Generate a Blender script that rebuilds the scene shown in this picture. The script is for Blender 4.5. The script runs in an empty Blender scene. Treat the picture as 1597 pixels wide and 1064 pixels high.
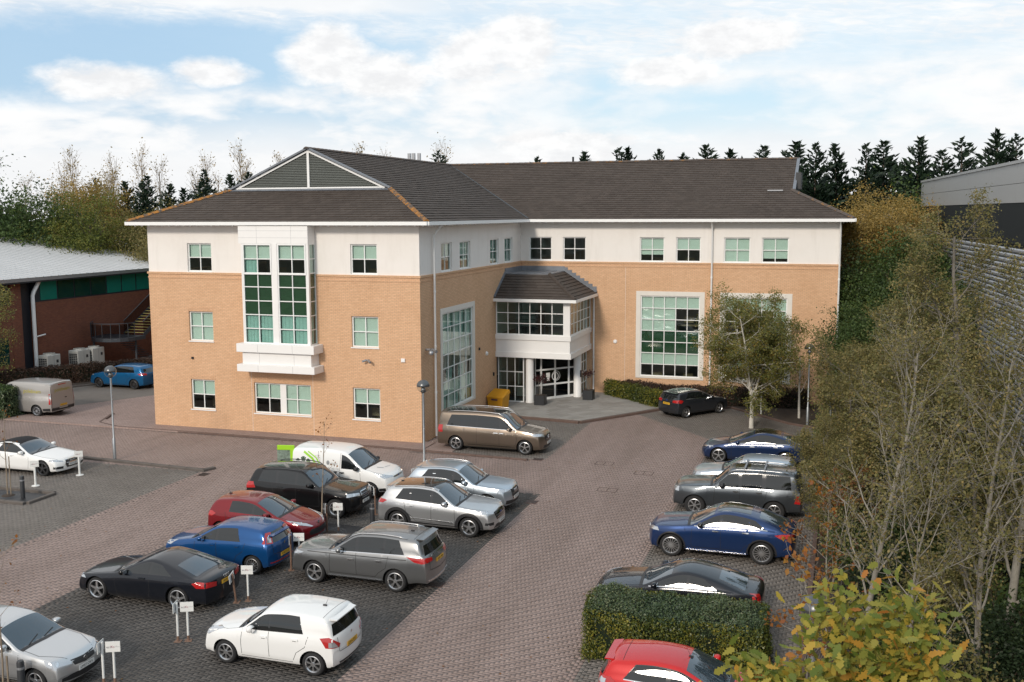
import bpy, bmesh, math, random
import numpy as np
from mathutils import Vector, Matrix
from mathutils.bvhtree import BVHTree

SC = bpy.context.scene
COL = SC.collection
R = math.radians
rng = np.random.default_rng(7)
random.seed(7)

# ------------------------------------------------------------------ camera
CAM_POS = Vector((19.291, -45.341, 11.115))
YAW, PITCH, ROLL = -0.3135, 0.1235, -0.0037
cam_data = bpy.data.cameras.new('camera')
cam_data.sensor_width = 36.0
cam_data.lens = 1611.48 / 1597 * 36.0
cam_data.clip_start = 0.5
cam_data.clip_end = 4000
cam = bpy.data.objects.new('camera', cam_data)
COL.objects.link(cam)
_f = Vector((math.sin(YAW) * math.cos(PITCH), math.cos(YAW) * math.cos(PITCH), -math.sin(PITCH)))
_r0 = Vector((math.cos(YAW), -math.sin(YAW), 0))
_u0 = _r0.cross(_f)
_r = _r0 * math.cos(ROLL) + _u0 * math.sin(ROLL)
_u = _u0 * math.cos(ROLL) - _r0 * math.sin(ROLL)
_m = Matrix((_r, _u, -_f)).transposed().to_4x4()
_m.translation = CAM_POS
cam.matrix_world = _m
SC.camera = cam

# ------------------------------------------------------------------ light
SUN_ELEV, SUN_AZ = R(27), R(187)      # azimuth of the sun seen from the place: 180 = from -Y, larger = towards -X
sun_dir = Vector((math.sin(SUN_AZ) * math.cos(SUN_ELEV), math.cos(SUN_AZ) * math.cos(SUN_ELEV), math.sin(SUN_ELEV)))
sd = bpy.data.lights.new('sun', 'SUN')
sd.energy = 2.0
sd.angle = R(9)
sd.color = (1.0, 0.90, 0.78)
sun = bpy.data.objects.new('sun', sd)
sun.rotation_euler = (-sun_dir).to_track_quat('-Z', 'Y').to_euler()
sun.location = (0, -30, 60)
COL.objects.link(sun)

SC.view_settings.view_transform = 'Standard'
SC.view_settings.look = 'None'
SC.view_settings.exposure = 0.18
SC.view_settings.gamma = 1.0
SC.view_settings.use_curve_mapping = False

# ------------------------------------------------------------------ sky
world = bpy.data.worlds.new('World')
SC.world = world
world.use_nodes = True
nt = world.node_tree
nt.nodes.clear()


class NG:
    """tiny helper for node graphs"""
    def __init__(self, tree):
        self.t = tree

    def n(self, typ, **kw):
        node = self.t.nodes.new(typ)
        for k, v in kw.items():
            setattr(node, k, v)
        return node

    def link(self, a, b):
        self.t.links.new(a, b)

    def val(self, sock, v):
        if hasattr(v, 'is_linked') or isinstance(v, bpy.types.NodeSocket):
            self.link(v, sock)
        else:
            sock.default_value = v

    def math(self, op, a, b=0.0, c=None, clamp=False):
        m = self.n('ShaderNodeMath', operation=op, use_clamp=clamp)
        self.val(m.inputs[0], a)
        self.val(m.inputs[1], b)
        if c is not None:
            self.val(m.inputs[2], c)
        return m.outputs[0]

    def mix(self, fac, a, b, blend='MIX'):
        m = self.n('ShaderNodeMix', data_type='RGBA', blend_type=blend)
        self.val(m.inputs[0], fac)
        self.val(m.inputs[6], a if not isinstance(a, tuple) else (*a, 1)[:4])
        self.val(m.inputs[7], b if not isinstance(b, tuple) else (*b, 1)[:4])
        return m.outputs[2]

    def noise(self, vec, scale, detail=4, rough=0.55, dist=0.0):
        m = self.n('ShaderNodeTexNoise')
        self.val(m.inputs['Scale'], scale)
        m.inputs['Detail'].default_value = detail
        m.inputs['Roughness'].default_value = rough
        m.inputs['Distortion'].default_value = dist
        if vec is not None:
            self.link(vec, m.inputs['Vector'])
        return m.outputs[0]

    def ramp(self, fac, lo, hi, smooth=True):
        m = self.n('ShaderNodeMapRange', interpolation_type='SMOOTHSTEP' if smooth else 'LINEAR')
        self.val(m.inputs[0], fac)
        m.inputs[1].default_value = lo
        m.inputs[2].default_value = hi
        return m.outputs[0]

    def comb(self, x, y, z):
        m = self.n('ShaderNodeCombineXYZ')
        for i, v in enumerate((x, y, z)):
            self.val(m.inputs[i], v)
        return m.outputs[0]


def build_sky():
    g = NG(nt)
    sky = g.n('ShaderNodeTexSky', sky_type='NISHITA')
    sky.sun_disc = False
    sky.sun_elevation = SUN_ELEV
    sky.sun_rotation = SUN_AZ
    sky.air_density = 1.0
    sky.dust_density = 1.5
    sky.ozone_density = 1.0
    tc = g.n('ShaderNodeTexCoord')
    sep = g.n('ShaderNodeSeparateXYZ')
    g.link(tc.outputs['Generated'], sep.inputs[0])
    X, Y, Z = sep.outputs
    # direction as azimuth / elevation in degrees, azimuth 0 at the middle of the street view
    az = g.math('MULTIPLY', g.math('ARCTAN2', X, Y), 57.2958)
    az = g.math('ADD', az, 17.96)
    el = g.math('MULTIPLY', g.math('ARCSINE', Z), 57.2958)
    # stretched cloud space (foreshortened towards the horizon)
    elw = g.math('MULTIPLY', g.math('POWER', g.math('MAXIMUM', el, 0.0), 0.8), 2.6)
    vec = g.comb(g.math('MULTIPLY', az, 0.55), elw, 0.0)
    n_big = g.noise(vec, 0.16, 6, 0.55, 0.3)
    n_fine = g.noise(vec, 0.60, 6, 0.52, 0.2)
    vec2 = g.comb(g.math('MULTIPLY', az, 0.8), g.math('ADD', g.math('MULTIPLY', el, 4.2), g.math('MULTIPLY', az, 0.25)), 3.0)
    n_mack = g.noise(vec2, 0.85, 5, 0.6, 0.6)

    vec3 = g.comb(g.math('MULTIPLY', az, 0.42), g.math('MULTIPLY', el, 0.80), 7.0)
    n_cum = g.noise(vec3, 0.62, 9, 0.60, 0.15)
    n_puff = g.noise(vec3, 1.9, 6, 0.6, 0.1)
    wob = g.math('ADD', g.math('MULTIPLY', g.math('SUBTRACT', n_cum, 0.5), 2.2), g.math('MULTIPLY', g.math('SUBTRACT', n_puff, 0.5), 0.8))
    wob2 = g.math('MULTIPLY', g.math('SUBTRACT', n_big, 0.5), 2.0)

    def blob(a0, e0, ra, re):
        """soft field, 1 in the middle of a cloud and falling outwards"""
        da = g.math('DIVIDE', g.math('SUBTRACT', az, a0), ra)
        de = g.math('DIVIDE', g.math('SUBTRACT', el, e0), re)
        d = g.math('SQRT', g.math('ADD', g.math('MULTIPLY', da, da), g.math('MULTIPLY', de, de)))
        return g.math('SUBTRACT', 1.0, d)

    def union(*ms):
        o = ms[0]
        for m in ms[1:]:
            o = g.math('SMOOTH_MAX', o, m, 0.25)
        return o

    # general cover: an almost closed deck with thin blue gaps
    deck = g.ramp(g.math('ADD', g.math('MULTIPLY', n_big, 0.6), g.math('MULTIPLY', n_fine, 0.4)), 0.34, 0.56)
    mack = g.ramp(n_mack, 0.32, 0.72)
    high = g.ramp(el, 6.4, 9.0)
    cover = g.math('ADD', g.math('MULTIPLY', deck, g.math('SUBTRACT', 1.0, high)), g.math('MULTIPLY', g.math('ADD', g.math('SUBTRACT', 0.52, g.math('MULTIPLY', g.ramp(el, 11.0, 24.0), 0.44)), g.math('MULTIPLY', mack, 0.46)), high))
    low = g.math('SUBTRACT', 1.0, g.ramp(g.math('ADD', el, wob2), 2.6, 6.2))
    cover = g.math('MAXIMUM', cover, low)
    # the wide blue opening on the left and thin blue ones on the right
    hole = g.ramp(g.math('ADD', union(blob(-16.0, 8.3, 14.0, 2.0), blob(-26.0, 7.4, 10.0, 2.3)), g.math('MULTIPLY', wob, 0.35)), -0.15, 0.45)
    hole2 = g.ramp(g.math('ADD', union(blob(9.5, 5.6, 14.0, 1.5), blob(16.5, 8.2, 9.0, 1.2), blob(1.0, 10.2, 13, 1.2)), g.math('MULTIPLY', wob, 0.5)), -0.2, 0.8)
    cover = g.math('MULTIPLY', cover, g.math('SUBTRACT', 1.0, g.math('MULTIPLY', hole, 0.97)))
    cover = g.math('MULTIPLY', cover, g.math('SUBTRACT', 1.0, g.math('MULTIPLY', hole2, 0.42)))
    topband = g.math('MULTIPLY', g.ramp(g.math('ADD', el, g.math('MULTIPLY', wob, 0.45)), 9.9, 10.7),
                     g.math('SUBTRACT', 1.0, g.ramp(g.math('ADD', az, g.math('MULTIPLY', wob2, 3.0)), -9.0, 3.0)))
    cover = g.math('MAXIMUM', cover, g.math('MULTIPLY', topband, 0.93))
    field = union(blob(-9.8, 8.3, 3.0, 2.2), blob(-7.0, 7.2, 4.6, 1.7), blob(-21.0, 6.6, 4.8, 1.3), blob(-15.8, 7.2, 2.6, 1.0),
                  blob(0.6, 8.9, 3.2, 2.4), blob(-2.2, 8.0, 3.0, 2.2), blob(12.0, 9.0, 5.0, 1.6), blob(8.6, 7.4, 3.8, 1.3), blob(3.0, 3.6, 6.0, 1.2))
    cumraw = g.math('ADD', field, g.math('MULTIPLY', wob, 0.55))
    cum = g.ramp(cumraw, -0.02, 0.55)
    cover = g.math('MAXIMUM', cover, g.math('MULTIPLY', cum, 0.95))
    # cloud brightness: white tops, light grey bases and patches
    shade = g.math('ADD', g.math('MULTIPLY', g.ramp(n_fine, 0.3, 0.75), 0.5), g.math('MULTIPLY', g.ramp(n_big, 0.3, 0.7), 0.5))
    cloud = g.mix(shade, (0.755, 0.765, 0.78), (0.875, 0.875, 0.87))
    puff = g.ramp(g.math('ADD', n_puff, g.math('MULTIPLY', n_cum, 0.5)), 0.55, 0.95)
    lit = g.mix(puff, (0.72, 0.715, 0.72), (0.895, 0.885, 0.875))
    cloud = g.mix(g.math('MULTIPLY', cum, 0.75), cloud, lit)
    cloud = g.mix(g.math('MULTIPLY', g.math('SUBTRACT', 1.0, g.ramp(g.math('ADD', el, g.math('MULTIPLY', wob, 1.3)), .5, 5.5)), .6), cloud, (.735, .745, .76))
    bl = g.n('ShaderNodeVectorMath', operation='SCALE')
    g.link(sky.outputs[0], bl.inputs[0])
    bl.inputs[3].default_value = SKY_STRENGTH
    # thin veil of high haze over the clear sky
    veil = g.mix(g.ramp(az, -22.0, 10.0), (0.385, 0.57, 0.765), (0.56, 0.735, 0.86))
    veil = g.mix(0.75, bl.outputs[0], veil)
    col = g.mix(cover, veil, cloud)
    bg = g.n('ShaderNodeBackground')
    g.link(col, bg.inputs[0])
    bg.inputs[1].default_value = 1.06
    out = g.n('ShaderNodeOutputWorld')
    g.link(bg.outputs[0], out.inputs[0])


SKY_STRENGTH = 0.10
build_sky()


# ------------------------------------------------------------------ materials
MATS = {}


def base_mat(name):
    m = bpy.data.materials.new(name)
    m.use_nodes = True
    g = NG(m.node_tree)
    b = m.node_tree.nodes['Principled BSDF']
    return m, g, b


def pmat(name, col, rough=0.6, metal=0.0, coat=0.0, spec=0.5, var=0.0, vscale=8.0, bump=0.0, bscale=40.0, trans=0.0, sheen=0.0):
    """principled material; var = share of noise mottling, bump = fine relief in metres"""
    if name in MATS:
        return MATS[name]
    m, g, b = base_mat(name)
    b.inputs['Roughness'].default_value = rough
    b.inputs['Metallic'].default_value = metal
    b.inputs['Coat Weight'].default_value = coat
    b.inputs['Coat Roughness'].default_value = 0.03
    b.inputs['Specular IOR Level'].default_value = spec
    c = (*col, 1)
    b.inputs['Base Color'].default_value = c
    if var or bump:
        tc = g.n('ShaderNodeTexCoord').outputs['Object']
        if var:
            n1 = g.noise(tc, vscale, 6, 0.65)
            n2 = g.noise(tc, vscale * 0.17, 3, 0.5)
            f = g.math('ADD', g.math('MULTIPLY', n1, 0.6), g.math('MULTIPLY', n2, 0.4))
            f = g.ramp(f, 0.3, 0.7, False)
            lo = tuple(max(0, v * (1 - var)) for v in col)
            hi = tuple(min(1, v * (1 + var)) for v in col)
            g.link(g.mix(f, lo, hi), b.inputs['Base Color'])
        if bump:
            bp = g.n('ShaderNodeBump')
            bp.inputs['Strength'].default_value = 0.6
            bp.inputs['Distance'].default_value = bump
            g.link(g.noise(tc, bscale, 4, 0.6), bp.inputs['Height'])
            g.link(bp.outputs[0], b.inputs['Normal'])
    MATS[name] = m
    return m


def leaf_mat(name, cols, rough=0.55, trans=0.35):
    """foliage: each leaf takes its own colour out of a list"""
    if name in MATS:
        return MATS[name]
    m, g, b = base_mat(name)
    at = g.n('ShaderNodeAttribute', attribute_name='tint')
    cr = g.n('ShaderNodeValToRGB')
    el = cr.color_ramp.elements
    while len(el) < len(cols):
        el.new(0.5)
    for i, c in enumerate(cols):
        el[i].position = i / max(1, len(cols) - 1)
        el[i].color = (*c, 1)
    g.link(at.outputs['Fac'], cr.inputs[0])
    g.link(cr.outputs[0], b.inputs['Base Color'])
    b.inputs['Roughness'].default_value = rough
    b.inputs['Specular IOR Level'].default_value = 0.35
    tr = g.n('ShaderNodeBsdfTranslucent')
    g.link(cr.outputs[0], tr.inputs[0])
    mx = g.n('ShaderNodeMixShader')
    mx.inputs[0].default_value = trans
    g.link(b.outputs[0], mx.inputs[1])
    g.link(tr.outputs[0], mx.inputs[2])
    g.link(mx.outputs[0], m.node_tree.nodes['Material Output'].inputs[0])
    MATS[name] = m
    return m


def wall_uv(g):
    """brickwork coordinates in metres on any upright wall square to the axes"""
    tc = g.n('ShaderNodeTexCoord').outputs['Object']
    s = g.n('ShaderNodeSeparateXYZ')
    g.link(tc, s.inputs[0])
    return g.comb(g.math('ADD', s.outputs[0], s.outputs[1]), s.outputs[2], 0.0), tc


def brick_mat(name, c1, c2, mortar, stain=0.2):
    m, g, b = base_mat(name)
    uv, tc = wall_uv(g)
    br = g.n('ShaderNodeTexBrick')
    g.link(uv, br.inputs['Vector'])
    br.inputs['Color1'].default_value = (*c1, 1)
    br.inputs['Color2'].default_value = (*c2, 1)
    br.inputs['Mortar'].default_value = (*mortar, 1)
    br.inputs['Scale'].default_value = 1.0
    br.inputs['Mortar Size'].default_value = 0.009
    br.inputs['Mortar Smooth'].default_value = 0.2
    br.inputs['Bias'].default_value = 0.0
    br.inputs['Brick Width'].default_value = 0.225
    br.inputs['Row Height'].default_value = 0.075
    sc_ = g.n('ShaderNodeVectorMath', operation='MULTIPLY')
    g.link(tc, sc_.inputs[0])
    sc_.inputs[1].default_value = (1.6, 1.6, .22)
    n = g.math('MAXIMUM', g.ramp(g.noise(tc, 0.55, 6, 0.62), 0.40, 0.78), g.math('MULTIPLY', g.ramp(g.noise(sc_.outputs[0], 1.1, 5, .65), .52, .72), .8))
    n2 = g.ramp(g.noise(uv, 9.0, 3, 0.5), 0.3, 0.7)
    dk = tuple(v * (1 - stain) for v in (1, 0.96, 0.9))
    col = g.mix(g.math('MULTIPLY', n, 0.6), br.outputs[0], dk, 'MULTIPLY')
    col = g.mix(g.math('MULTIPLY', n2, 0.35), col, (0.80, 0.76, 0.72), 'MULTIPLY')
    g.link(col, b.inputs['Base Color'])
    b.inputs['Roughness'].default_value = 0.85
    bp = g.n('ShaderNodeBump')
    bp.inputs['Strength'].default_value = 0.5
    bp.inputs['Distance'].default_value = 0.006
    g.link(g.math('SUBTRACT', 1.0, br.outputs['Fac']), bp.inputs['Height'])
    g.link(bp.outputs[0], b.inputs['Normal'])
    MATS[name] = m
    return m


def tint_mat(name, cols, rough=0.8, stain=None, bump=0.003, bscale=60, dirt=0.25, dscale=0.35, stretch=1.0):
    """pieces (paving blocks, roof tiles): colour of each piece from its 'tint' value, plus weathering"""
    m, g, b = base_mat(name)
    at = g.n('ShaderNodeAttribute', attribute_name='tint')
    cr = g.n('ShaderNodeValToRGB')
    el = cr.color_ramp.elements
    while len(el) < len(cols):
        el.new(0.5)
    for i, c in enumerate(cols):
        el[i].position = i / max(1, len(cols) - 1)
        el[i].color = (*c, 1)
    g.link(at.outputs['Fac'], cr.inputs[0])
    geo = g.n('ShaderNodeNewGeometry')
    pos = geo.outputs['Position']
    st_ = g.n('ShaderNodeVectorMath', operation='MULTIPLY')
    g.link(pos, st_.inputs[0])
    st_.inputs[1].default_value = (1.0, stretch, 1.0)
    n = g.ramp(g.noise(st_.outputs[0], dscale, 7, 0.62, 0.4), 0.38, 0.72)
    col = g.mix(g.math('MULTIPLY', n, dirt), cr.outputs[0], (0.42, 0.40, 0.37), 'MULTIPLY')
    n3 = g.ramp(g.noise(pos, 3.2, 4, 0.7), 0.45, 0.8)
    col = g.mix(g.math('MULTIPLY', n3, dirt * 0.8), col, (0.55, 0.52, 0.48), 'MULTIPLY')
    if stain:
        n4 = g.ramp(g.noise(pos, stain[1], 5, 0.75), stain[2], stain[2] + 0.05)
        col = g.mix(g.math('MULTIPLY', n4, stain[3]), col, stain[0])
    g.link(col, b.inputs['Base Color'])
    b.inputs['Roughness'].default_value = rough
    b.inputs['Specular IOR Level'].default_value = 0.3
    bp = g.n('ShaderNodeBump')
    bp.inputs['Strength'].default_value = 0.5
    bp.inputs['Distance'].default_value = bump
    g.link(g.noise(pos, bscale, 3, 0.6), bp.inputs['Height'])
    g.link(bp.outputs[0], b.inputs['Normal'])
    MATS[name] = m
    return m


def glass_mat(name, tint, ior=1.5, rough=0.0, boost=0.0):
    m, g, b = base_mat(name)
    m.node_tree.nodes.remove(b)
    tr = g.n('ShaderNodeBsdfTransparent')
    tr.inputs[0].default_value = (*tint, 1)
    gl = g.n('ShaderNodeBsdfGlossy')
    gl.inputs['Roughness'].default_value = rough
    gl.inputs[0].default_value = (0.95, 1.0, 0.97, 1)
    fr = g.n('ShaderNodeFresnel')
    fr.inputs[0].default_value = ior
    mx = g.n('ShaderNodeMixShader')
    # a thin sheet: only its outer face mirrors
    ge = g.n('ShaderNodeNewGeometry')
    f_ = g.math('ADD', g.math('MULTIPLY', fr.outputs[0], 1.5), boost, clamp=True)
    g.link(g.math('MULTIPLY', f_, g.math('SUBTRACT', 1.0, ge.outputs['Backfacing'])), mx.inputs[0])
    g.link(tr.outputs[0], mx.inputs[1])
    g.link(gl.outputs[0], mx.inputs[2])
    g.link(mx.outputs[0], m.node_tree.nodes['Material Output'].inputs[0])
    MATS[name] = m
    return m


# ------------------------------------------------------------------ mesh helpers
def tag(o, label=None, cat=None, group=None, kind=None):
    if label:
        o['label'] = label
    if cat:
        o['category'] = cat
    if group:
        o['group'] = group
    if kind:
        o['kind'] = kind
    return o


def empty(name, loc=(0, 0, 0), rz=0.0):
    o = bpy.data.objects.new(name, None)
    o.location = loc
    o.rotation_euler = (0, 0, rz)
    o.empty_display_size = 0.2
    COL.objects.link(o)
    return o


def link_mesh(name, me, parent=None, loc=None, rot=None):
    o = bpy.data.objects.new(name, me)
    COL.objects.link(o)
    if parent is not None:
        o.parent = parent
    if loc is not None:
        o.location = loc
    if rot is not None:
        o.rotation_euler = rot
    return o


def np_mesh(name, V, F, mat, tint=None, smooth=False):
    """mesh from numpy arrays; F is (n,k) all of one face size"""
    V = np.asarray(V, dtype=np.float32).reshape(-1, 3)
    F = np.asarray(F, dtype=np.int32)
    n, k = F.shape
    me = bpy.data.meshes.new(name)
    me.vertices.add(len(V))
    me.vertices.foreach_set('co', V.ravel())
    me.loops.add(n * k)
    me.loops.foreach_set('vertex_index', F.ravel())
    me.polygons.add(n)
    me.polygons.foreach_set('loop_start', np.arange(0, n * k, k, dtype=np.int32))
    me.polygons.foreach_set('loop_total', np.full(n, k, dtype=np.int32))
    if smooth:
        me.polygons.foreach_set('use_smooth', np.ones(n, dtype=bool))
    if tint is not None:
        a = me.attributes.new('tint', 'FLOAT', 'FACE')
        a.data.foreach_set('value', np.asarray(tint, dtype=np.float32))
    me.materials.append(mat)
    me.update()
    me.validate()
    return me


class MB:
    """collects shapes into one mesh"""
    def __init__(self):
        self.v, self.f = [], []

    def add(self, V, F):
        n = len(self.v)
        self.v += [tuple(p) for p in V]
        self.f += [tuple(i + n for i in q) for q in F]
        return self

    def box(self, x0, x1, y0, y1, z0, z1):
        x0, x1 = min(x0, x1), max(x0, x1)
        y0, y1 = min(y0, y1), max(y0, y1)
        z0, z1 = min(z0, z1), max(z0, z1)
        return self.add([(x0, y0, z0), (x1, y0, z0), (x1, y1, z0), (x0, y1, z0), (x0, y0, z1), (x1, y0, z1), (x1, y1, z1), (x0, y1, z1)],
                        [(0, 3, 2, 1), (4, 5, 6, 7), (0, 1, 5, 4), (1, 2, 6, 5), (2, 3, 7, 6), (3, 0, 4, 7)])

    def bar(self, a, b, w, h=None, up=(0, 0, 1)):
        """rectangular bar from a to b"""
        h = h or w
        a, b, up = Vector(a), Vector(b), Vector(up)
        d = (b - a).normalized()
        s = d.cross(up)
        if s.length < 1e-4:
            s = d.cross(Vector((1, 0, 0)))
        s.normalize()
        u = s.cross(d)
        P = []
        for q in (a, b):
            for i, j in ((-1, -1), (1, -1), (1, 1), (-1, 1)):
                P.append(q + s * (i * w / 2) + u * (j * h / 2))
        return self.add(P, [(0, 1, 2, 3), (7, 6, 5, 4), (0, 4, 5, 1), (1, 5, 6, 2), (2, 6, 7, 3), (3, 7, 4, 0)])

    def tube(self, pts, radii, n=8, caps=True):
        pts = [Vector(p) for p in pts]
        if not hasattr(radii, '__len__'):
            radii = [radii] * len(pts)
        P, F = [], []
        prev = None
        for i, p in enumerate(pts):
            d = (pts[min(i + 1, len(pts) - 1)] - pts[max(i - 1, 0)]).normalized()
            s = d.cross(Vector((0, 0, 1))) if prev is None else prev - d * prev.dot(d)
            if s.length < 1e-4:
                s = d.cross(Vector((1, 0, 0)))
            s.normalize()
            prev = s
            u = d.cross(s)
            for k in range(n):
                a = 2 * math.pi * k / n
                P.append(p + (s * math.cos(a) + u * math.sin(a)) * radii[i])
        for i in range(len(pts) - 1):
            for k in range(n):
                F.append((i * n + k, i * n + (k + 1) % n, (i + 1) * n + (k + 1) % n, (i + 1) * n + k))
        if caps:
            F.append(tuple(range(n - 1, -1, -1)))
            F.append(tuple((len(pts) - 1) * n + k for k in range(n)))
        return self.add(P, F)

    def lathe(self, prof, n=24, axis='z', c=(0, 0, 0), caps=True):
        """prof: (radius, height) pairs turned about an axis"""
        P, F = [], []
        for r, h in prof:
            for k in range(n):
                a = 2 * math.pi * k / n
                if axis == 'z':
                    q = (r * math.cos(a), r * math.sin(a), h)
                elif axis == 'y':
                    q = (r * math.cos(a), h, r * math.sin(a))
                else:
                    q = (h, r * math.cos(a), r * math.sin(a))
                P.append((q[0] + c[0], q[1] + c[1], q[2] + c[2]))
        m = len(prof)
        for i in range(m - 1):
            for k in range(n):
                q = (i * n + k, i * n + (k + 1) % n, (i + 1) * n + (k + 1) % n, (i + 1) * n + k)
                F.append(q if axis != 'y' else q[::-1])
        if caps:
            F.append(tuple(range(n - 1, -1, -1)))
            F.append(tuple((m - 1) * n + k for k in range(n)))
        return self.add(P, F)

    def prism(self, poly, z0, z1):
        """upright prism over an xy polygon (counter-clockwise)"""
        n = len(poly)
        P = [(p[0], p[1], z0) for p in poly] + [(p[0], p[1], z1) for p in poly]
        F = [tuple(range(n - 1, -1, -1)), tuple(range(n, 2 * n))]
        F += [(i, (i + 1) % n, n + (i + 1) % n, n + i) for i in range(n)]
        return self.add(P, F)

    def mesh(self, name, mat, smooth=False):
        me = bpy.data.meshes.new(name)
        me.from_pydata([tuple(p) for p in self.v], [], self.f)
        me.materials.append(mat)
        if smooth:
            me.polygons.foreach_set('use_smooth', [True] * len(me.polygons))
        me.update()
        return me

    def build(self, name, mat, parent=None, smooth=False, loc=None, rot=None, bevel=0.0):
        me = self.mesh(name, mat, smooth)
        if bevel:
            bm = bmesh.new()
            bm.from_mesh(me)
            bmesh.ops.remove_doubles(bm, verts=bm.verts, dist=1e-5)
            bmesh.ops.bevel(bm, geom=list(bm.edges), offset=bevel, segments=1, affect='EDGES', clamp_overlap=True)
            bm.to_mesh(me)
            bm.free()
        return link_mesh(name, me, parent, loc, rot)


def auto_smooth(o, ang=40):
    me = o.data
    me.polygons.foreach_set('use_smooth', [True] * len(me.polygons))
    me.set_sharp_from_angle(angle=R(ang))


FONT_CACHE = {}


def text_mesh(s, size, mat):
    """flat lettering as a mesh in its own xy plane, centred"""
    key = (s, size, mat.name)
    if key in FONT_CACHE:
        return FONT_CACHE[key]
    cu = bpy.data.curves.new('lettering', 'FONT')
    cu.body = s
    cu.size = size
    cu.align_x = 'CENTER'
    cu.align_y = 'CENTER'
    cu.resolution_u = 2
    ob = bpy.data.objects.new('lettering', cu)
    COL.objects.link(ob)
    bpy.context.view_layer.update()
    me = bpy.data.meshes.new_from_object(ob.evaluated_get(bpy.context.evaluated_depsgraph_get()))
    bpy.data.objects.remove(ob)
    me.materials.clear()
    me.materials.append(mat)
    FONT_CACHE[key] = me
    return me


def place_text(s, size, mat, parent, origin, xdir, ydir, name='lettering', sx=1.0):
    me = text_mesh(s, size, mat)
    o = link_mesh(name, me, parent)
    x, y = Vector(xdir).normalized(), Vector(ydir).normalized()
    z = x.cross(y)
    m = Matrix((x * sx, y, z)).transposed().to_4x4()
    m.translation = Vector(origin)
    o.matrix_local = m
    return o

# ================================================================== office building
W_, D_, R_ = 15.27, 16.05, 18.91           # left wing width, courtyard depth, right wing length
H1, H2, OV = 8.14, 10.71, 0.69             # brick top, eaves, overhang
BK = D_ + W_                               # back of the building

brick_mat('buff_brick', (0.73, 0.455, 0.275), (0.66, 0.40, 0.235), (0.46, 0.31, 0.20), 0.12)
m_, g_, b_ = base_mat('render')
tc_ = g_.n('ShaderNodeTexCoord').outputs['Object']
sc_ = g_.n('ShaderNodeVectorMath', operation='MULTIPLY')
g_.link(tc_, sc_.inputs[0])
sc_.inputs[1].default_value = (2.2, 2.2, .25)
f1 = g_.ramp(g_.noise(sc_.outputs[0], 1.0, 6, .65), .48, .78)
f2 = g_.ramp(g_.noise(tc_, .8, 5, .6), .42, .75)
c_ = g_.mix(g_.math('MULTIPLY', f1, .5), (.79, .757, .72), (.66, .625, .585))
c_ = g_.mix(g_.math('MULTIPLY', f2, .35), c_, (.70, .66, .61))
g_.link(c_, b_.inputs['Base Color'])
b_.inputs['Roughness'].default_value = .88
MATS['render'] = m_
pmat('white_panel', (0.80, 0.79, 0.775), 0.5, var=0.03, vscale=1.5)
pmat('upvc', (0.80, 0.80, 0.79), 0.35, var=0.03, vscale=3)
pmat('white_gutter', (0.82, 0.82, 0.81), 0.35, var=0.03, vscale=2)
pmat('stone_surround', (0.70, 0.66, 0.60), 0.8, var=0.06, vscale=3)
pmat('blind', (0.72, 0.74, 0.70), 0.9, var=0.03)
pmat('spandrel', (0.030, 0.075, 0.036), 0.25, var=0.15, vscale=2)
pmat('spandrel_reflection_brown', (0.10, 0.085, 0.065), 0.35, var=0.1, vscale=2)  # brown reflection put into the panel colour
pmat('vertical_blind', (0.40, 0.58, 0.55), 0.9, var=0.1)
pmat('interior', (0.30, 0.30, 0.285), 0.9, var=.3, vscale=.5)
pmat('ceiling_inside', (0.45, 0.45, 0.43), 0.9)
pmat('carpet', (0.05, 0.05, 0.055), 0.95)
glass_mat('window_glass', (0.835, 0.905, 0.88), 1.45, boost=.01)
glass_mat('door_glass', (0.55, 0.56, 0.60), 1.45)
pmat('lead', (0.17, 0.185, 0.21), 0.5, var=0.25, vscale=3)
pmat('louvre', (0.13, 0.14, 0.13), 0.5, var=0.1)
pmat('dark_metal', (0.03, 0.032, 0.036), 0.45)
pmat('black_plastic', (0.014, 0.014, 0.016), 0.5)
pmat('grey_metal', (0.35, 0.36, 0.38), 0.4, metal=0.6, var=0.1)
tint_mat('roof_tile', [(0.067, 0.053, 0.045), (0.075, 0.060, 0.051), (0.084, 0.067, 0.057)], 0.85, ((0.42, 0.40, 0.36), 5.5, 0.75, 0.8), bump=0.004, dirt=0.25, dscale=0.5)
m_, g_, b_ = base_mat('lichen_tile')
tc_ = g_.n('ShaderNodeNewGeometry').outputs['Position']
nz_ = g_.ramp(g_.noise(tc_, 4.5, 6, 0.7), 0.42, 0.58)
g_.link(g_.mix(nz_, (0.085, 0.070, 0.060), (0.36, 0.155, 0.028)), b_.inputs['Base Color'])
b_.inputs['Roughness'].default_value = 0.9
MATS['lichen_tile'] = m_
m_, g_, b_ = base_mat('ridge_tile')
tc_ = g_.n('ShaderNodeNewGeometry').outputs['Position']
nz_ = g_.ramp(g_.noise(tc_, 3.0, 6, 0.7), 0.52, 0.66)
g_.link(g_.mix(nz_, (0.085, 0.070, 0.062), (0.22, 0.11, 0.035)), b_.inputs['Base Color'])
b_.inputs['Roughness'].default_value = 0.9
MATS['ridge_tile'] = m_

office = empty('office_building', (0, 0, 0))
tag(office, 'three storey buff brick office with white upper storey and dark tiled roof', 'building')


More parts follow.
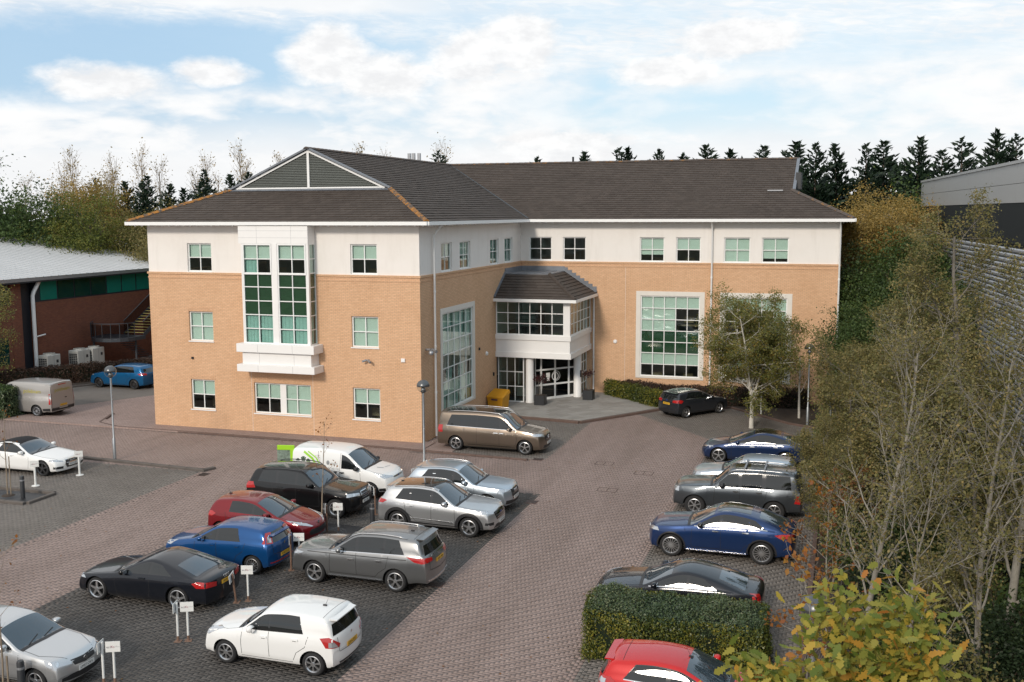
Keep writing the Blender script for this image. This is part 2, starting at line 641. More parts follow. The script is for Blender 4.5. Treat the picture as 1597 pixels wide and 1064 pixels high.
def wall(parent, name, mat, axis, c, ns, u0, u1, z0, z1, holes=(), depth=0.14):
    """upright sheet with window openings and their reveals; ns = outward sign along the axis"""
    us = sorted({u0, u1, *[min(max(h[k], u0), u1) for h in holes for k in (0, 1)]})
    zs = sorted({z0, z1, *[min(max(h[k], z0), z1) for h in holes for k in (2, 3)]})
    mb = MB()

    def P(u, z, off=0.0):
        return (c - ns * off, u, z) if axis == 'x' else (u, c - ns * off, z)
    for i in range(len(us) - 1):
        for j in range(len(zs) - 1):
            um, zm = (us[i] + us[i + 1]) / 2, (zs[j] + zs[j + 1]) / 2
            if any(h[0] < um < h[1] and h[2] < zm < h[3] for h in holes):
                continue
            mb.add([P(us[i], zs[j]), P(us[i + 1], zs[j]), P(us[i + 1], zs[j + 1]), P(us[i], zs[j + 1])], [(0, 1, 2, 3)])
    for (a, b, q, t) in holes:
        a, b, q, t = max(a, u0), min(b, u1), max(q, z0), min(t, z1)
        if a >= b or q >= t:
            continue
        for (p, r) in (((a, q), (b, q)), ((b, q), (b, t)), ((b, t), (a, t)), ((a, t), (a, q))):
            mb.add([P(*p), P(*r), P(*r, depth), P(*p, depth)], [(0, 1, 2, 3)])
    return mb.build(name, mat, parent)


PANE_MESH = {}


def pane_mesh(axis, w, h, mat):
    k = (axis, round(w, 3), round(h, 3), mat.name)
    if k not in PANE_MESH:
        m = MB()
        if axis == 'x':
            m.box(-0.007, 0.007, -w / 2, w / 2, -h / 2, h / 2)
        else:
            m.box(-w / 2, w / 2, -0.007, 0.007, -h / 2, h / 2)
        PANE_MESH[k] = m.mesh('pane', mat)
    return PANE_MESH[k]


def window(parent, axis, c, ns, u0, u1, z0, z1, cols, rows, fill=None, set_back=0.09, frame=0.065, bar=0.045,
           sill=True, name='window', depth=0.07, glass='window_glass', zrows=None, ucols=None, post=None):
    """glazed window; fill[row][col] from the top: 'b' blind, 'h' half blind, 's' spandrel, 'n' spandrel coloured like a brown reflection, 'v' vertical blind, '.' clear"""
    cc = c - ns * set_back

    def bx(mb, a, b, q, t, d0, d1):
        lo, hi = cc - ns * d0, cc - ns * d1
        if axis == 'x':
            mb.box(lo, hi, a, b, q, t)
        else:
            mb.box(a, b, lo, hi, q, t)
    mb = MB()
    bx(mb, u0, u1, z1 - frame, z1, 0, depth)
    bx(mb, u0, u1, z0, z0 + frame, 0, depth)
    bx(mb, u0, u0 + frame, z0 + frame, z1 - frame, 0, depth)
    bx(mb, u1 - frame, u1, z0 + frame, z1 - frame, 0, depth)
    iu0, iu1, iz0, iz1 = u0 + frame, u1 - frame, z0 + frame, z1 - frame
    ue = ucols or [iu0 + (iu1 - iu0) * i / cols for i in range(cols + 1)]
    ze = zrows or [iz1 - (iz1 - iz0) * i / rows for i in range(rows + 1)]
    bw = [post if (post and i == len(ue) // 2) else bar for i in range(len(ue))]
    for i in range(1, cols):
        bx(mb, ue[i] - bw[i] / 2, ue[i] + bw[i] / 2, iz0, iz1, 0.004, depth - 0.004)
    for j in range(1, rows):
        for i in range(cols):
            a = ue[i] + (bw[i] / 2 if i else 0)
            b = ue[i + 1] - (bw[i + 1] / 2 if i + 1 < cols else 0)
            bx(mb, a, b, ze[j] - bar / 2, ze[j] + bar / 2, 0.008, depth - 0.008)
    w = mb.build(name, MATS['upvc'], parent)
    gm = MATS[glass]
    for j in range(rows):
        for i in range(cols):
            a = ue[i] + (bw[i] / 2 if i else 0)
            b = ue[i + 1] - (bw[i + 1] / 2 if i + 1 < cols else 0)
            t = ze[j] - (bar / 2 if j else 0)
            q = ze[j + 1] + (bar / 2 if j + 1 < rows else 0)
            mid = cc - ns * (depth * 0.45)
            loc = (mid, (a + b) / 2, (q + t) / 2) if axis == 'x' else ((a + b) / 2, mid, (q + t) / 2)
            p = link_mesh('pane', pane_mesh(axis, b - a, t - q, gm), w, loc)
            p.rotation_euler = (random.uniform(-.004, .004), random.uniform(-.004, .004), random.uniform(-.004, .004))
            k = fill[j][i] if fill else '.'
            if k == '.':
                continue
            fb = MB()
            d0 = depth + (0.05 if k not in 'sn' else 0.012)
            if k in 'bhqg':
                zz = {'b': q - 0.02, 'h': t - (t - q) * 0.45, 'q': t - (t - q) * 0.72, 'g': q - 0.02}[k]
                bx(fb, a - 0.015, b + 0.015, zz, t + 0.02, d0, d0 + 0.006)
                fb.build('blind', MATS['blind'], w)
            elif k in 'sn':
                bx(fb, a - 0.02, b + 0.02, q - 0.02, t + 0.02, d0, d0 + 0.01)
                fb.build('spandrel_panel', MATS['spandrel' if k == 's' else 'spandrel_reflection_brown'], w)
            elif k == 'v':
                n = max(3, int((b - a) / 0.09))
                for s in range(n):
                    aa = a + (b - a) * s / n
                    tw = 0.02 if s % 2 else 0.035
                    bx(fb, aa, aa + (b - a) / n, q - 0.02, t + 0.02, d0 + tw, d0 + tw + 0.004)
                fb.build('vertical_blind', MATS['vertical_blind'], w)
    if sill:
        sb = MB()
        bx(sb, u0 - 0.04, u1 + 0.04, z0 - 0.055, z0 - 0.003, -set_back - 0.05, 0.05)
        sb.build('sill', MATS['upvc'], w)
    return w


# ---- openings: (u0, u1, z0, z1)
F_TOP = [(-12.88, -11.46, 8.185, 9.635), (-3.64, -2.22, 8.185, 9.635)]
F_MID = [(-12.93, -11.50, 4.62, 6.135), (-3.65, -2.21, 4.62, 6.135)]
F_LOW = [(-12.97, -11.54, 1.04, 2.60), (-3.66, -2.19, 1.04, 2.60), (-9.22, -5.98, 1.03, 2.60)]
BAY = (-9.26, -5.53)
S_TOP = [(2.80, 4.30, 8.185, 9.635), (5.42, 7.02, 8.185, 9.635), (10.27, 11.80, 8.185, 9.635), (12.88, 14.40, 8.185, 9.635)]
S_TALL = (2.50, 7.52, 0.95, 6.35)
G_TOP = [(0.52, 1.97, 8.20, 9.635), (2.69, 4.13, 8.20, 9.635), (7.45, 8.92, 8.185, 9.635), (9.62, 11.07, 8.185, 9.635), (12.42, 13.92, 8.185, 9.635), (14.58, 16.08, 8.185, 9.635)]
G_TALL = [(7.27, 11.36, 1.15, 6.42), (12.26, 16.36, 1.15, 6.42)]
bay_hole = (BAY[0] + .1, BAY[1] - .1, 4.72, 9.66)

BR, RD = MATS['buff_brick'], MATS['render']
wall(office, 'brick_wall', BR, 'y', 0.0, -1, -W_, 0, -0.3, H1, F_LOW + F_MID + [bay_hole])
wall(office, 'rendered_wall', RD, 'y', 0.02, -1, -W_ + .02, -0.02, H1, H2 + .05, F_TOP + [bay_hole])
wall(office, 'brick_wall', BR, 'x', 0.0, 1, 0, D_, -0.3, H1, [S_TALL, (11.25, 15.9, 0.15, 3.0)])
wall(office, 'rendered_wall', RD, 'x', -0.02, 1, 0.02, D_ + .02, H1, H2 + .05, S_TOP)
wall(office, 'brick_wall', BR, 'y', D_, -1, 0, R_, -0.3, H1, G_TALL + [(0.3, 4.2, 0.15, 3.0)])
wall(office, 'rendered_wall', RD, 'y', D_ + .02, -1, -0.02, R_ - .02, H1, H2 + .05, G_TOP)
wall(office, 'brick_wall', BR, 'x', R_, 1, D_, BK, -0.3, H1)
wall(office, 'rendered_wall', RD, 'x', R_ - .02, 1, D_ + .02, BK, H1, H2 + .05)
wall(office, 'brick_wall', BR, 'x', -W_, -1, 0, BK, -0.3, H1)
wall(office, 'rendered_wall', RD, 'x', -W_ + .02, -1, 0.02, BK, H1, H2 + .05)
wall(office, 'brick_wall', BR, 'y', BK, 1, -W_, R_, -0.3, H1)
wall(office, 'rendered_wall', RD, 'y', BK - .02, 1, -W_ + .02, R_ - .02, H1, H2 + .05)

# corbelled brick courses under the render
for (z0, z1, o) in ((H1 - .30, H1 - .235, .025), (H1 - .09, H1 + .012, .05)):
    MB().box(-W_ - o, BAY[0] - .02, -o, .02, z0, z1).build('corbel_course', BR, office)
    MB().box(BAY[1] + .02, o, -o, .02, z0, z1).build('corbel_course', BR, office)
    MB().box(-.02, o, .021, D_ - o - .001, z0, z1).build('corbel_course', BR, office)
    MB().box(-.02, R_ + o, D_ - o, D_ + .02, z0, z1).build('corbel_course', BR, office)
# soldier courses over the brick-level windows
for (a, b2, q, t) in F_LOW + F_MID:
    n = int((b2 - a + .1) / .075)
    sb = MB()
    for k in range(n):
        u = a - .05 + (b2 - a + .1) * k / n
        sb.box(u + .004, u + (b2 - a + .1) / n - .004, -.012, .02, t + .006, t + .215)
    sb.build('soldier_course', BR, office)

for u in (-9.36, -5.86):
    MB().box(u, u + .014, -.004, .01, .0, 3.29).build('movement_joint', MATS['stone_surround'], office)
MB().box(6.6, 6.614, D_ - .004, D_ + .01, .0, H1 - .31).build('movement_joint', MATS['stone_surround'], office)

# ---- windows
TL = [['b', 'b'], ['.', '.']]
window(office, 'y', .02, -1, *F_TOP[0], 2, 2, TL)
window(office, 'y', .02, -1, *F_TOP[1], 2, 2, TL)
window(office, 'y', 0, -1, *F_MID[0], 2, 2, [['b', 'b'], ['b', 'b']])
window(office, 'y', 0, -1, *F_MID[1], 2, 2, [['b', 'b'], ['b', 'b']])
window(office, 'y', 0, -1, *F_LOW[0], 2, 2, TL)
window(office, 'y', 0, -1, *F_LOW[1], 2, 2, TL)
a, b2 = F_LOW[2][:2]
window(office, 'y', 0, -1, *F_LOW[2], 4, 2, [['b', 'b', 'b', 'b'], ['.', '.', 'b', 'b']],
       ucols=[a + .065, a + .82, (a + b2) / 2, b2 - .82, b2 - .065], post=.34)
for k, h in enumerate(S_TOP):
    window(office, 'x', -.02, 1, *h, 2, 2, [['.', 'b'], ['.', '.']] if k == 0 else ([['b', 'b'], ['.', 'v']] if k == 1 else [['.', 'v'], ['.', 'v']]))
GF = [None, None, [['b', 'b'], ['h', 'h']], TL, [['b', 'b'], ['b', 'b']], [['b', 'b'], ['q', 'q']]]
for h, f in zip(G_TOP, GF):
    window(office, 'y', D_ + .02, -1, *h, 2, 2, f)


def surround(axis, c, ns, u0, u1, z0, z1, w=.27, o=.03):
    mb = MB()

    def bx(a, b, q, t):
        lo, hi = c + ns * o, c - ns * .13
        mb.box(lo, hi, a, b, q, t) if axis == 'x' else mb.box(a, b, lo, hi, q, t)
    bx(u0, u1, z1 - w, z1)
    bx(u0, u0 + w, z0, z1 - w)
    bx(u1 - w, u1, z0, z1 - w)
    bx(u0 + w, u1 - w, z0, z0 + .12)
    return mb.build('window_surround', MATS['stone_surround'], office)


surround('x', 0, 1, *S_TALL)
window(office, 'x', 0, 1, S_TALL[0] + .27, S_TALL[1] - .27, S_TALL[2] + .12, S_TALL[3] - .27, 5, 7,
       ['bvbvb', 'bvbvb', 'vvvvv', 'nnnnn', '.v.v.', 'bbbbb', 'vbvbv'], set_back=.04, sill=False)  # middle row coloured as the brown reflection in the glass
for k, h in enumerate(G_TALL):
    surround('y', D_, -1, *h)
    window(office, 'y', D_, -1, h[0] + .27, h[1] - .27, h[2] + .12, h[3] - .27, 5, 7,
           [['bbbbb', 'bbb..', 'bbb..', 'sssss', 'sssss', 'bbbbb', '.....'], ['bbbbb', '....b', '....b', 'sssss', 'sssss', 'bb.bb', '.....']][k], set_back=.04, sill=False)

# ---- projecting bay on the front
WP = MATS['white_panel']
DB = .70
bx0, bx1 = BAY
MB().box(bx0 - .12, bx1 + .12 - .12, -DB - .02, .015, 9.66, H2 - .19).build('bay_header', WP, office)
hb = MB()
for q in (9.66 + .28, 9.66 + .62):
    hb.box(bx0 - .12, bx1, -DB - .022, -DB - .019, q, q + .008)
for u in (-8.35, -6.45):
    hb.box(u, u + .008, -DB - .0225, -DB - .0195, 9.66, H2 - .19)
hb.build('panel_joint', MATS['grey_metal'], office)
for (z0, z1, o, dd) in ((4.28, 4.70, .30, .26), (3.66, 4.28, .06, .10), (3.30, 3.66, .30, .26)):
    MB().box(bx0 - o, bx1 + o, -DB - dd, -.001, z0, z1).build('bay_plinth', WP, office, bevel=.012)
jb = MB()
for u in (-8.36, -6.42):
    jb.box(u, u + .012, -DB - .101, -DB - .09, 3.67, 4.27)
    jb.box(u, u + .012, -DB - .261, -DB - .25, 4.29, 4.69)
    jb.box(u, u + .012, -DB - .261, -DB - .25, 3.31, 3.65)
jb.build('panel_joint', MATS['grey_metal'], office)
mid = (bx0 + bx1) / 2
fr = ['bb', 'v.', 'ss', 'ss', 'ss', 'vv', 'vv']
fr2 = ['bb', '..', 'ss', 'ss', 'ss', 'vv', 'vv']
window(office, 'y', -DB, -1, bx0 + .07, mid - .13, 4.70, 9.66, 2, 7, fr, set_back=0, sill=False, name='bay_window')
window(office, 'y', -DB, -1, mid + .15, bx1 - .10, 4.70, 9.66, 2, 7, fr2, set_back=0, sill=False, name='bay_window')
pb = MB()
pb.box(bx0, bx0 + .07, -DB - .01, -.001, 4.70, 9.66)
pb.box(mid - .13, mid + .15, -DB - .03, -DB + .08, 4.70, 9.66)
pb.box(bx1 - .10, bx1, -DB - .01, -DB + .09, 4.70, 9.66)
pb.build('bay_post', WP, office)
window(office, 'x', bx1, 1, -DB + .09, .0, 4.70, 9.66, 1, 7, ['b', 'b', 's', 's', 's', 'v', 'v'], set_back=0, sill=False, name='bay_window', frame=.05)
for f in (TL,):
    ib = MB()
    for k in range(2):
        u0 = (bx0 + .07, mid + .15)[k]
        u1 = (mid - .13, bx1 - .10)[k]
        zt, zb = 9.66 - .02, 9.66 - .02 - 1.44
        for (a, b, q, t) in ((u0 + .03, u1 - .03, zt - .06, zt), (u0 + .03, u1 - .03, zb - .06, zb), (u0 + .03, u0 + .10, zb, zt - .06), (u1 - .10, u1 - .03, zb, zt - .06)):
            ib.box(a, b, -DB - .035, -DB - .002, q, t)
    ib.build('casement_frame', MATS['upvc'], office)

# ---- floors and partitions inside
for z in (0.0, 3.35, 6.92, 10.45):
    nm, mt = ('floor_slab', MATS['carpet']) if z < 1 else ('floor_slab', MATS['ceiling_inside'])
    MB().box(-W_ + .3, -.28, .28, BK - .3, z - .02 if z == 0 else z, z + .03 if z == 0 else z + .2).build(nm, mt, office)
    MB().box(-.27, R_ - .3, D_ + .28, BK - .3, z - .02 if z == 0 else z, z + .03 if z == 0 else z + .2).build(nm, mt, office)
for (x0, x1, y0, y1) in ((-11, -4.4, 4.5, 27), (-4.3, 15, 21.2, 27)):
    MB().box(x0, x1, y0, y1, .02, 10.4).build('partition', MATS['interior'], office)
fu = MB()
for x in (-12.6, -8.5, -3.2):
    for z in (.03, 3.55, 7.12):
        fu.box(x - .7, x + .7, 1.2, 2.0, z + .70, z + .74)
        fu.box(x - .65, x - .6, 1.3, 1.9, z, z + .7)
        fu.box(x + .6, x + .65, 1.3, 1.9, z, z + .7)
        fu.box(x - .3, x + .3, 1.75, 1.8, z + .85, z + 1.25)
for x in (8.3, 10.2, 13.3, 15.3):
    for z in (.03, 3.55, 7.12):
        fu.box(x - .7, x + .7, D_ + 1.2, D_ + 2.0, z + .70, z + .74)
        fu.box(x - .3, x + .3, D_ + 1.75, D_ + 1.8, z + .85, z + 1.25)
        fu.box(x - .65, x - .6, D_ + 1.3, D_ + 1.9, z, z + .7)
fu.build('desks', pmat('desk_wood', (.35, .25, .16), .5), office)


# ================================================================== roof
def clip(poly, a, b, c):
    """keep the side a*u+b*v<=c of a polygon"""
    out = []
    for i in range(len(poly)):
        p, q = poly[i], poly[(i + 1) % len(poly)]
        dp, dq = a * p[0] + b * p[1] - c, a * q[0] + b * q[1] - c
        if dp <= 0:
            out.append(p)
        if dp * dq < 0:
            t = dp / (dp - dq)
            out.append((p[0] + (q[0] - p[0]) * t, p[1] + (q[1] - p[1]) * t))
    return out


def tile_slope(parent, corners, eave_a, eave_b, up_pt, tw=.33, th=.30, single=0, mat='roof_tile', name='roof_tile', lift=.045, seed=1):
    """lay tiles in courses on one roof plane. corners: 3D convex polygon; eave runs a->b; up_pt lies up the slope"""
    rr = random.Random(seed)
    a, b = Vector(eave_a), Vector(eave_b)
    u = (b - a).normalized()
    up = Vector(up_pt) - a
    v = (up - u * up.dot(u)).normalized()
    n = u.cross(v).normalized()
    if n.z < 0:
        n = -n
    poly = [((Vector(c) - a).dot(u), (Vector(c) - a).dot(v)) for c in corners]
    area = sum(poly[i][0] * poly[(i + 1) % len(poly)][1] - poly[(i + 1) % len(poly)][0] * poly[i][1] for i in range(len(poly)))
    if area < 0:
        poly = poly[::-1]
    planes = []
    for i in range(len(poly)):
        p, q = poly[i], poly[(i + 1) % len(poly)]
        d = (q[0] - p[0], q[1] - p[1])
        L = math.hypot(*d)
        if L < 1e-6:
            continue
        nx, ny = d[1] / L, -d[0] / L
        planes.append((nx, ny, nx * p[0] + ny * p[1]))
    u0, u1 = min(p[0] for p in poly), max(p[0] for p in poly)
    v0, v1 = min(p[1] for p in poly), max(p[1] for p in poly)
    tiles = []
    row = int(math.floor(v0 / th))
    u0 = math.floor(u0 / tw) * tw
    vv = row * th
    while vv < v1:
        uu = u0 - (tw / 2 if row % 2 else 0)
        while uu < u1:
            q = [(uu + .004, vv), (uu + tw - .004, vv), (uu + tw - .004, vv + th), (uu + .004, vv + th)]
            for pl in planes:
                if q and max(pl[0] * p[0] + pl[1] * p[1] for p in q) > pl[2] + 1e-9:
                    q = clip(q, *pl)
            if len(q) >= 3:
                ar = abs(sum(q[i][0] * q[(i + 1) % len(q)][1] - q[(i + 1) % len(q)][0] * q[i][1] for i in range(len(q)))) / 2
                if ar > tw * th * .04:
                    h = lift * rr.uniform(.85, 1.15)
                    top = [a + u * p[0] + v * p[1] + n * (h * (1 - .75 * (p[1] - vv) / th)) for p in q]
                    bot = [a + u * p[0] + v * p[1] - n * .004 for p in q]
                    m = len(q)
                    F = [tuple(range(m))] + [(i + m, (i + 1) % m + m, (i + 1) % m, i) for i in range(m)]
                    tiles.append((top + bot, F, rr.random()))
            uu += tw
        vv += th
        row += 1
    # plain sheet below, and the tiles
    MB().add([Vector(c) - n * .005 for c in corners], [tuple(range(len(corners)))]).build('roof_deck', MATS['dark_metal'], parent)

    def to_mesh(nm, ts):
        V, F, T = [], [], []
        for (vs, fs, t) in ts:
            o = len(V)
            V += vs
            for f in fs:
                F.append(tuple(i + o for i in f))
                T.append(t)
        me = bpy.data.meshes.new(nm)
        me.from_pydata(V, [], F)
        at = me.attributes.new('tint', 'FLOAT', 'FACE')
        at.data.foreach_set('value', T)
        me.materials.append(MATS[mat])
        return me
    dist = lambda t: (t[0][0] - CAM_POS).length
    tiles.sort(key=dist)
    for t in tiles[:single]:
        link_mesh(name, to_mesh(name, [t]), parent)
    if tiles[single:]:
        o = link_mesh('roof_tiles', to_mesh('roof_tiles', tiles[single:]), parent)
        o['kind'] = 'stuff'


def ridge_caps(parent, a, b, w, mat, name='ridge_tile', step=.42, h=.06):
    a, b = Vector(a), Vector(b)
    d = b - a
    n = max(1, int(d.length / step))
    dn = d.normalized()
    s = dn.cross(Vector((0, 0, 1))).normalized()
    up = s.cross(dn)
    mb = MB()
    L = d.length / n
    prof = [(-w, -.05), (-w * .6, .02), (0, h), (w * .6, .02), (w, -.05)]
    for (k0, k1) in ((0, L - .012),):
        P = [dn * t + s * p + up * (q + (.012 if t == k0 else 0)) for t in (k0, k1) for p, q in prof]
        F = [(i, i + 1, i + 6, i + 5) for i in range(4)] + [(4, 3, 2, 1, 0), (5, 6, 7, 8, 9)]
        mb.add(P, F)
    me = mb.mesh(name, MATS[mat])
    for k in range(n):
        link_mesh(name, me, parent, a + dn * (L * k))


HC = W_ / 2                      # half span
RZ = H2 + (HC + OV) * .45        # ridge height
E = H2 + .0
xc = -HC
yg, zgf, hg = 3.40, 12.36, 4.62  # louvred gablet of the front
yr = D_ - OV + (HC + OV)         # ridge line of the right wing
xg2 = 15.95                      # gablet of the right end
zg2 = 12.38
ygo = (zg2 - H2) / .45
# hidden planes as plain sheets
rb = MB()
rb.add([(-W_ - OV, -OV, E), (xc - hg, yg, zgf), (xc, yg, RZ), (xc, yr, RZ), (-W_ - OV, BK + OV, E)], [(0, 1, 2, 3, 4)])
rb.add([(-W_ - OV, BK + OV, E), (xc, yr, RZ), (xg2, yr, RZ), (xg2, 2 * yr - (D_ - OV + ygo), zg2), (R_ + OV, BK + OV, E)], [(0, 1, 2, 3, 4)])
rb.add([(R_ + OV, D_ - OV, E), (R_ + OV, BK + OV, E), (xg2, 2 * yr - (D_ - OV + ygo), zg2), (xg2, D_ - OV + ygo, zg2)], [(0, 1, 2, 3)])
roof = rb.build('roof', MATS['roof_tile'], office)

# visible planes
e0, e1 = (OV, -OV, E), (OV, D_ - OV, E)
tile_slope(roof, [(-W_ - OV, -OV, E), (OV, -OV, E), (xc + hg, yg, zgf), (xc - hg, yg, zgf)], (-W_ - OV, -OV, E), (OV, -OV, E), (xc, yg, zgf), single=300, seed=2)
yv = D_ - OV + (zgf - H2) / .45
tile_slope(roof, [e0, e1, (xc + hg, yv, zgf), (xc + hg, yg - .05, zgf)], e0, e1, (xc, yr - 5, RZ), seed=3)
tile_slope(roof, [(xc + hg, yg - .10, zgf), (xc + hg, yv, zgf), (xc, yr, RZ), (xc, yg - .15, RZ)], e0, e1, (xc, yr - 5, RZ), seed=9)
xv = OV - ygo
tile_slope(roof, [(OV, D_ - OV, E), (R_ + OV, D_ - OV, E), (xg2 + .1, D_ - OV + ygo, zg2), (xv, D_ - OV + ygo, zg2)], (OV, D_ - OV, E), (R_ + OV, D_ - OV, E), (5, yr, RZ), seed=4)
tile_slope(roof, [(xv, D_ - OV + ygo, zg2), (xg2 + .15, D_ - OV + ygo, zg2), (xg2 + .15, yr, RZ), (xc, yr, RZ)], (OV, D_ - OV, E), (R_ + OV, D_ - OV, E), (5, yr, RZ), seed=8)
# soffit
MB().box(-W_ - OV + .02, OV - .02, -OV + .02, BK + OV - .02, E - .10, E - .08).build('soffit', MATS['white_panel'], roof)
MB().box(OV - .01, R_ + OV - .02, D_ - OV + .02, BK + OV - .02, E - .10, E - .08).build('soffit', MATS['white_panel'], roof)
# hips and ridges
ridge_caps(roof, (OV - .02, -OV + .02, E + .06), (xc + hg, yg, zgf + .06), .15, 'lichen_tile', 'hip_tile')
ridge_caps(roof, (-W_ - OV + .02, -OV + .02, E + .06), (xc - hg, yg, zgf + .06), .15, 'lichen_tile', 'hip_tile')
ridge_caps(roof, (xc, yg - .25, RZ + .04), (xc, yr, RZ + .04), .17, 'ridge_tile')
ridge_caps(roof, (xc, yr, RZ + .04), (xg2 + .2, yr, RZ + .04), .17, 'ridge_tile')
ridge_caps(roof, (R_ + OV - .02, D_ - OV + .02, E + .06), (xg2 + .05, D_ - OV + ygo, zg2 + .06), .14, 'ridge_tile', 'hip_tile')
MB().bar((OV, D_ - OV, E + .05), (xc, yr, RZ + .03), .10, .03).build('valley_gutter', MATS['dark_metal'], roof)
# louvred gablet
LV = MATS['louvre']
zb_, zt_ = zgf + .06, RZ - .12
MB().add([(xc - hg, yg + .06, zgf - .1), (xc + hg, yg + .06, zgf - .1), (xc, yg + .06, RZ)], [(0, 1, 2)]).build('louvre_backing', MATS['black_plastic'], roof)
NS = 22
for k in range(NS):
    z = zb_ + (zt_ - zb_) * (k + .4) / NS
    hw = hg * (RZ - .16 - z) / (RZ - zgf) - .10
    if hw < .15:
        continue
    for (a, b) in ((-hw, -.06), (.06, hw)):
        s = MB()
        s.add([(xc + a, yg - .035, z), (xc + b, yg - .035, z), (xc + b, yg + .04, z + .075), (xc + a, yg + .04, z + .075),
               (xc + a, yg - .035, z + .012), (xc + b, yg - .035, z + .012), (xc + b, yg + .04, z + .087), (xc + a, yg + .04, z + .087)],
              [(3, 2, 1, 0), (4, 5, 6, 7), (0, 1, 5, 4), (1, 2, 6, 5), (2, 3, 7, 6), (3, 0, 4, 7)])
        s.build('louvre_slat', LV, roof)
tb = MB()
tb.bar((xc - hg + .25, yg - .05, zb_ + .02), (xc + hg - .25, yg - .05, zb_ + .02), .05, .07)
tb.bar((xc, yg - .06, zb_), (xc, yg - .06, RZ - .12), .13, .05, (0, 1, 0))
tb.bar((xc - hg + .30, yg - .055, zb_ + .0), (xc, yg - .055, RZ - .11), .05, .10)
tb.bar((xc + hg - .30, yg - .055, zb_ + .0), (xc, yg - .055, RZ - .11), .05, .10)
tb.build('gablet_trim', MATS['upvc'], roof)
MB().bar((xc - hg - .05, yg - .10, zgf + .05), (xc, yg - .10, RZ + .03), .20, .09).build('verge_cap', MATS['lead'], roof)
MB().bar((xc + hg + .05, yg - .10, zgf + .05), (xc + .01, yg - .101, RZ + .03), .20, .09).build('verge_cap', MATS['lead'], roof)
MB().bar((xg2 + .18, D_ - OV + ygo, zg2 + .05), (xg2 + .18, yr, RZ + .03), .18, .09).build('verge_cap', MATS['lead'], roof)
MB().add([(xg2 + .1, D_ - OV + ygo, zg2), (xg2 + .1, 2 * yr - (D_ - OV + ygo), zg2), (xg2 + .1, yr, RZ)], [(0, 1, 2)]).build('gablet_panel', MATS['dark_metal'], roof)
MB().box(xg2 + .2, xg2 + .5, D_ - OV + ygo + 1.2, D_ - OV + ygo + 3.2, zg2 + .1, zg2 + 1.1).build('gablet_vent', MATS['dark_metal'], roof)
fl = MB()
fl.add([(xc - hg, yg - .26, zgf - .055), (xc + hg, yg - .26, zgf - .055), (xc + hg - .1, yg + .02, zgf + .075), (xc - hg + .1, yg + .02, zgf + .075)], [(0, 1, 2, 3)])
fl.build('lead_flashing', MATS['lead'], roof)
MB().box(14.6, 15.5, D_ - OV + ygo - .25, D_ - OV + ygo - .12, zg2 - .03, zg2 + .04).build('lead_flashing', MATS['grey_metal'], roof)

# gutters and eaves brackets
GT = MATS['white_gutter']
gz0, gz1 = E - .16, E + .01
MB().box(-W_ - OV - .03, OV + .03, -OV - .10, -OV + .03, gz0, gz1).build('gutter', GT, roof)
MB().box(OV - .03, OV + .10, -OV + .031, D_ - OV - .10, gz0, gz1).build('gutter', GT, roof)
MB().box(OV - .029, R_ + OV + .03, D_ - OV - .099, D_ - OV + .03, gz0, gz1).build('gutter', GT, roof)
MB().box(-W_ - OV - .10, -W_ - OV + .03, -OV + .031, BK + OV, gz0, gz1).build('gutter', GT, roof)
MB().box(R_ + OV - .03, R_ + OV + .10, D_ - OV + .031, BK + OV, gz0, gz1).build('gutter', GT, roof)
bk = MB().box(-.035, .035, -.035, .035, -.07, 0).mesh('eaves_bracket', GT)
for k in range(40):
    link_mesh('eaves_bracket', bk, roof, (-W_ - OV + .25 + k * .412, -.33, E - .16))
for k in range(36):
    link_mesh('eaves_bracket', bk, roof, (.33, .35 + k * .43, E - .16))
for k in range(46):
    link_mesh('eaves_bracket', bk, roof, (.9 + k * .412, D_ - .33, E - .16))
cb = MB()
cb.box(-.02, .33, -.02, .02, 0, .04)
# downpipes


def downpipe(p, z1, off, name='downpipe', r=.055, mat='white_gutter', zbot=.1):
    q = Vector(p)
    w_ = Vector(off)
    mb = MB()
    mb.tube([q + w_ * .0 + Vector((0, 0, zbot)), q + Vector((0, 0, z1 - .55)), q + w_ * .35 + Vector((0, 0, z1 - .3)), q + w_ + Vector((0, 0, z1))], r, 10)
    for z in (zbot + 2.2, 4.6, 7.3):
        if z < z1 - .6:
            mb.lathe([(r, -.05), (r + .015, -.05), (r + .015, .05), (r, .05)], 10, 'z', (q.x, q.y, z), caps=False)
    o = mb.build(name, MATS[mat], office)
    auto_smooth(o)


downpipe((.12, 1.54, 0), E - .12, (.50, 0, 0))
downpipe((11.75, D_ - .12, 0), E - .12, (0, -.5, 0))
downpipe((R_ - .03, D_ - .12, 0), E - .12, (0, -.5, 0))
downpipe((4.68, D_ - .10, 0), 6.1, (0, -.1, 0), r=.05)

# chimney-like vents and roof antennas
MB().tube([(1.3, yr + .1, RZ), (1.3, yr + .1, RZ + .42)], .07, 8).build('roof_vent', MATS['black_plastic'], roof)

# wall fittings
def fitting(name, box, mat):
    return MB().box(*box).build(name, MATS[mat], office, bevel=.008)


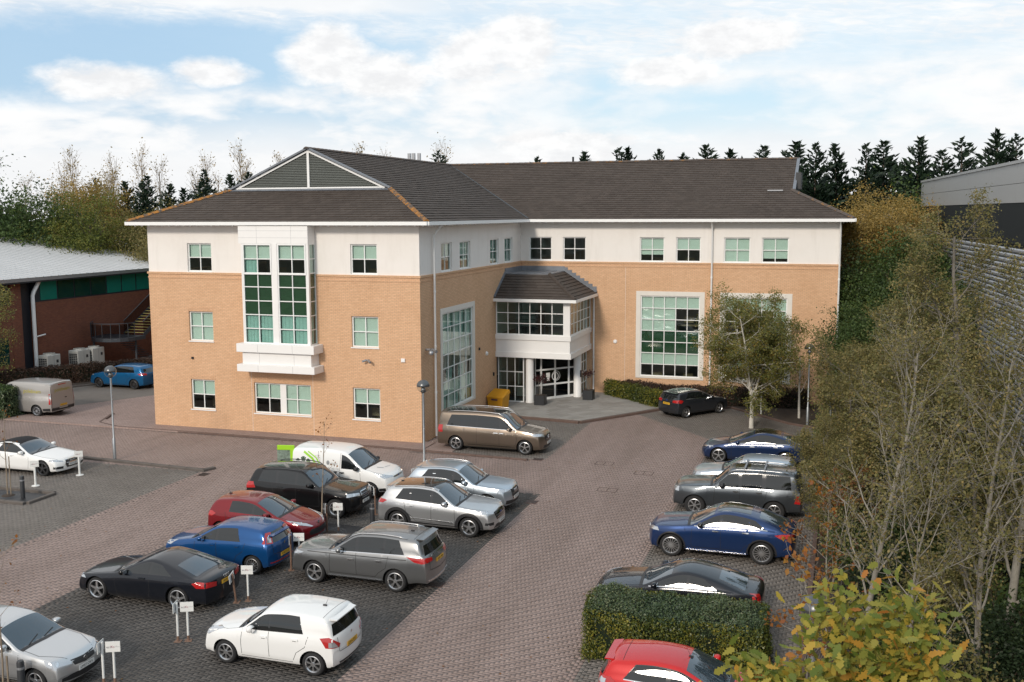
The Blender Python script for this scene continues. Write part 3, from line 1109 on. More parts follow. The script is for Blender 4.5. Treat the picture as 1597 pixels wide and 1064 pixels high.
fitting('alarm_box', (-1.02, -.82, -.07, 0, 3.98, 4.16), 'white_panel')
fb = MB()
fb.tube([(-2.75, 0, 4.02), (-2.75, -.14, 4.02), (-2.62, -.24, 3.98)], .03, 8)
fb.tube([(-2.70, -.2, 4.02), (-2.52, -.34, 3.94)], [.055, .06], 8)
fb.tube([(-2.80, -.14, 4.02), (-2.98, -.28, 3.96)], [.05, .055], 8)
fb.build('security_camera', MATS['grey_metal'], office)
fitting('wall_light', (-12.85, -12.73, -.07, 0, 3.66, 3.78), 'black_plastic')
fb = MB()
fb.tube([(.0, .62, 4.55), (.28, .55, 4.55)], .06, 8)
fb.lathe([(.02, .12), (.10, .08), (.13, 0), (.09, -.09), (.01, -.13)], 14, 'z', (.36, .42, 4.42))
fb.tube([(.2, .9, 4.52), (.5, .75, 4.44)], [.07, .08], 10)
fb.build('dome_camera', MATS['grey_metal'], office)
MB().lathe([(.001, .10), (.09, .085), (.13, .0)], 16, 'x', (.0, 9.45, 3.2), caps=False).build('bulkhead_light', MATS['white_panel'], office)
fitting('wall_sensor', (0, .07, 8.15, 8.27, 3.55, 3.7), 'black_plastic')
fitting('wall_sensor', (0, .07, 10.55, 10.66, 1.75, 1.95), 'black_plastic')
MB().lathe([(.001, -.10), (.09, -.085), (.13, .0)], 16, 'y', (6.0, D_, 3.3), caps=False).build('bulkhead_light', MATS['white_panel'], office)

# ================================================================== entrance porch
PX, PY = 4.45, 11.10
porch = MB().box(0.01, PX - .05, PY + .05, D_ - .001, 4.02, 4.08).build('porch', MATS['carpet'], office)
# soffit slab over the entrance
MB().box(0.01, PX - .03, PY + .03, D_ - .005, 2.84, 2.90).build('porch_soffit', WP, porch)
for (z0, z1, o) in ((3.84, 4.12, .07), (3.12, 3.84, .0), (2.80, 3.12, .07)):
    b = MB()
    b.box(.0005, PX + o, PY - o, PY + .12, z0, z1)
    b.box(PX - .12, PX + o, PY + .1201, D_ - .0005, z0, z1)
    b.build('porch_band', WP, porch, bevel=.006)
# upper glazing
window(office, 'y', PY, -1, .02, PX - .33, 4.12, 6.06, 6, 3, set_back=0, sill=False, name='porch_window')
window(office, 'x', PX, 1, PY + .15, D_ - .02, 4.12, 6.06, 6, 3, ['......', '......', '......'], set_back=0, sill=False, name='porch_window')
MB().box(PX - .33, PX, PY - .005, PY + .15, 4.121, 6.06).build('corner_post', WP, porch)
# roof of the porch
pe = 6.22
k_, t_ = 2.08, .63
ex, ey = PX + .40, PY - .35
zt2 = pe + k_ * t_
tile_slope(porch, [(.001, ey, pe), (ex, ey, pe), (ex - k_, ey + k_, zt2), (.001, ey + k_, zt2)], (0, ey, pe), (ex, ey, pe), (0, ey + k_, zt2), tw=.33, th=.27, single=150, seed=6)
tile_slope(porch, [(ex, ey, pe), (ex, D_ - .001, pe), (ex - k_, D_ - .001, zt2), (ex - k_, ey + k_, zt2)], (ex, ey, pe), (ex, D_, pe), (ex - k_, D_, zt2), tw=.33, th=.27, single=150, seed=7)
MB().box(.001, ex - k_ + .05, ey + k_ - .05, D_ - .001, zt2 - .02, zt2 + .03).build('lead_flat', MATS['lead'], porch)
lf = MB()
lf.box(.001, .05, ey + k_, D_ - .05, zt2 + .031, zt2 + .32)
lf.box(.001, ex - k_ + .05, D_ - .05, D_ - .001, zt2 + .031, zt2 + .32)
lf.bar((.03, ey + .02, pe + .10), (.03, ey + k_, zt2 + .12), .10, .12)
lf.bar((ex - .02, D_ - .05, pe + .10), (ex - k_, D_ - .05, zt2 + .14), .12, .14)
for i in range(8):
    lf.box(ex - .05 - k_ * i / 8 - .25, ex - .02 - k_ * i / 8, D_ - .035, D_ - .001, pe + .15 + (zt2 - pe) * i / 8, pe + .42 + (zt2 - pe) * i / 8)
lf.build('lead_flashing', MATS['lead'], porch)
rj = MB()
for i in range(5):
    rj.box(.3 + i * .5, .33 + i * .5, ey + k_, D_ - .06, zt2 + .03, zt2 + .055)
rj.build('lead_roll', MATS['lead'], porch)
ridge_caps(porch, (ex - .02, ey + .02, pe + .06), (ex - k_, ey + k_, zt2 + .06), .13, 'roof_tile', 'hip_tile')
pg = MB()
pg.box(.0008, ex + .06, ey - .08, ey + .03, pe - .16, pe + .01)
pg.box(ex - .03, ex + .06, ey + .031, D_ - .0008, pe - .16, pe + .01)
pg.build('porch_gutter', GT, porch)
MB().box(.001, ex - .04, ey + .04, D_ - .002, pe - .15, pe - .13).build('porch_soffit', WP, porch)
# ground level: glazing, columns and the skewed doors
TZ = .13
window(office, 'y', PY + .32, -1, .02, 1.62, TZ + .0, 2.83, 3, 3, set_back=0, sill=False, name='porch_window')
window(office, 'x', PX - .22, 1, 14.55, D_ - .02, TZ, 2.83, 2, 4, ['..', '..', '..', '..'], set_back=0, sill=False, name='porch_window')
for (cx, cy) in ((1.95, PY + .38), (PX - .32, 14.15)):
    o = MB().lathe([(.25, TZ), (.25, TZ + .08), (.235, TZ + .1), (.235, 2.79)], 24, 'z', (cx, cy, 0)).build('column', WP, porch)
    auto_smooth(o)
# door screen in its own frame, turned to run between the columns
dA, dB = Vector((2.12, 12.05, 0)), Vector((3.92, 14.25, 0))
dv = (dB - dA)
DL = dv.length
ds = empty('door_screen', dA, math.atan2(dv.y, dv.x))
ds.parent = office
db = MB()


def dbx(a, b, q, t, d0=0, d1=.07):
    db.box(a, b, d0, d1, q, t)


edges = [0, .42, .42 + (DL - .84) / 2, DL - .42, DL]
for a in edges:
    w_ = .07 if a in (0, DL) else .10
    dbx(max(0, a - w_ / 2), min(DL, a + w_ / 2), TZ, 2.83)
rows_ = [TZ, 1.02, 1.92, 2.83]
for z in rows_:
    for i in range(4):
        dbx(edges[i] + .05, edges[i + 1] - .05, max(TZ, z - .05) if z > TZ else TZ, min(2.83, z + .05) if z > TZ else TZ + .14, .005, .065)
db.build('door_frame', MATS['upvc'], ds)
for i in range(4):
    for j in range(3):
        w_ = edges[i + 1] - edges[i] - .1
        link_mesh('pane', pane_mesh('y', w_, rows_[j + 1] - rows_[j] - .1, MATS['door_glass']), ds, ((edges[i] + edges[i + 1]) / 2, .035, (rows_[j] + rows_[j + 1]) / 2))
cxr = edges[2]
o = MB().lathe([(.20, -.006), (.20, .0), (.235, .0), (.235, -.006), (.20, -.006)], 28, 'y', (cxr, -.005, 1.48), caps=False).build('door_emblem', MATS['upvc'], ds)
MB().lathe([(.28, -.006), (.28, .0), (.30, .0), (.30, -.006), (.28, -.006)], 28, 'y', (cxr + .05, -.005, 1.50), caps=False).build('door_emblem', MATS['upvc'], ds)
for (a, q, w_, h_) in ((.78, 1.46, .27, .26), (.84, 1.24, .20, .20), (.60, 1.5, .09, .06), (.58, 1.36, .12, .09)):
    MB().box(a, a + w_, .018, .024, q, q + h_).build('paper_notice', WP, ds)
MB().box(PX - .13, PX - .06, 14.0, 14.2, 1.35, 1.75).build('door_entry_panel', MATS['dark_metal'], porch)
# dark lobby behind
MB().box(.05, .12, PY + .6, D_ - .1, TZ, 2.8).build('lobby_wall', MATS['interior'], porch)
MB().prism([(.06, PY + .45), (1.9, PY + .45), (2.15, 12.15), (3.9, 14.33), (3.9, D_ - .05), (.06, D_ - .05)], TZ - .01, TZ + .012).build('lobby_floor', MATS['carpet'], porch)
lb = MB()
lb.box(.6, 2.0, 13.2, 13.9, TZ + .02, TZ + .55)
lb.box(1.0, 1.05, 12.2, 12.7, TZ + .9, TZ + 1.6)
lb.build('lobby_desk', MATS['ceiling_inside'], porch)
for bxs in ((.03, .05, PY + .2, D_ - .06, 4.09, 6.05), (.06, PX - .2, D_ - .05, D_ - .03, 4.09, 6.05)):
    MB().box(*bxs).build('lobby_wall', pmat('lobby_paint', (.42, .46, .43), .9), porch)
MB().box(1.4, 1.9, D_ - 1.6, D_ - 1.2, 4.09, 5.2).build('lobby_chair', MATS['dark_metal'], porch)
rl = MB()
for z in (4.6, 4.85, 5.1):
    rl.bar((.3, PY + 1.6, z), (2.3, PY + 1.6, z), .03)
for x in (.3, .95, 1.6, 2.3):
    rl.bar((x, PY + 1.6, 4.1), (x, PY + 1.6, 5.15), .035)
rl.build('inner_railing', MATS['dark_metal'], porch)

# ================================================================== ground and paving
pmat('soil', (.045, .032, .024), .95, var=.4, vscale=3, bump=.03, bscale=9)
pmat('far_ground', (.055, .060, .032), .95, var=.35, vscale=.3)
pmat('joint_sand', (.150, .120, .105), .95, var=.2, vscale=5)
tint_mat('red_block', [(.276, .210, .187), (.296, .226, .202), (.318, .244, .219)], .8, ((.20, .16, .14), .9, .62, .25), dirt=.34, dscale=.55, stretch=.18)
tint_mat('grey_block', [(.172, .153, .137), (.190, .170, .153), (.210, .188, .170)], .8, ((.09, .08, .07), .9, .62, .3), dirt=.3, dscale=.3)
tint_mat('dark_block', [(.086, .079, .074), (.100, .092, .086), (.116, .107, .100)], .75, ((.13, .12, .11), 1.1, .66, .3), dirt=.5, dscale=.3)
tint_mat('slab', [(.27, .255, .235), (.31, .295, .275), (.345, .33, .31)], .8, dirt=.2, dscale=.6)
pmat('kerb_red', (.12, .078, .064), .85, var=.25, vscale=3, bump=.004, bscale=50)
pmat('kerb_grey', (.11, .095, .085), .85, var=.25, vscale=3, bump=.004, bscale=50)
pmat('rust_iron', (.085, .048, .038), .8, var=.4, vscale=12)

g = MB().add([(-900, -300, -.09), (900, -300, -.09), (900, 1500, -.09), (-900, 1500, -.09)], [(0, 1, 2, 3)]).build('ground', MATS['far_ground'])
tag(g, kind='structure')


def far_paving_mat():
    m, g, b = base_mat('far_paving')
    geo = g.n('ShaderNodeNewGeometry')
    br = g.n('ShaderNodeTexBrick')
    g.link(geo.outputs['Position'], br.inputs['Vector'])
    br.inputs['Scale'].default_value = 1
    br.inputs['Brick Width'].default_value = .2
    br.inputs['Row Height'].default_value = .1
    br.inputs['Mortar Size'].default_value = .006
    br.inputs['Color1'].default_value = (.285, .208, .184, 1)
    br.inputs['Color2'].default_value = (.345, .255, .227, 1)
    br.inputs['Mortar'].default_value = (.13, .10, .085, 1)
    n = g.ramp(g.noise(geo.outputs['Position'], .3, 6, .6), .35, .75)
    g.link(g.mix(g.math('MULTIPLY', n, .3), br.outputs[0], (.45, .42, .40), 'MULTIPLY'), b.inputs['Base Color'])
    b.inputs['Roughness'].default_value = .85
    MATS['far_paving'] = m
    return m


far_paving_mat()
# sheet under and beyond the single blocks
car_park = MB().add([(-70, -60, -.013), (18.8, -60, -.013), (18.8, 40, -.013), (-70, 40, -.013)], [(0, 1, 2, 3)]).build('car_park_paving', MATS['joint_sand'])
tag(car_park, kind='structure')


def herringbone():
    U = .1
    x0, x1, y0, y1 = -30.0, 18.7, -32.0, 14.5
    ix = np.arange(int(x0 / U), int(x1 / U))
    iy = np.arange(int(y0 / U), int(y1 / U))
    GX, GY = np.meshgrid(ix, iy, indexing='ij')
    k = np.mod(GX - GY, 4)
    hor = k == 0
    ver = k == 3
    A = np.concatenate([np.stack([GX[hor], GY[hor], np.full(hor.sum(), 2), np.ones(hor.sum(), int)], 1),
                        np.stack([GX[ver], GY[ver], np.ones(ver.sum(), int), np.full(ver.sum(), 2)], 1)]).astype(float)
    cx, cy = (A[:, 0] + A[:, 2] / 2) * U, (A[:, 1] + A[:, 3] / 2) * U
    hw, hh = A[:, 2] * U / 2, A[:, 3] * U / 2
    strips = []
    lines = [(8.0, -32, -7.0), (13.4, -32, 4.6), (-7.1, -19.6, -7.9), (-2.3, -32, -7.0)]
    keep = np.ones(len(cx), bool)
    for (lx, la, lb) in lines:
        keep &= ~((np.abs(cx - lx) < .2) & (cy > la) & (cy < lb))
        yy = np.arange(la + .1, lb - .1, .2)
        for o in (-.15, -.05, .05, .15):
            strips.append(np.stack([np.full(len(yy), lx + o), yy + (.1 if abs(o) > .1 else 0), np.full(len(yy), .05), np.full(len(yy), .1)], 1))
    P = np.stack([cx, cy, hw, hh], 1)[keep]
    P = np.concatenate([P] + strips)
    cx, cy = P[:, 0], P[:, 1]
    d = np.stack([cx - CAM_POS.x, cy - CAM_POS.y, np.full(len(cx), -CAM_POS.z)], 1)
    z = d @ np.array(_f)
    px = 798.5 + 1611.48 * (d @ np.array(_r)) / z
    py = 532 - 1611.48 * (d @ np.array(_u)) / z
    ok = (px > -70) & (px < 1660) & (py < 1130) & (z < 66)
    ok &= ~((cx < .05) & (cy > -1.30))                                  # footway and building
    ok &= ~((cx > .05) & (cx < 5.95) & (cy > -1.72) & (cy < -1.28))
    ok &= ~((cy > 7.55) & (cx < 6.0)) & ~((cx >= 5.9) & (cy - 7.2 > (cx - 6.0) * 1.4))
    ok &= ~((cx > 9.4) & ((cx - 13.27) * .66 + (cy - 13.67) * .75 > 0)) & ~((cx > 9.3) & (cx < 13.2) & (cy > 12.9))
    ok &= (cx < 18.65)
    ok &= ~((cx < -10.6) & (cx > -16) & (cy > -14.05) & (cy < -12.75))
    ok &= ~((cx > 1.0) & (cx < 3.75) & (cy > -15.0) & (cy < -12.9))
    P, z = P[ok], z[ok]
    cx, cy = P[:, 0], P[:, 1]
    centre = (cx > -2.3) & (cx < 8.0) & (cy < -6.9)
    bay_l = (cx < -7.1) & (cy > -19.6) & (cy < -7.8)
    bay_r = (cx > 13.4) & (cy < 4.6)
    bay_v = (cx > 1.3) & (cx < 6.6 + (cy + 1.3) * .0) & (cy > -1.3) & (cy < 7.6)
    bay_f = (4.53 * cx + 3.95 * cy) > (4.53 * 9.67 + 3.95 * 9.12)
    grey = bay_l | bay_r | bay_v | bay_f
    zone = np.where(centre, 2, np.where(grey, 1, 0))
    order = np.argsort(z)
    P, zone, z = P[order], zone[order], z[order]
    n = len(P)
    gap = .0026
    X0, X1 = P[:, 0] - P[:, 2] + gap, P[:, 0] + P[:, 2] - gap
    Y0, Y1 = P[:, 1] - P[:, 3] + gap, P[:, 1] + P[:, 3] - gap
    rz = rng.normal(0, .0006, (n, 4))
    ZT = rz + rng.normal(0, .001, (n, 1))
    ch = .006
    ZB = np.full(n, -.0125)
    # bevelled block: 4 bottom, 4 shoulder, 4 top
    V = np.zeros((n, 8, 3))
    for i, (xx, yy) in enumerate(((X0, Y0), (X1, Y0), (X1, Y1), (X0, Y1))):
        sx = 1 if i in (1, 2) else -1
        sy = 1 if i in (2, 3) else -1
        V[:, i] = np.stack([xx, yy, ZB], 1)
        V[:, 4 + i] = np.stack([xx - sx * ch * .2, yy - sy * ch * .2, ZT[:, i]], 1)
    f0 = np.array([(4, 5, 6, 7), (0, 1, 5, 4), (1, 2, 6, 5), (2, 3, 7, 6), (3, 0, 4, 7)])
    tint = rng.random(n)
    mats = ['red_block', 'grey_block', 'dark_block']
    single = 300
    for i in range(single):
        me = np_mesh('paving_block', V[i], f0, MATS[mats[zone[i]]], np.full(5, tint[i]))
        link_mesh('paving_block', me, car_park)
    for zi, nm in ((0, 'red_block_paving'), (1, 'grey_block_paving'), (2, 'dark_block_paving')):
        s = np.where(zone[single:] == zi)[0] + single
        F = (f0[None] + (np.arange(len(s)) * 8)[:, None, None]).reshape(-1, 4)
        me = np_mesh(nm, V[s].reshape(-1, 3), F, MATS[mats[zi]], np.repeat(tint[s], 5))
        o = link_mesh(nm, me, car_park)
        o['kind'] = 'stuff'


herringbone()
o = MB().add([(-69, -1.25, -.006), (-15.4, -1.25, -.006), (-15.4, 39, -.006), (-69, 39, -.006)], [(0, 1, 2, 3)]).build('far_paving', MATS['far_paving'], car_park)
o = MB().add([(-69, -40, -.008), (-29.9, -40, -.008), (-29.9, -1.2, -.008), (-69, -1.2, -.008)], [(0, 1, 2, 3)]).build('far_paving', MATS['far_paving'], car_park)
o = MB().add([(-33, 3.6, .0), (-23.5, 3.6, .0), (-17.5, 14.5, .0), (-33, 14.5, .0)], [(0, 1, 2, 3)]).build('bay_paving', MATS['grey_block'], car_park)


def kerb_run(name, pts, w, z0, z1, mat, label=None, step=.9, side=1):
    """kerb stones one by one along a line"""
    root = empty(name, (pts[0][0], pts[0][1], 0))
    tag(root, kind='structure')
    for a, b in zip(pts[:-1], pts[1:]):
        a, b = Vector((*a, 0)), Vector((*b, 0))
        d = b - a
        n = max(1, round(d.length / step))
        dn = d.normalized()
        s = Vector((-dn.y, dn.x, 0)) * side
        L = d.length / n
        mb = MB().prism([(0, 0), (L - .008, 0), (L - .008, w), (0, w)] if side > 0 else [(0, 0), (0, -w), (L - .008, -w), (L - .008, 0)], z0, z1)
        me = mb.mesh('kerb_stone', mat)
        bm = bmesh.new()
        bm.from_mesh(me)
        bmesh.ops.bevel(bm, geom=[e for e in bm.edges if all(v.co.z > z1 - .001 for v in e.verts)], offset=.02, segments=1, affect='EDGES')
        bm.to_mesh(me)
        bm.free()
        for k in range(n):
            link_mesh('kerb_stone', me, root, Vector(a + dn * (L * k)) - Vector((pts[0][0], pts[0][1], 0)), (0, 0, math.atan2(dn.y, dn.x)))
    return root


# footway along the front wall
fw = MB().box(-30, .55, -1.12, .35, -.02, .062).build('footway', MATS['far_paving'])
tag(fw, kind='structure')
MB().box(.551, 2.0, -1.12, .9, -.02, .030).build('footway_ramp', MATS['far_paving'], fw)
kerb_run('kerb', [(-16.9, -.93), (-8.0, -1.0), (0.0, -1.28), (5.85, -1.58)], .16, -.02, .07, MATS['kerb_red'], side=-1)
kerb_run('kerb', [(-16.9, -.93), (-18.5, -.3), (-19.5, 2.0)], .16, -.02, .07, MATS['kerb_red'])
# edge of the left bays, with the short return at its end
kerb_run('kerb', [(-26.0, -7.0), (-13.5, -7.42), (-6.95, -7.82)], .2, -.02, .11, MATS['kerb_grey'], side=1)
kerb_run('kerb', [(-6.95, -7.82), (-6.75, -7.2)], .2, -.02, .11, MATS['kerb_grey'], side=1)
# terrace of slabs before the doors
TP = [(0.02, 7.75), (3.6, 7.5), (6.0, 7.2), (7.5, 9.3), (9.45, 12.1), (5.9, 16.03), (0.02, 16.03)]
terrace = MB().prism(TP, -.02, .098).build('entrance_terrace', MATS['joint_sand'])
tag(terrace, kind='structure')
rr = random.Random(3)
pl = []
for i in range(len(TP)):
    p, q = TP[i], TP[(i + 1) % len(TP)]
    L = math.hypot(q[0] - p[0], q[1] - p[1])
    nx, ny = (q[1] - p[1]) / L, -(q[0] - p[0]) / L
    pl.append((nx, ny, nx * p[0] + ny * p[1]))
ca, sa = math.cos(R(52)), math.sin(R(52))
for i in range(-22, 34):
    for j in range(-34, 34):
        uu, vv = i * .75 + (.37 if j % 2 else 0), j * .5
        q = [(uu + .009, vv + .009), (uu + .741, vv + .009), (uu + .741, vv + .491), (uu + .009, vv + .491)]
        q = [(a * ca - b * sa + 4, a * sa + b * ca + 11) for a, b in q]
        for p_ in pl:
            if q:
                q = clip(q, *p_)
        if len(q) < 3:
            continue
        ar = abs(sum(q[k][0] * q[(k + 1) % len(q)][1] - q[(k + 1) % len(q)][0] * q[k][1] for k in range(len(q)))) / 2
        if ar < .01:
            continue
        mb = MB().prism(q, .095, .125 + rr.uniform(-.003, .003))
        o = mb.build('slab', MATS['slab'], terrace)
        at = o.data.attributes.new('tint', 'FLOAT', 'FACE')
        at.data.foreach_set('value', [rr.random()] * len(o.data.polygons))
kerb_run('kerb', [(0.3, 7.60), (3.6, 7.36), (6.05, 7.05), (7.62, 9.2), (9.55, 12.0)], .14, -.02, .135, MATS['kerb_red'], side=-1)

# planting beds
bed = MB().prism([(5.9, 16.0), (9.5, 12.15), (10.4, 12.9), (13.3, 13.8), (16.7, 10.1), (18.8, 9.0), (18.8, 16.0)], -.05, .06).build('planting_bed', MATS['soil'])
tag(bed, kind='structure')
kerb_run('kerb', [(10.3, 12.75), (13.25, 13.6), (16.65, 9.95), (18.7, 8.8)], .15, -.02, .10, MATS['kerb_red'], side=1)
bed2 = MB().prism([(18.72, -50), (27, -50), (27, 60), (18.72, 60)], -.3, .05).build('planting_strip', MATS['soil'])
tag(bed2, kind='structure')
kerb_run('kerb', [(18.66, 9.0), (18.66, -14.0), (18.66, -30)], .15, -.02, .10, MATS['kerb_red'], side=-1)
bed3 = MB().prism([(-33, 11.5), (-29.3, 7.6), (-27.6, 9.6), (-23.0, 14.5), (-33, 14.6)], -.05, .06).build('planting_bed', MATS['soil'])
tag(bed3, kind='structure')
kerb_run('kerb', [(-30.2, 4.2), (-27.9, 8.9), (-24.5, 14.0)], .15, -.02, .11, MATS['kerb_grey'], side=1)


def matting(x0, x1, y0, y1):
    o = MB().box(x0, x1, y0, y1, -.02, .015).build('tree_pit', MATS['black_plastic'])
    tag(o, kind='structure')
    ring = MB()
    cx, cy = (x0 + x1) / 2, (y0 + y1) / 2
    for r0 in (.28, .42, .56):
        ring.lathe([(r0, .015), (r0 + .03, .028), (r0 + .06, .015)], 28, 'z', (cx, cy, 0), caps=False)
    ring.build('pit_ring', MATS['dark_metal'], o)
    MB().lathe([(.26, .014), (.2, .05), (.001, .07)], 16, 'z', (cx, cy, 0), caps=False).build('pit_soil', MATS['soil'], o)
    return o


matting(-13.6, -10.75, -14.0, -12.8)
kerb_run('kerb', [(-16, -14.15), (-10.6, -14.15), (-10.6, -12.7), (-16, -12.7)], .16, -.02, .11, MATS['kerb_grey'], side=-1)
matting(1.05, 3.7, -14.95, -12.95)
matting(1.6, 3.7, -29.3, -27.6)

# drains and manhole frames set into the paving
for (x, y, w, l, lab) in ((7.85, -17.5, .45, .45, 'rust brown drain grate in front of grey estate'), (8.0, -8.1, .45, .45, 'rust brown drain grate beyond silver cars'),
                          (6.25, -1.35, .45, .4, 'rust brown drain grate by the brown people carrier'), (-6.7, -8.2, .4, .5, 'rust brown drain grate at the kerb end')):
    b = MB().box(-w / 2, w / 2, -l / 2, l / 2, -.02, .008)
    root = b.build('drain_grate', MATS['rust_iron'], None, loc=(x, y, 0))
    tag(root, lab, 'drain', 'drain grates in the paving')
    gb = MB()
    for i in range(7):
        gb.box(-w / 2 + .03 + i * (w - .06) / 7, -w / 2 + .05 + i * (w - .06) / 7, -l / 2 + .02, l / 2 - .02, .008, .016)
    gb.build('grate_bars', MATS['dark_metal'], root)
for (x, y, lab) in ((11.3, -2.4, 'block filled manhole cover outlined in the red paving near dark 4x4'), (10.4, -5.5, 'block filled manhole cover nearest the middle of the red aisle'), (9.3, -1.2, 'block filled manhole cover beyond the drain towards the doors')):
    b = MB()
    for (a0, a1, b0, b1) in ((-.4, .4, -.3, -.27), (-.4, .4, .27, .3), (-.4, -.37, -.27, .27), (.37, .4, -.27, .27), (-.015, .015, -.27, .27)):
        b.box(a0, a1, b0, b1, -.01, .006)
    o = b.build('manhole_cover', MATS['rust_iron'], None, loc=(x, y, 0))
    tag(o, lab, 'manhole', 'manhole covers in the paving')

# air between here and the trees stays clear; fallen leaves dot the paving

# ================================================================== vehicles
def paint(name, col, metal=0.0, rough=0.35, flake=0.0):
    if name in MATS:
        return MATS[name]
    m, g, b = base_mat(name)
    tc = g.n('ShaderNodeTexCoord').outputs['Object']
    s = g.n('ShaderNodeSeparateXYZ')
    g.link(tc, s.inputs[0])
    # road film low down on the panels
    dirt = g.math('MULTIPLY', g.math('SUBTRACT', 1.0, g.ramp(g.math('ADD', s.outputs[2], g.math('MULTIPLY', g.noise(tc, 3.0, 4), .3)), .24, .58)), .16)
    g.link(g.mix(dirt, col, (.12, .105, .09)), b.inputs['Base Color'])
    b.inputs['Metallic'].default_value = metal
    g.link(g.math('ADD', rough, g.math('MULTIPLY', dirt, .5)), b.inputs['Roughness'])
    b.inputs['Specular IOR Level'].default_value = .12
    b.inputs['Coat Weight'].default_value = .9
    b.inputs['Coat Roughness'].default_value = .02
    MATS[name] = m
    return m


pmat('tyre', (.018, .018, .019), .85, var=.2, vscale=20)
pmat('alloy', (.58, .58, .59), .28, metal=.9)
pmat('dark_alloy', (.10, .10, .105), .3, metal=.8)
pmat('chrome', (.75, .75, .76), .12, metal=1.0)
pmat('car_glass', (.008, .010, .011), .02, spec=.75, coat=.3)
pmat('car_glass_clear', (.016, .036, .056), .01, spec=.8, coat=.8)  # bluish tint, put in also for the blue of reflected sky
pmat('trim', (.020, .020, .022), .5)
pmat('gloss_black', (.008, .008, .009), .1, coat=1)
pmat('lamp_clear', (.50, .52, .55), .08, metal=.55, coat=1)
pmat('lamp_red', (.42, .012, .012), .12, coat=1)
pmat('lamp_amber', (.60, .20, .02), .15, coat=1)
pmat('plate_white', (.72, .72, .70), .4)
pmat('plate_yellow', (.70, .40, .03), .4)
pmat('letter_black', (.01, .01, .01), .5)
pmat('seam', (.012, .012, .013), .7)
pmat('soft_top', (.010, .010, .012), .95, bump=.002, bscale=200)
pmat('rubber', (.012, .012, .012), .8)


def round_poly(pts, rad):
    """soften the corners of a polyline (x ascending or descending)"""
    out = [pts[0]]
    for i in range(1, len(pts) - 1):
        p, a, b = Vector(pts[i]), Vector(pts[i - 1]), Vector(pts[i + 1])
        r = rad[i] if hasattr(rad, '__len__') else rad
        ra, rb = min(r, (a - p).length * .48), min(r, (b - p).length * .48)
        A, B = p + (a - p).normalized() * ra, p + (b - p).normalized() * rb
        for t in (0, .2, .4, .6, .8, 1):
            out.append(tuple(A * (1 - t) ** 2 + p * 2 * t * (1 - t) + B * t * t))
    out.append(pts[-1])
    return out


def interp(pl):
    xs = np.array([p[0] for p in pl])
    zs = np.array([p[1] for p in pl])
    o = np.argsort(xs, kind='stable')
    xs, zs = xs[o], zs[o]
    return lambda x: np.interp(x, xs, zs)


def smooth01(t):
    t = max(0.0, min(1.0, t))
    return t * t * (3 - 2 * t)


WHEELS = {}


def wheel_meshes(r, rim, style, n, tw=.21):
    key = (round(r, 3), round(rim, 3), style, n)
    if key in WHEELS:
        return WHEELS[key]
    h = tw / 2
    t = MB().lathe([(rim, -h + .01), (rim + .02, -h), (r - .035, -h + .004), (r - .008, -h + .03), (r, -h + .06), (r, h - .06), (r - .008, h - .03), (r - .035, h - .004), (rim + .02, h), (rim, h - .01), (rim - .02, 0), (rim, -h + .01)], 32, 'y', caps=False)
    tm = t.mesh('wheel', MATS['tyre'], True)
    m = MB()
    # rim seen from its outer side (-y)
    m.lathe([(rim, -h + .012), (rim - .018, -h + .006), (rim - .035, -h + .03), (rim - .045, -.02), (rim - .045, .05)], 32, 'y', caps=False)
    m.lathe([(.062, -h + .022), (.055, -h + .012), (.001, -h + .010)], 16, 'y', caps=False)
    hy = -h + .022
    for k in range(n):
        a = 2 * math.pi * (k + .25) / n
        pairs = [(0, .0)] if style in ('s', 'f') else [(-.12 if style == 'y' else -.09, 1), (.12 if style == 'y' else .09, 1)]
        for (da, sp) in pairs:
            ca, sa = math.cos(a), math.sin(a)
            cb, sb = math.cos(a + da), math.sin(a + da)
            w0, w1 = {'s': (.036, .026), 'f': (.012, .010), 'd': (.013, .011), 'y': (.014, .018)}[style]
            p0 = Vector((ca * .045, hy, sa * .045))
            p1 = Vector((cb * (rim - .02), hy + .012, sb * (rim - .02)))
            d = (p1 - p0).normalized()
            s = d.cross(Vector((0, 1, 0))).normalized()
            P = [p0 - s * w0, p0 + s * w0, p1 + s * w1, p1 - s * w1]
            Q = [q + Vector((0, .03, 0)) for q in P]
            m.add(P + Q, [(0, 1, 2, 3), (0, 4, 5, 1), (1, 5, 6, 2), (2, 6, 7, 3), (3, 7, 4, 0)])
    rm = m.mesh('rim', MATS['alloy'])
    disc = MB().lathe([(rim - .04, .03), (.001, .03)], 24, 'y', caps=False)
    disc.lathe([(.15, .0), (.15, .02), (.05, .02)], 20, 'y', caps=False)
    dm = disc.mesh('brake_disc_dark_backing', MATS['rubber'])  # brake disc and black backing that paints the shade between spokes
    WHEELS[key] = (tm, rm, dm)
    return WHEELS[key]


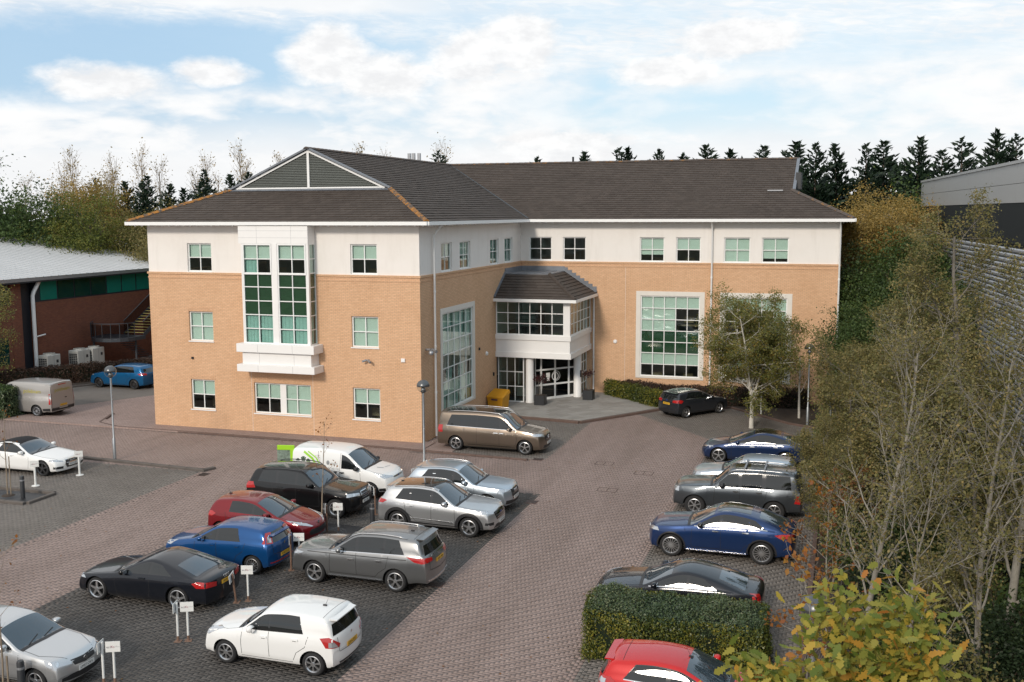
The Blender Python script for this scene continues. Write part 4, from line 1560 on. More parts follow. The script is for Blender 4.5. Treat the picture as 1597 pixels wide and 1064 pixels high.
class Car:
    def __init__(s, name, label, cat, pos, heading, L, W, H, wb, fo, paint_mat, **k):
        """pos = ground point midway between the axles; heading = direction of the nose, degrees from +X"""
        s.k = k
        g = k.get
        s.L, s.W, s.H, s.wb = L, W, H, wb
        s.xf, s.xr = wb / 2, -wb / 2
        s.xn, s.xt = wb / 2 + fo, wb / 2 + fo - L
        s.rw = g('rw', .32)
        s.paint = paint_mat
        s.root = empty(name, (pos[0], pos[1], g('z', .002)), R(heading))
        tag(s.root, label, cat, k.get('group', 'vehicles parked around the office'))
        s.sill = g('sill', .24)
        zh, zc = g('zh', .80), g('zc', 1.0)
        xc, xw = s.xf - g('cowl', .45), s.xf - g('wst', 1.25)
        rr, rrz, rb, rbz = g('rr', .4), g('rrz', .08), g('rb', .08), g('rbz', 1.0)
        dz = g('dz', .8)
        s.xc, s.xw, s.xrr, s.xrb, s.rbz, s.zc = xc, xw, s.xt + rr, s.xt + rb, rbz, zc
        pk = g('peak', .45)
        xpk = xw + (s.xrr - xw) * pk
        nose = g('nose', .12)
        T = [(s.xn, .45), (s.xn - nose * .12, zh - .20), (s.xn - nose, zh - .05), (s.xn - nose - .22, zh), (xc, zc), (xw, H - g('wdrop', .05)), (xpk, H), (s.xrr, H - rrz)]
        T += g('rear', [(s.xrb, rbz), (s.xt + .015, dz), (s.xt, dz - .25)])
        rad = [0, .1, .12, .3, .12, g('wr', .22), .9, g('rrr', .12)] + [.1] * (len(T) - 8)
        s.T = interp(round_poly(T, rad))
        b1, b2 = g('belt', (zc - .05, zc + .03))
        Bp = [(s.xn, min(.44, zh - .25)), (s.xn - nose * .5, zh - .14), (s.xn - nose - .15, zh - .055), (xc + .02, zc - .075), (xc - .35, b1), (s.xrr + .15, b2), (s.xt + .25, min(b2, g('tailbelt', b2 - .02))), (s.xt, g('tailbelt', b2 - .02) - .06)]
        s.B = interp(round_poly(Bp, [0, .1, .15, .3, .2, .4, .15, 0]))
        s.rt = g('roofw', .72)
        s.tumble = g('tumble', 0.0)
        s.flare = g('flare', .012)
        s.kf, s.kr = g('kf', .20), g('kr', .13)
        s.ra = s.rw + g('archgap', .055)
        s.mesh_body()
        s.details()

    # ---------------------------------------------------------------- shape
    def width(s, x):
        w = s.W / 2
        a = smooth01((x - (s.xn - 1.3)) / 1.3)
        b = smooth01(((s.xt + 1.4) - x) / 1.4)
        return w * (1 - s.k.get('wf', .07) * a * a - s.k.get('wrr', .06) * b * b)

    def zlow(s, x):
        for xw in (s.xf, s.xr):
            if abs(x - xw) < s.ra:
                return max(s.low0(x), s.rw + math.sqrt(s.ra ** 2 - (x - xw) ** 2))
        return s.low0(x)

    def low0(s, x):
        a = smooth01((x - (s.xf + s.ra)) / .3)
        b = smooth01(((s.xr - s.ra) - x) / .3)
        return s.sill + (s.k.get('fb', .02)) * a + s.k.get('rbz0', .04) * b

    def section(s, x):
        w = s.width(x)
        zt, zb = float(s.T(x)), float(s.B(x))
        zb = min(zb, zt - .015)
        zl = s.zlow(x)
        zb = max(zb, zl + .03)
        zt = max(zt, zb + .015)
        sl = s.low0(x)
        yf = lambda z: np.interp((z - sl) / max(.05, zb - sl), [0, .10, .30, .5, .66, .74, .9, 1.0], [.925, .968, .985, .995, 1.0, 1.0, .975, .945])
        near = max(0, 1 - min(abs(x - s.xf), abs(x - s.xr)) / (s.ra + .10))
        pts = []
        for f in (0, .1, .25, .42, .58, .70, .78, .9, 1.0):
            z = zl + f * (zb - zl)
            fl = s.flare * near * max(0, 1 - max(0, z - s.rw * 2) / .35)
            pts.append((w * float(yf(z)) + fl, z))
        d = .04
        slope = abs(float(s.T(x + d)) - float(s.T(x - d))) / (2 * d)
        hgt = zt - zb
        crown = (.045 + .06 * min(1, slope)) * s.k.get('crown', 1.0)
        crown = min(crown, hgt * .75)
        ze = zt - crown
        ytop_full = s.W / 2 * s.rt
        yb = w * .935
        t = (ze - zb) / max(.1, s.H - .06 - zb)
        yt = yb + (ytop_full - w * .935) * min(1.0, max(0.0, t)) ** 1.0
        yt -= .02 * min(1, hgt / .08)
        for f in (.06, .3, .55, .8, .95):
            bulge = .022 * math.sin(math.pi * f) * min(1, hgt / .4)
            pts.append((yb + (yt - yb) * f + bulge, zb + (ze - zb) * f))
        for q in (.05, .14, .3, .5, .75, 1.0):
            pts.append((yt * (1 - q), ze + crown * (1 - (1 - q) ** 2.3)))
        s._yt = yt
        return pts

    def deform(s, x, y, z):
        a = abs(y) / (s.W / 2)
        x0 = s.xf + s.ra + .02
        if x > x0:
            t = smooth01((x - x0) / (s.xn - x0))
            x -= s.kf * a ** 2.6 * t + s.k.get('kz', .05) * t * t * ((z - .52) / .3) ** 2 * (1 if z < .52 else .2)
        x1 = s.xr - s.ra - .02
        if x < x1:
            t = smooth01((x1 - x) / (x1 - s.xt))
            x += s.kr * a ** 2.6 * t + .04 * t * t * max(0, (.5 - z) / .25) ** 2
        return (x, y, z)

    def mesh_body(s):
        xs = set(np.arange(s.xt, s.xn, .07).round(4)) | {s.xn}
        for xw in (s.xf, s.xr):
            xs = {x for x in xs if abs(x - xw) > s.ra + .02}
            for a in np.linspace(0, math.pi, 15):
                xs.add(round(xw + (s.ra - .0008) * math.cos(a), 4))
            xs |= {round(xw + s.ra + .0008, 4), round(xw - s.ra - .0008, 4)}
        for x in (s.xc, s.xw, s.xrr, s.xrb, s.xn - .03, s.xn - .06, s.xn - .01, s.xt + .012, s.xt + .03):
            xs.add(round(x, 4))
        xs = sorted(xs)
        V, F = [], []
        rows = []
        for i, x in enumerate(xs):
            half = s.section(x)
            e = min(x - s.xt, s.xn - x)
            sh = 1 - .018 * max(0, 1 - e / .04) ** 2
            loop = [(y * sh, z) for (y, z) in half]
            full = loop + [(-y, z) for (y, z) in loop[-2::-1]]
            rows.append(len(V))
            V += [s.deform(x, y, z) for (y, z) in full]
        n = len(full)
        m = len(half)
        for i in range(len(xs) - 1):
            a, b = rows[i], rows[i + 1]
            for j in range(n - 1):
                F.append((a + j, b + j, b + j + 1, a + j + 1))
        # end caps
        for (ri, x, flip) in ((rows[0], xs[0], False), (rows[-1], xs[-1], True)):
            nc = 8
            prev = None
            for j in range(m):
                L_, R_i = ri + j, ri + n - 1 - j
                if j == m - 1:
                    row = [L_] * (nc + 1)
                else:
                    y0 = V[L_][1]
                    z0 = V[L_][2]
                    row = [L_]
                    for c in range(1, nc):
                        y = y0 * (1 - 2 * c / nc)
                        V.append(s.deform(x, y, z0))
                        row.append(len(V) - 1)
                    row.append(R_i)
                if prev:
                    for c in range(nc):
                        q = [prev[c], prev[c + 1], row[c + 1], row[c]]
                        q = [v for t_, v in enumerate(q) if v not in q[:t_]]
                        if len(q) >= 3:
                            F.append(tuple(q[::-1] if flip else q))
                prev = row
        me = bpy.data.meshes.new('body')
        me.from_pydata(V, [], F)
        me.materials.append(s.paint)
        me.polygons.foreach_set('use_smooth', [True] * len(me.polygons))
        me.update()
        me.set_sharp_from_angle(angle=R(38))
        s.body = link_mesh('body', me, s.root)
        s.bvh = BVHTree.FromPolygons([Vector(v) for v in V], F)
        # floor pan and wheel housings
        mb = MB()
        w = s.W / 2
        mb.box(s.xr + s.ra + .03, s.xf - s.ra - .03, -w * .9, w * .9, s.sill - .03, .62)
        mb.box(s.xt + .15, s.xn - .15, -w + .30, w - .30, s.sill - .01, .66)
        mb.box(s.xf + s.ra + .03, s.xn - .2, -w * .72, w * .72, s.sill, .5)
        mb.box(s.xt + .16, s.xr - s.ra - .03, -w * .8, w * .8, s.sill + .02, .55)
        mb.build('underbody', MATS['rubber'], s.root)

    # ---------------------------------------------------------------- patches laid on the body
    def hit(s, p, d):
        d = Vector(d).normalized()
        loc, nor, idx, dist = s.bvh.ray_cast(Vector(p) + d * 6, -d)
        if loc is None:
            return None, None
        if nor.dot(d) < 0:
            nor = -nor
        return loc, nor

    def patch(s, pts, d, mat, name, off=.006, cuts=.09, parent=None, thick=.012, smooth=True, snap=True, label=None):
        """a panel with the outline pts (rough 3D points), pressed on to the body along direction -d"""
        d = Vector(d).normalized()
        P = [Vector(p) for p in pts]
        c = sum(P, Vector()) / len(P)
        # flatten into the plane square to d
        Q = [p - d * (p - c).dot(d) for p in P]
        ax = Vector((0, 0, 1)) - d * d.z
        if ax.length < .2:
            ax = Vector((1, 0, 0)) - d * d.x
        ax.normalize()
        ay = d.cross(ax)
        bm = bmesh.new()
        vs = [bm.verts.new(q) for q in Q]
        try:
            bm.faces.new(vs)
        except ValueError:
            bm.free()
            return None
        for ax_ in (ax, ay):
            t = [(q - c).dot(ax_) for q in Q]
            lo, hi = min(t), max(t)
            n = int((hi - lo) / cuts)
            for k in range(1, n + 1):
                co = c + ax_ * (lo + (hi - lo) * k / (n + 1))
                bmesh.ops.bisect_plane(bm, geom=bm.verts[:] + bm.edges[:] + bm.faces[:], plane_co=co, plane_no=ax_)
        bmesh.ops.triangulate(bm, faces=[f for f in bm.faces if len(f.verts) > 4])
        hits = []
        for v in bm.verts:
            loc, nor = s.hit(v.co, d)
            hits.append((loc, nor))
        good = [(v.co.copy(), h) for v, h in zip(bm.verts, hits) if h[0] is not None]
        if not good:
            bm.free()
            return None
        for v, (loc, nor) in zip(bm.verts, hits):
            if loc is None:
                loc, nor = min(good, key=lambda gq: (gq[0] - v.co).length_squared)[1]
            v.co = loc + nor * off
        # edge turned in to the body
        be = [e for e in bm.edges if e.is_boundary]
        ex = bmesh.ops.extrude_edge_only(bm, edges=be)
        for v in [q for q in ex['geom'] if isinstance(q, bmesh.types.BMVert)]:
            v.co -= d * thick
        bmesh.ops.recalc_face_normals(bm, faces=bm.faces)
        me = bpy.data.meshes.new(name)
        bm.to_mesh(me)
        bm.free()
        me.materials.append(mat)
        if smooth:
            me.polygons.foreach_set('use_smooth', [True] * len(me.polygons))
            me.set_sharp_from_angle(angle=R(35))
        o = link_mesh(name, me, parent or s.root)
        if label:
            o['label'] = label
        return o

    def strip(s, line, d, w, mat, name, off=.003, parent=None, thick=.01, step=.08):
        """narrow band along a line of rough 3D points"""
        d = Vector(d).normalized()
        pts = []
        for a, b in zip(line[:-1], line[1:]):
            a, b = Vector(a), Vector(b)
            n = max(1, int((b - a).length / step))
            pts += [a + (b - a) * k / n for k in range(n)]
        pts.append(Vector(line[-1]))
        V, F = [], []
        for i, p in enumerate(pts):
            t = (pts[min(i + 1, len(pts) - 1)] - pts[max(0, i - 1)])
            t = (t - d * t.dot(d)).normalized()
            q = d.cross(t)
            for sg in (-1, 1):
                loc, nor = s.hit(p + q * (sg * w / 2), d)
                if loc is None:
                    loc, nor = (Vector(V[-2]) if len(V) > 1 else p), d
                    V.append(loc)
                else:
                    V.append(loc + nor * off)
        F = [(2 * i, 2 * i + 1, 2 * i + 3, 2 * i + 2) for i in range(len(pts) - 1)]
        me = bpy.data.meshes.new(name)
        me.from_pydata([tuple(v) for v in V], [], F)
        me.materials.append(mat)
        return link_mesh(name, me, parent or s.root)

    def side_pane(s, xa, xb, sa=0.0, sb=0.0, top=.075, bot=.035):
        """outline of a side window between xa (front) and xb (rear); sa, sb = slant of the ends"""
        n = 14
        lo, hi = [], []
        for i in range(n + 1):
            f = i / n
            x = xa + (xb - xa) * f
            zb = float(s.B(x)) + bot
            x2 = x + (sa * (1 - f) + sb * f)
            zt = float(s.T(x2))
            s.section(x2)
            cr = (.045 + .06 * min(1, abs(float(s.T(x2 + .04)) - float(s.T(x2 - .04))) / .08)) * s.k.get('crown', 1.0)
            ze = zt - min(cr, (zt - zb) * .75) - top
            if ze > zb + .02:
                lo.append((x, 0, zb))
                hi.append((x2, 0, ze))
        if len(lo) < 2:
            return None
        return lo + hi[::-1]

    def details(s):
        g = s.k.get
        M = MATS
        W2 = s.W / 2
        glass = M[g('glass', 'car_glass')]
        # windscreen, seen from above
        x0, x1 = s.xc - .03, s.xw + .03
        L_, R__ = [], []
        for i in range(9):
            x = x0 + (x1 - x0) * i / 8
            s.section(x)
            y = s._yt - .035
            bow = .10 * (1 - i / 8) * 1.0
            L_.append((x, y, 1))
            R__.append((x, -y, 1))
        arc = [(x0 + .06 * (1 - (k / 4) ** 2), -L_[0][1] * k / 4, 1) for k in range(-3, 4)]
        if not g('soft'):
            s.patch(L_[::-1] + arc + R__, (0, 0, 1), M['car_glass_clear'], 'windscreen', off=.004)
        else:
            s.patch(L_[::-1] + arc + R__, (0, 0, 1), M['car_glass_clear'], 'windscreen', off=.004)
        s.strip([(x0 + .05, L_[0][1], 1), (x0 + .10, 0, 1), (x0 + .05, -L_[0][1], 1)], (0, 0, 1), .10, M['trim'], 'wiper_cowl', off=.004)
        for yy in (.05, -.45):
            a = Vector((x0 + .03, yy, 0))
            b = Vector((x0 - .10, yy + .42, 0))
            s.strip([a, b], (0, 0, 1), .022, M['trim'], 'wiper', off=.016)
        # side windows
        frames = g('panes', [])
        if frames and g('black_dlo', True):
            (xa, _, sa, _), (_, xb, _, sb) = frames[0], frames[-1]
            pl = s.side_pane(xa + .03, xb - .012, sa, sb, g('ptop', .07) - .018, g('pbot', .03) - .014)
            if pl:
                for sg in (1, -1):
                    s.patch(pl, (0, sg, 0), M['gloss_black'], 'window_surround', off=.0025, cuts=.12)
        for (xa, xb, sa, sb) in frames:
            pl = s.side_pane(xa, xb, sa, sb, g('ptop', .07), g('pbot', .03))
            if not pl:
                continue
            for sg in (1, -1):
                s.patch(pl, (0, sg, 0), glass, 'side_window', off=.005, cuts=.12)
        if g('dlo'):
            xa, xb = g('dlo')
            pts = [(x, 0, float(s.B(x)) + .012) for x in np.linspace(xa, xb, 8)]
            for sg in (1, -1):
                s.strip(pts, (0, sg, 0), .022, M[g('dlomat', 'chrome')], 'window_trim', off=.008)
        # rear window
        rw = g('rearglass', 'back')
        if rw == 'back':
            z0, z1 = g('rgz', (s.rbz + .03, float(s.T(s.xrr)) - .09))
            y0, y1 = W2 * g('rgw0', .74), W2 * g('rgw1', .60)
            s.patch([(s.xt, y0, z0), (s.xt, y1, z1), (s.xt, -y1, z1), (s.xt, -y0, z0)], (-1, 0, .25), M['car_glass'], 'rear_window', off=.006)
        elif rw == 'top':
            xa, xb = s.xrr - .06, s.xrb + .06
            ya, yb = W2 * g('rgw1', .58), W2 * g('rgw0', .66)
            s.patch([(xa, ya, 1), (xb, yb, 1), (xb, -yb, 1), (xa, -ya, 1)], (0, 0, 1), M['car_glass_clear'], 'rear_window', off=.005)
        # lamps
        for sg in (1, -1):
            hl = g('hl', [(s.xn, .30, -.20), (s.xn, .62, -.20), (s.xn - .42, .99, -.06), (s.xn - .36, .97, .0), (s.xn - .1, .62, -.06), (s.xn, .34, -.12)])
            zh = g('zh', .80)
            o = s.patch([(x, sg * y * W2, zh + z) for (x, y, z) in hl], (.74, .62 * sg, g('hld', .25)), M['lamp_clear'], 'headlight', off=.007, cuts=.07)
            if o:
                cx = sum(p[0] for p in hl) / len(hl)
                cy = sum(p[1] for p in hl) / len(hl) * W2
                cz = sum(p[2] for p in hl) / len(hl) + zh
                s.patch([(cx + .05 * math.cos(a) * .7, sg * (cy + .07 * math.cos(a)), cz + .05 * math.sin(a)) for a in np.linspace(0, 5.5, 9)], (.74, .62 * sg, .25), M['chrome'], 'headlight_lens', off=.012, cuts=.2, parent=o)
            tl = g('tl', [(s.xt, .72, .66), (s.xt, .74, .95), (s.xt + .16, .99, 1.0), (s.xt + .22, 1.0, .72)])
            o = s.patch([(x, sg * y * W2, z) for (x, y, z) in tl], (-.74, .62 * sg, .1), M['lamp_red'], 'tail_light', off=.008, cuts=.07)
            if g('tl2'):
                s.patch([(x, sg * y * W2, z) for (x, y, z) in g('tl2')], (-.74, .62 * sg, .1), M['lamp_clear'], 'lamp_lens', off=.013, cuts=.07, parent=o)
            if g('fog'):
                s.patch([(x, sg * y * W2, z) for (x, y, z) in g('fog')], (.8, .55 * sg, 0), M['trim'], 'fog_lamp', off=.006, cuts=.07)
        # grille, intakes
        for (nm, mat, poly) in g('front', []):
            pts = [(s.xn, y * W2, z) for (y, z) in poly]
            pts += [(s.xn, -y * W2, z) for (y, z) in poly[::-1]]
            o = s.patch(pts, (1, 0, .05), M[mat], nm, off=.006)
            if nm == 'grille' and o:
                zs_ = [z for _, z in poly]
                ymax = max(y for y, _ in poly) * W2 * .86
                for f in g('bars', (.3, .6)):
                    z = min(zs_) + (max(zs_) - min(zs_)) * f
                    s.strip([(s.xn, ymax, z), (s.xn, -ymax, z)], (1, 0, .05), .014, M[g('barmat', 'chrome')], 'grille_bar', off=.011, parent=o)
        if g('gsurround'):
            pl = g('gsurround')
            s.strip([(s.xn, y * W2, z) for (y, z) in pl] + [(s.xn, -y * W2, z) for (y, z) in pl[::-1]] + [(s.xn, pl[0][0] * W2, pl[0][1])], (1, 0, .05), .022, M['chrome'], 'grille_surround', off=.010)
        for (nm, mat, poly) in g('back', []):
            pts = [(s.xt, y * W2, z) for (y, z) in poly]
            pts += [(s.xt, -y * W2, z) for (y, z) in poly[::-1]]
            s.patch(pts, (-1, 0, .05), M[mat], nm, off=.006)
        for (nm, mat, poly, w_) in g('backlines', []):
            pts = [(s.xt, y * W2, z) for (y, z) in poly]
            pts += [(s.xt, -y * W2, z) for (y, z) in poly[::-1]]
            s.strip(pts, (-1, 0, .1), w_, M[mat], nm, off=.008)
        # number plates
        zp = g('plate_f', .42)
        txt = g('plate', '')
        for (x, dx, z, mat, show) in ((s.xn, 1, zp, 'plate_white', g('show_f', True)), (s.xt, -1, g('plate_r', .70), 'plate_yellow', g('show_r', True))):
            if not show:
                continue
            loc, nor = s.hit((x, 0, z), (dx, 0, 0))
            if loc is None:
                continue
            px = loc.x + dx * .012
            pb = MB()
            pb.box(px - .004, px + .004, -.26, .26, z - .056, z + .056)
            po = pb.build('number_plate', MATS[mat], s.root)
            if txt:
                place_text(txt, .092, MATS['letter_black'], po, (px + dx * .0055, 0, z), (0, dx, 0), (0, 0, 1), sx=.98)
        # badges
        if g('badge_f'):
            s.badge(s.xn, 1, *g('badge_f'))
        if g('badge_r'):
            s.badge(s.xt, -1, *g('badge_r'))
        # mirrors, handles, seams
        xm = s.xc - g('mir', .42)
        zb = float(s.B(xm))
        for sg in (1, -1):
            loc, nor = s.hit((xm, 0, zb + .02), (0, sg, 0))
            yb = abs(loc.y) if loc else W2
            mm = MB()
            P = []
            c = Vector((xm + .05, sg * (yb + .115), zb + .075))
            rx, ry, rz = .085, .11, .082
            for i in range(7):
                t = -math.pi / 2 + math.pi * i / 6
                for j in range(12):
                    a = 2 * math.pi * j / 12
                    q = Vector((math.cos(t) * math.cos(a), math.sin(t), math.cos(t) * math.sin(a)))
                    q = Vector([math.copysign(abs(v) ** .7, v) for v in q])
                    P.append(c + Vector((q.x * rx, q.y * ry, q.z * rz)))
            F = [(i * 12 + j, i * 12 + (j + 1) % 12, (i + 1) * 12 + (j + 1) % 12, (i + 1) * 12 + j) for i in range(6) for j in range(12)]
            mm.add(P, F)
            mm.bar((xm + .05, sg * (yb - .02), zb + .02), (xm + .05, sg * (yb + .09), zb + .05), .06, .035)
            o = mm.build('wing_mirror', M[g('mirmat')] if g('mirmat') else s.paint, s.root, smooth=True)
            MB().box(xm - .042, xm - .034, sg * (yb + .03), sg * (yb + .20), zb + .02, zb + .13).build('mirror_glass', M['chrome'], o)
        for x in g('handles', []):
            z = float(s.B(x)) - g('hdrop', .10)
            for sg in (1, -1):
                s.patch([(x - .10, 0, z - .016), (x + .10, 0, z - .016), (x + .10, 0, z + .02), (x - .10, 0, z + .022)], (0, sg, 0), M[g('hmat')] if g('hmat') else s.paint, 'door_handle', off=.028, thick=.03)
                s.patch([(x - .05, 0, z - .035), (x + .05, 0, z - .035), (x + .05, 0, z + .02), (x - .05, 0, z + .02)], (0, sg, 0), M['seam'], 'handle_recess', off=.0025)
        for ln in g('seams', []):
            for sg in (1, -1):
                s.strip([(x, 0, z) for (x, z) in ln], (0, sg, 0), .012, M['seam'], 'door_seam', off=.002)
        for ln in g('topseams', []):
            s.strip([(x, y * W2, 1) for (x, y) in ln], (0, 0, 1), .012, M['seam'], 'panel_seam', off=.002)
        for (nm, mat, poly, off_) in g('sidepanels', []):
            for sg in (1, -1):
                s.patch([(x, 0, z) for (x, z) in poly], (0, sg, 0), M[mat] if mat else s.paint, nm, off=off_, thick=off_ + .006)
        for (nm, mat, ln, w_) in g('sidestrips', []):
            for sg in (1, -1):
                s.strip([(x, 0, z) for (x, z) in ln], (0, sg, 0), w_, M[mat] if mat else s.paint, nm, off=.012)
        if g('toppanel'):
            nm, mat, poly = g('toppanel')
            s.patch([(x, y * W2, 1) for (x, y) in poly] + [(x, -y * W2, 1) for (x, y) in poly[::-1]], (0, 0, 1), M[mat], nm, off=.005)
        # cladding round the arches
        if g('clad'):
            w_ = g('clad')
            for xw in (s.xf, s.xr):
                for sg in (1, -1):
                    V, F = [], []
                    n = 20
                    for i in range(n + 1):
                        a = -.10 + (math.pi + .20) * i / n
                        for rr_ in (s.ra + .004, s.ra + w_ * .5, s.ra + w_):
                            p = (xw + rr_ * math.cos(a), 0, max(s.sill + .02, s.rw + rr_ * math.sin(a)))
                            loc, nor = s.hit(p, (0, sg, 0))
                            if loc is None:
                                loc = Vector((p[0], sg * W2 * .96, p[2]))
                            V.append((loc.x, loc.y + sg * .016, loc.z))
                    for i in range(n):
                        for j in range(2):
                            F.append((i * 3 + j, i * 3 + j + 1, i * 3 + 4 + j, i * 3 + 3 + j))
                    me = bpy.data.meshes.new('arch_trim')
                    me.from_pydata(V, [], F)
                    me.materials.append(M[g('cladmat', 'trim')] if g('cladmat', 'trim') else s.paint)
                    link_mesh('arch_trim', me, s.root)
        if g('rails'):
            xa, xb, hh = g('rails')
            for sg in (1, -1):
                pts = []
                for x in np.linspace(xa, xb, 9):
                    s.section(x)
                    y = sg * (s._yt - g('railin', .03))
                    loc, nor = s.hit((x, y, 1), (0, 0, 1))
                    e = min(abs(x - xa), abs(x - xb))
                    pts.append(Vector((x, y, (loc.z if loc else s.H) + (hh if e > .05 else .005))))
                o = MB().tube(pts, .018, 6).build('roof_rail', M[g('railmat', 'chrome')], s.root, smooth=True)
        if g('crossbars'):
            for x in g('crossbars'):
                s.section(x)
                MB().bar((x, -s._yt + .02, s.H + .05), (x, s._yt - .02, s.H + .05), .06, .03).build('roof_bar', M['grey_metal'], s.root)
        if g('aerial'):
            x = g('aerial')
            loc, nor = s.hit((x, 0, 1), (0, 0, 1))
            mb = MB().tube([loc, loc + Vector((-.10 if g('aback', 1) else .1, 0, .20 if not g('fin') else .05))], [.006, .003], 5)
            mb.box(loc.x - .05, loc.x + .05, -.02, .02, loc.z - .01, loc.z + .03)
            mb.build('aerial', M['trim'], s.root)
        if g('spoiler'):
            x, dx, w_ = g('spoiler')
            zr = float(s.T(x))
            mb = MB()
            mb.add([(x + .05, -w_, zr - .03), (x + .05, w_, zr - .03), (x - dx, w_ * .92, zr - .045), (x - dx, -w_ * .92, zr - .045),
                    (x + .05, -w_, zr + .004), (x + .05, w_, zr + .004), (x - dx, w_ * .92, zr - .022), (x - dx, -w_ * .92, zr - .022)],
                   [(3, 2, 1, 0), (4, 5, 6, 7), (0, 1, 5, 4), (1, 2, 6, 5), (2, 3, 7, 6), (3, 0, 4, 7)])
            mb.build('spoiler', s.paint if not g('spmat') else M[g('spmat')], s.root)
        # wheels
        r, rim = s.rw, g('rim', s.rw * .68) * 1.06
        st, n = g('wheel', ('s', 5))
        tm, rm, dm = wheel_meshes(r, rim, st, n)
        rimmat = M[g('rimmat', 'alloy')]
        for x in (s.xf, s.xr):
            for sg in (1, -1):
                o = link_mesh('wheel', tm, s.root, (x, sg * (W2 - .125), r), (0, 0, 0 if sg < 0 else math.pi))
                q = link_mesh('rim', rm, o)
                if rimmat is not M['alloy']:
                    q.material_slots[0].link = 'OBJECT'
                    q.material_slots[0].material = rimmat
                link_mesh('brake_disc_dark_backing', dm, o)

    def badge(s, x, dx, kind, z, size, y=0.0):
        loc, nor = s.hit((x, y, z), (dx, 0, .05))
        if loc is None:
            return
        M = MATS
        mb = MB()
        px = loc.x + dx * .014
        if kind == 'ring':
            mb.lathe([(size * .82, -.004), (size, -.006), (size, .006), (size * .82, .004), (size * .82, -.004)], 20, 'x', (px, y, z), caps=False)
            t = size * .13
            mb.bar((px, y - size * .55, z + size * .6), (px, y - size * .2, z - size * .7), t)
            mb.bar((px, y - size * .2, z - size * .7), (px, y, z - size * .05), t)
            mb.bar((px, y, z - size * .05), (px, y + size * .2, z - size * .7), t)
            mb.bar((px, y + size * .2, z - size * .7), (px, y + size * .55, z + size * .6), t)
        elif kind == 'rings4':
            for k in range(4):
                mb.lathe([(size * .8, -.003), (size, -.005), (size, .005), (size * .8, .003), (size * .8, -.003)], 16, 'x', (px, y + (k - 1.5) * size * 1.45, z), caps=False)
        elif kind == 'star':
            mb.lathe([(size * .86, -.004), (size, -.006), (size, .006), (size * .86, .004), (size * .86, -.004)], 20, 'x', (px, y, z), caps=False)
            for k in range(3):
                a = math.pi / 2 + k * 2 * math.pi / 3
                mb.bar((px, y, z), (px, y + math.cos(a) * size * .9, z + math.sin(a) * size * .9), size * .14)
        elif kind == 'oval':
            P = [(px + dx * .004, y + math.cos(a) * size * 1.6, z + math.sin(a) * size * .8) for a in np.linspace(0, 2 * math.pi, 17)[:-1]]
            mb.add(P, [tuple(range(16))])
        elif kind == 'shield':
            P = [(px + dx * .004, y + a * size, z + b * size) for a, b in ((-.8, .9), (.8, .9), (.85, .1), (.45, -.7), (0, -1), (-.45, -.7), (-.85, .1))]
            mb.add(P, [tuple(range(7))])
            mb.bar((px + dx * .008, y - size * .3, z + size * .5), (px + dx * .008, y + size * .3, z - size * .5), size * .2)
        elif kind == 'disc':
            P = [(px + dx * .004, y + math.cos(a) * size, z + math.sin(a) * size) for a in np.linspace(0, 2 * math.pi, 17)[:-1]]
            mb.add(P, [tuple(range(16))])
        elif kind == 'diamond3':
            for k in range(3):
                a = math.pi / 2 + k * 2 * math.pi / 3
                u = Vector((0, math.cos(a), math.sin(a)))
                v = Vector((0, -math.sin(a), math.cos(a)))
                c = Vector((px + dx * .004, y, z))
                mb.add([c, c + u * size * .5 + v * size * .28, c + u * size, c + u * size * .5 - v * size * .28], [(0, 1, 2, 3)])
        elif kind == 'bowl':
            mb.bar((px, y - size, z + size * .5), (px, y + size * .6, z + size * .5), size * .25)
            mb.bar((px, y - size * .2, z + size), (px, y + size * .2, z - size), size * .3)
        mb.build('badge', M['chrome'] if kind != 'oval' else pmat('badge_blue', (.02, .06, .25), .2), s.root)

WHITE = paint('white_paint', (.80, .80, .79), 0, .4)
SILVER = paint('silver_paint', (.56, .57, .58), .8, .34)
BLUESILVER = paint('pale_blue_silver_paint', (.47, .53, .59), .8, .34)
GREY = paint('grey_paint', (.24, .245, .25), .8, .34)
SLATE = paint('slate_paint', (.085, .096, .108), .75, .36)
BLACK = paint('black_paint', (.008, .008, .009), .2, .3)
INK = paint('ink_paint', (.010, .012, .018), .3, .3)
NAVY = paint('navy_paint', (.012, .035, .115), .4, .33)
DEEPBLUE = paint('deep_blue_paint', (.012, .028, .085), .4, .33)
BLUE = paint('blue_paint', (.007, .068, .22), .4, .32)
CYAN = paint('bright_blue_paint', (.007, .105, .26), .4, .33)
RED = paint('red_paint', (.185, .007, .012), .2, .33)
BRIGHTRED = paint('bright_red_paint', (.52, .012, .012), .05, .35)
BRONZE = paint('bronze_paint', (.20, .16, .125), .8, .34)
DARKGREY = paint('charcoal_paint', (.030, .034, .042), .4, .35)
VANSILVER = paint('van_silver_paint', (.40, .385, .37), .5, .42)


def doors4(xf, xb, xr, zs=.30, zt=.98, rearcut=.0):
    """door outlines of a four door body: front edge, middle, rear edge"""
    return [[(xf, zt - .02), (xf + .03, .62), (xf + .02, zs)], [(xb + .01, zt), (xb, zs)], [(xr - .10, zt), (xr - .02, .72), (xr + .22, .55 - rearcut), (xr + .33, zs)], [(xf + .02, zs), (xr + .33, zs)]]


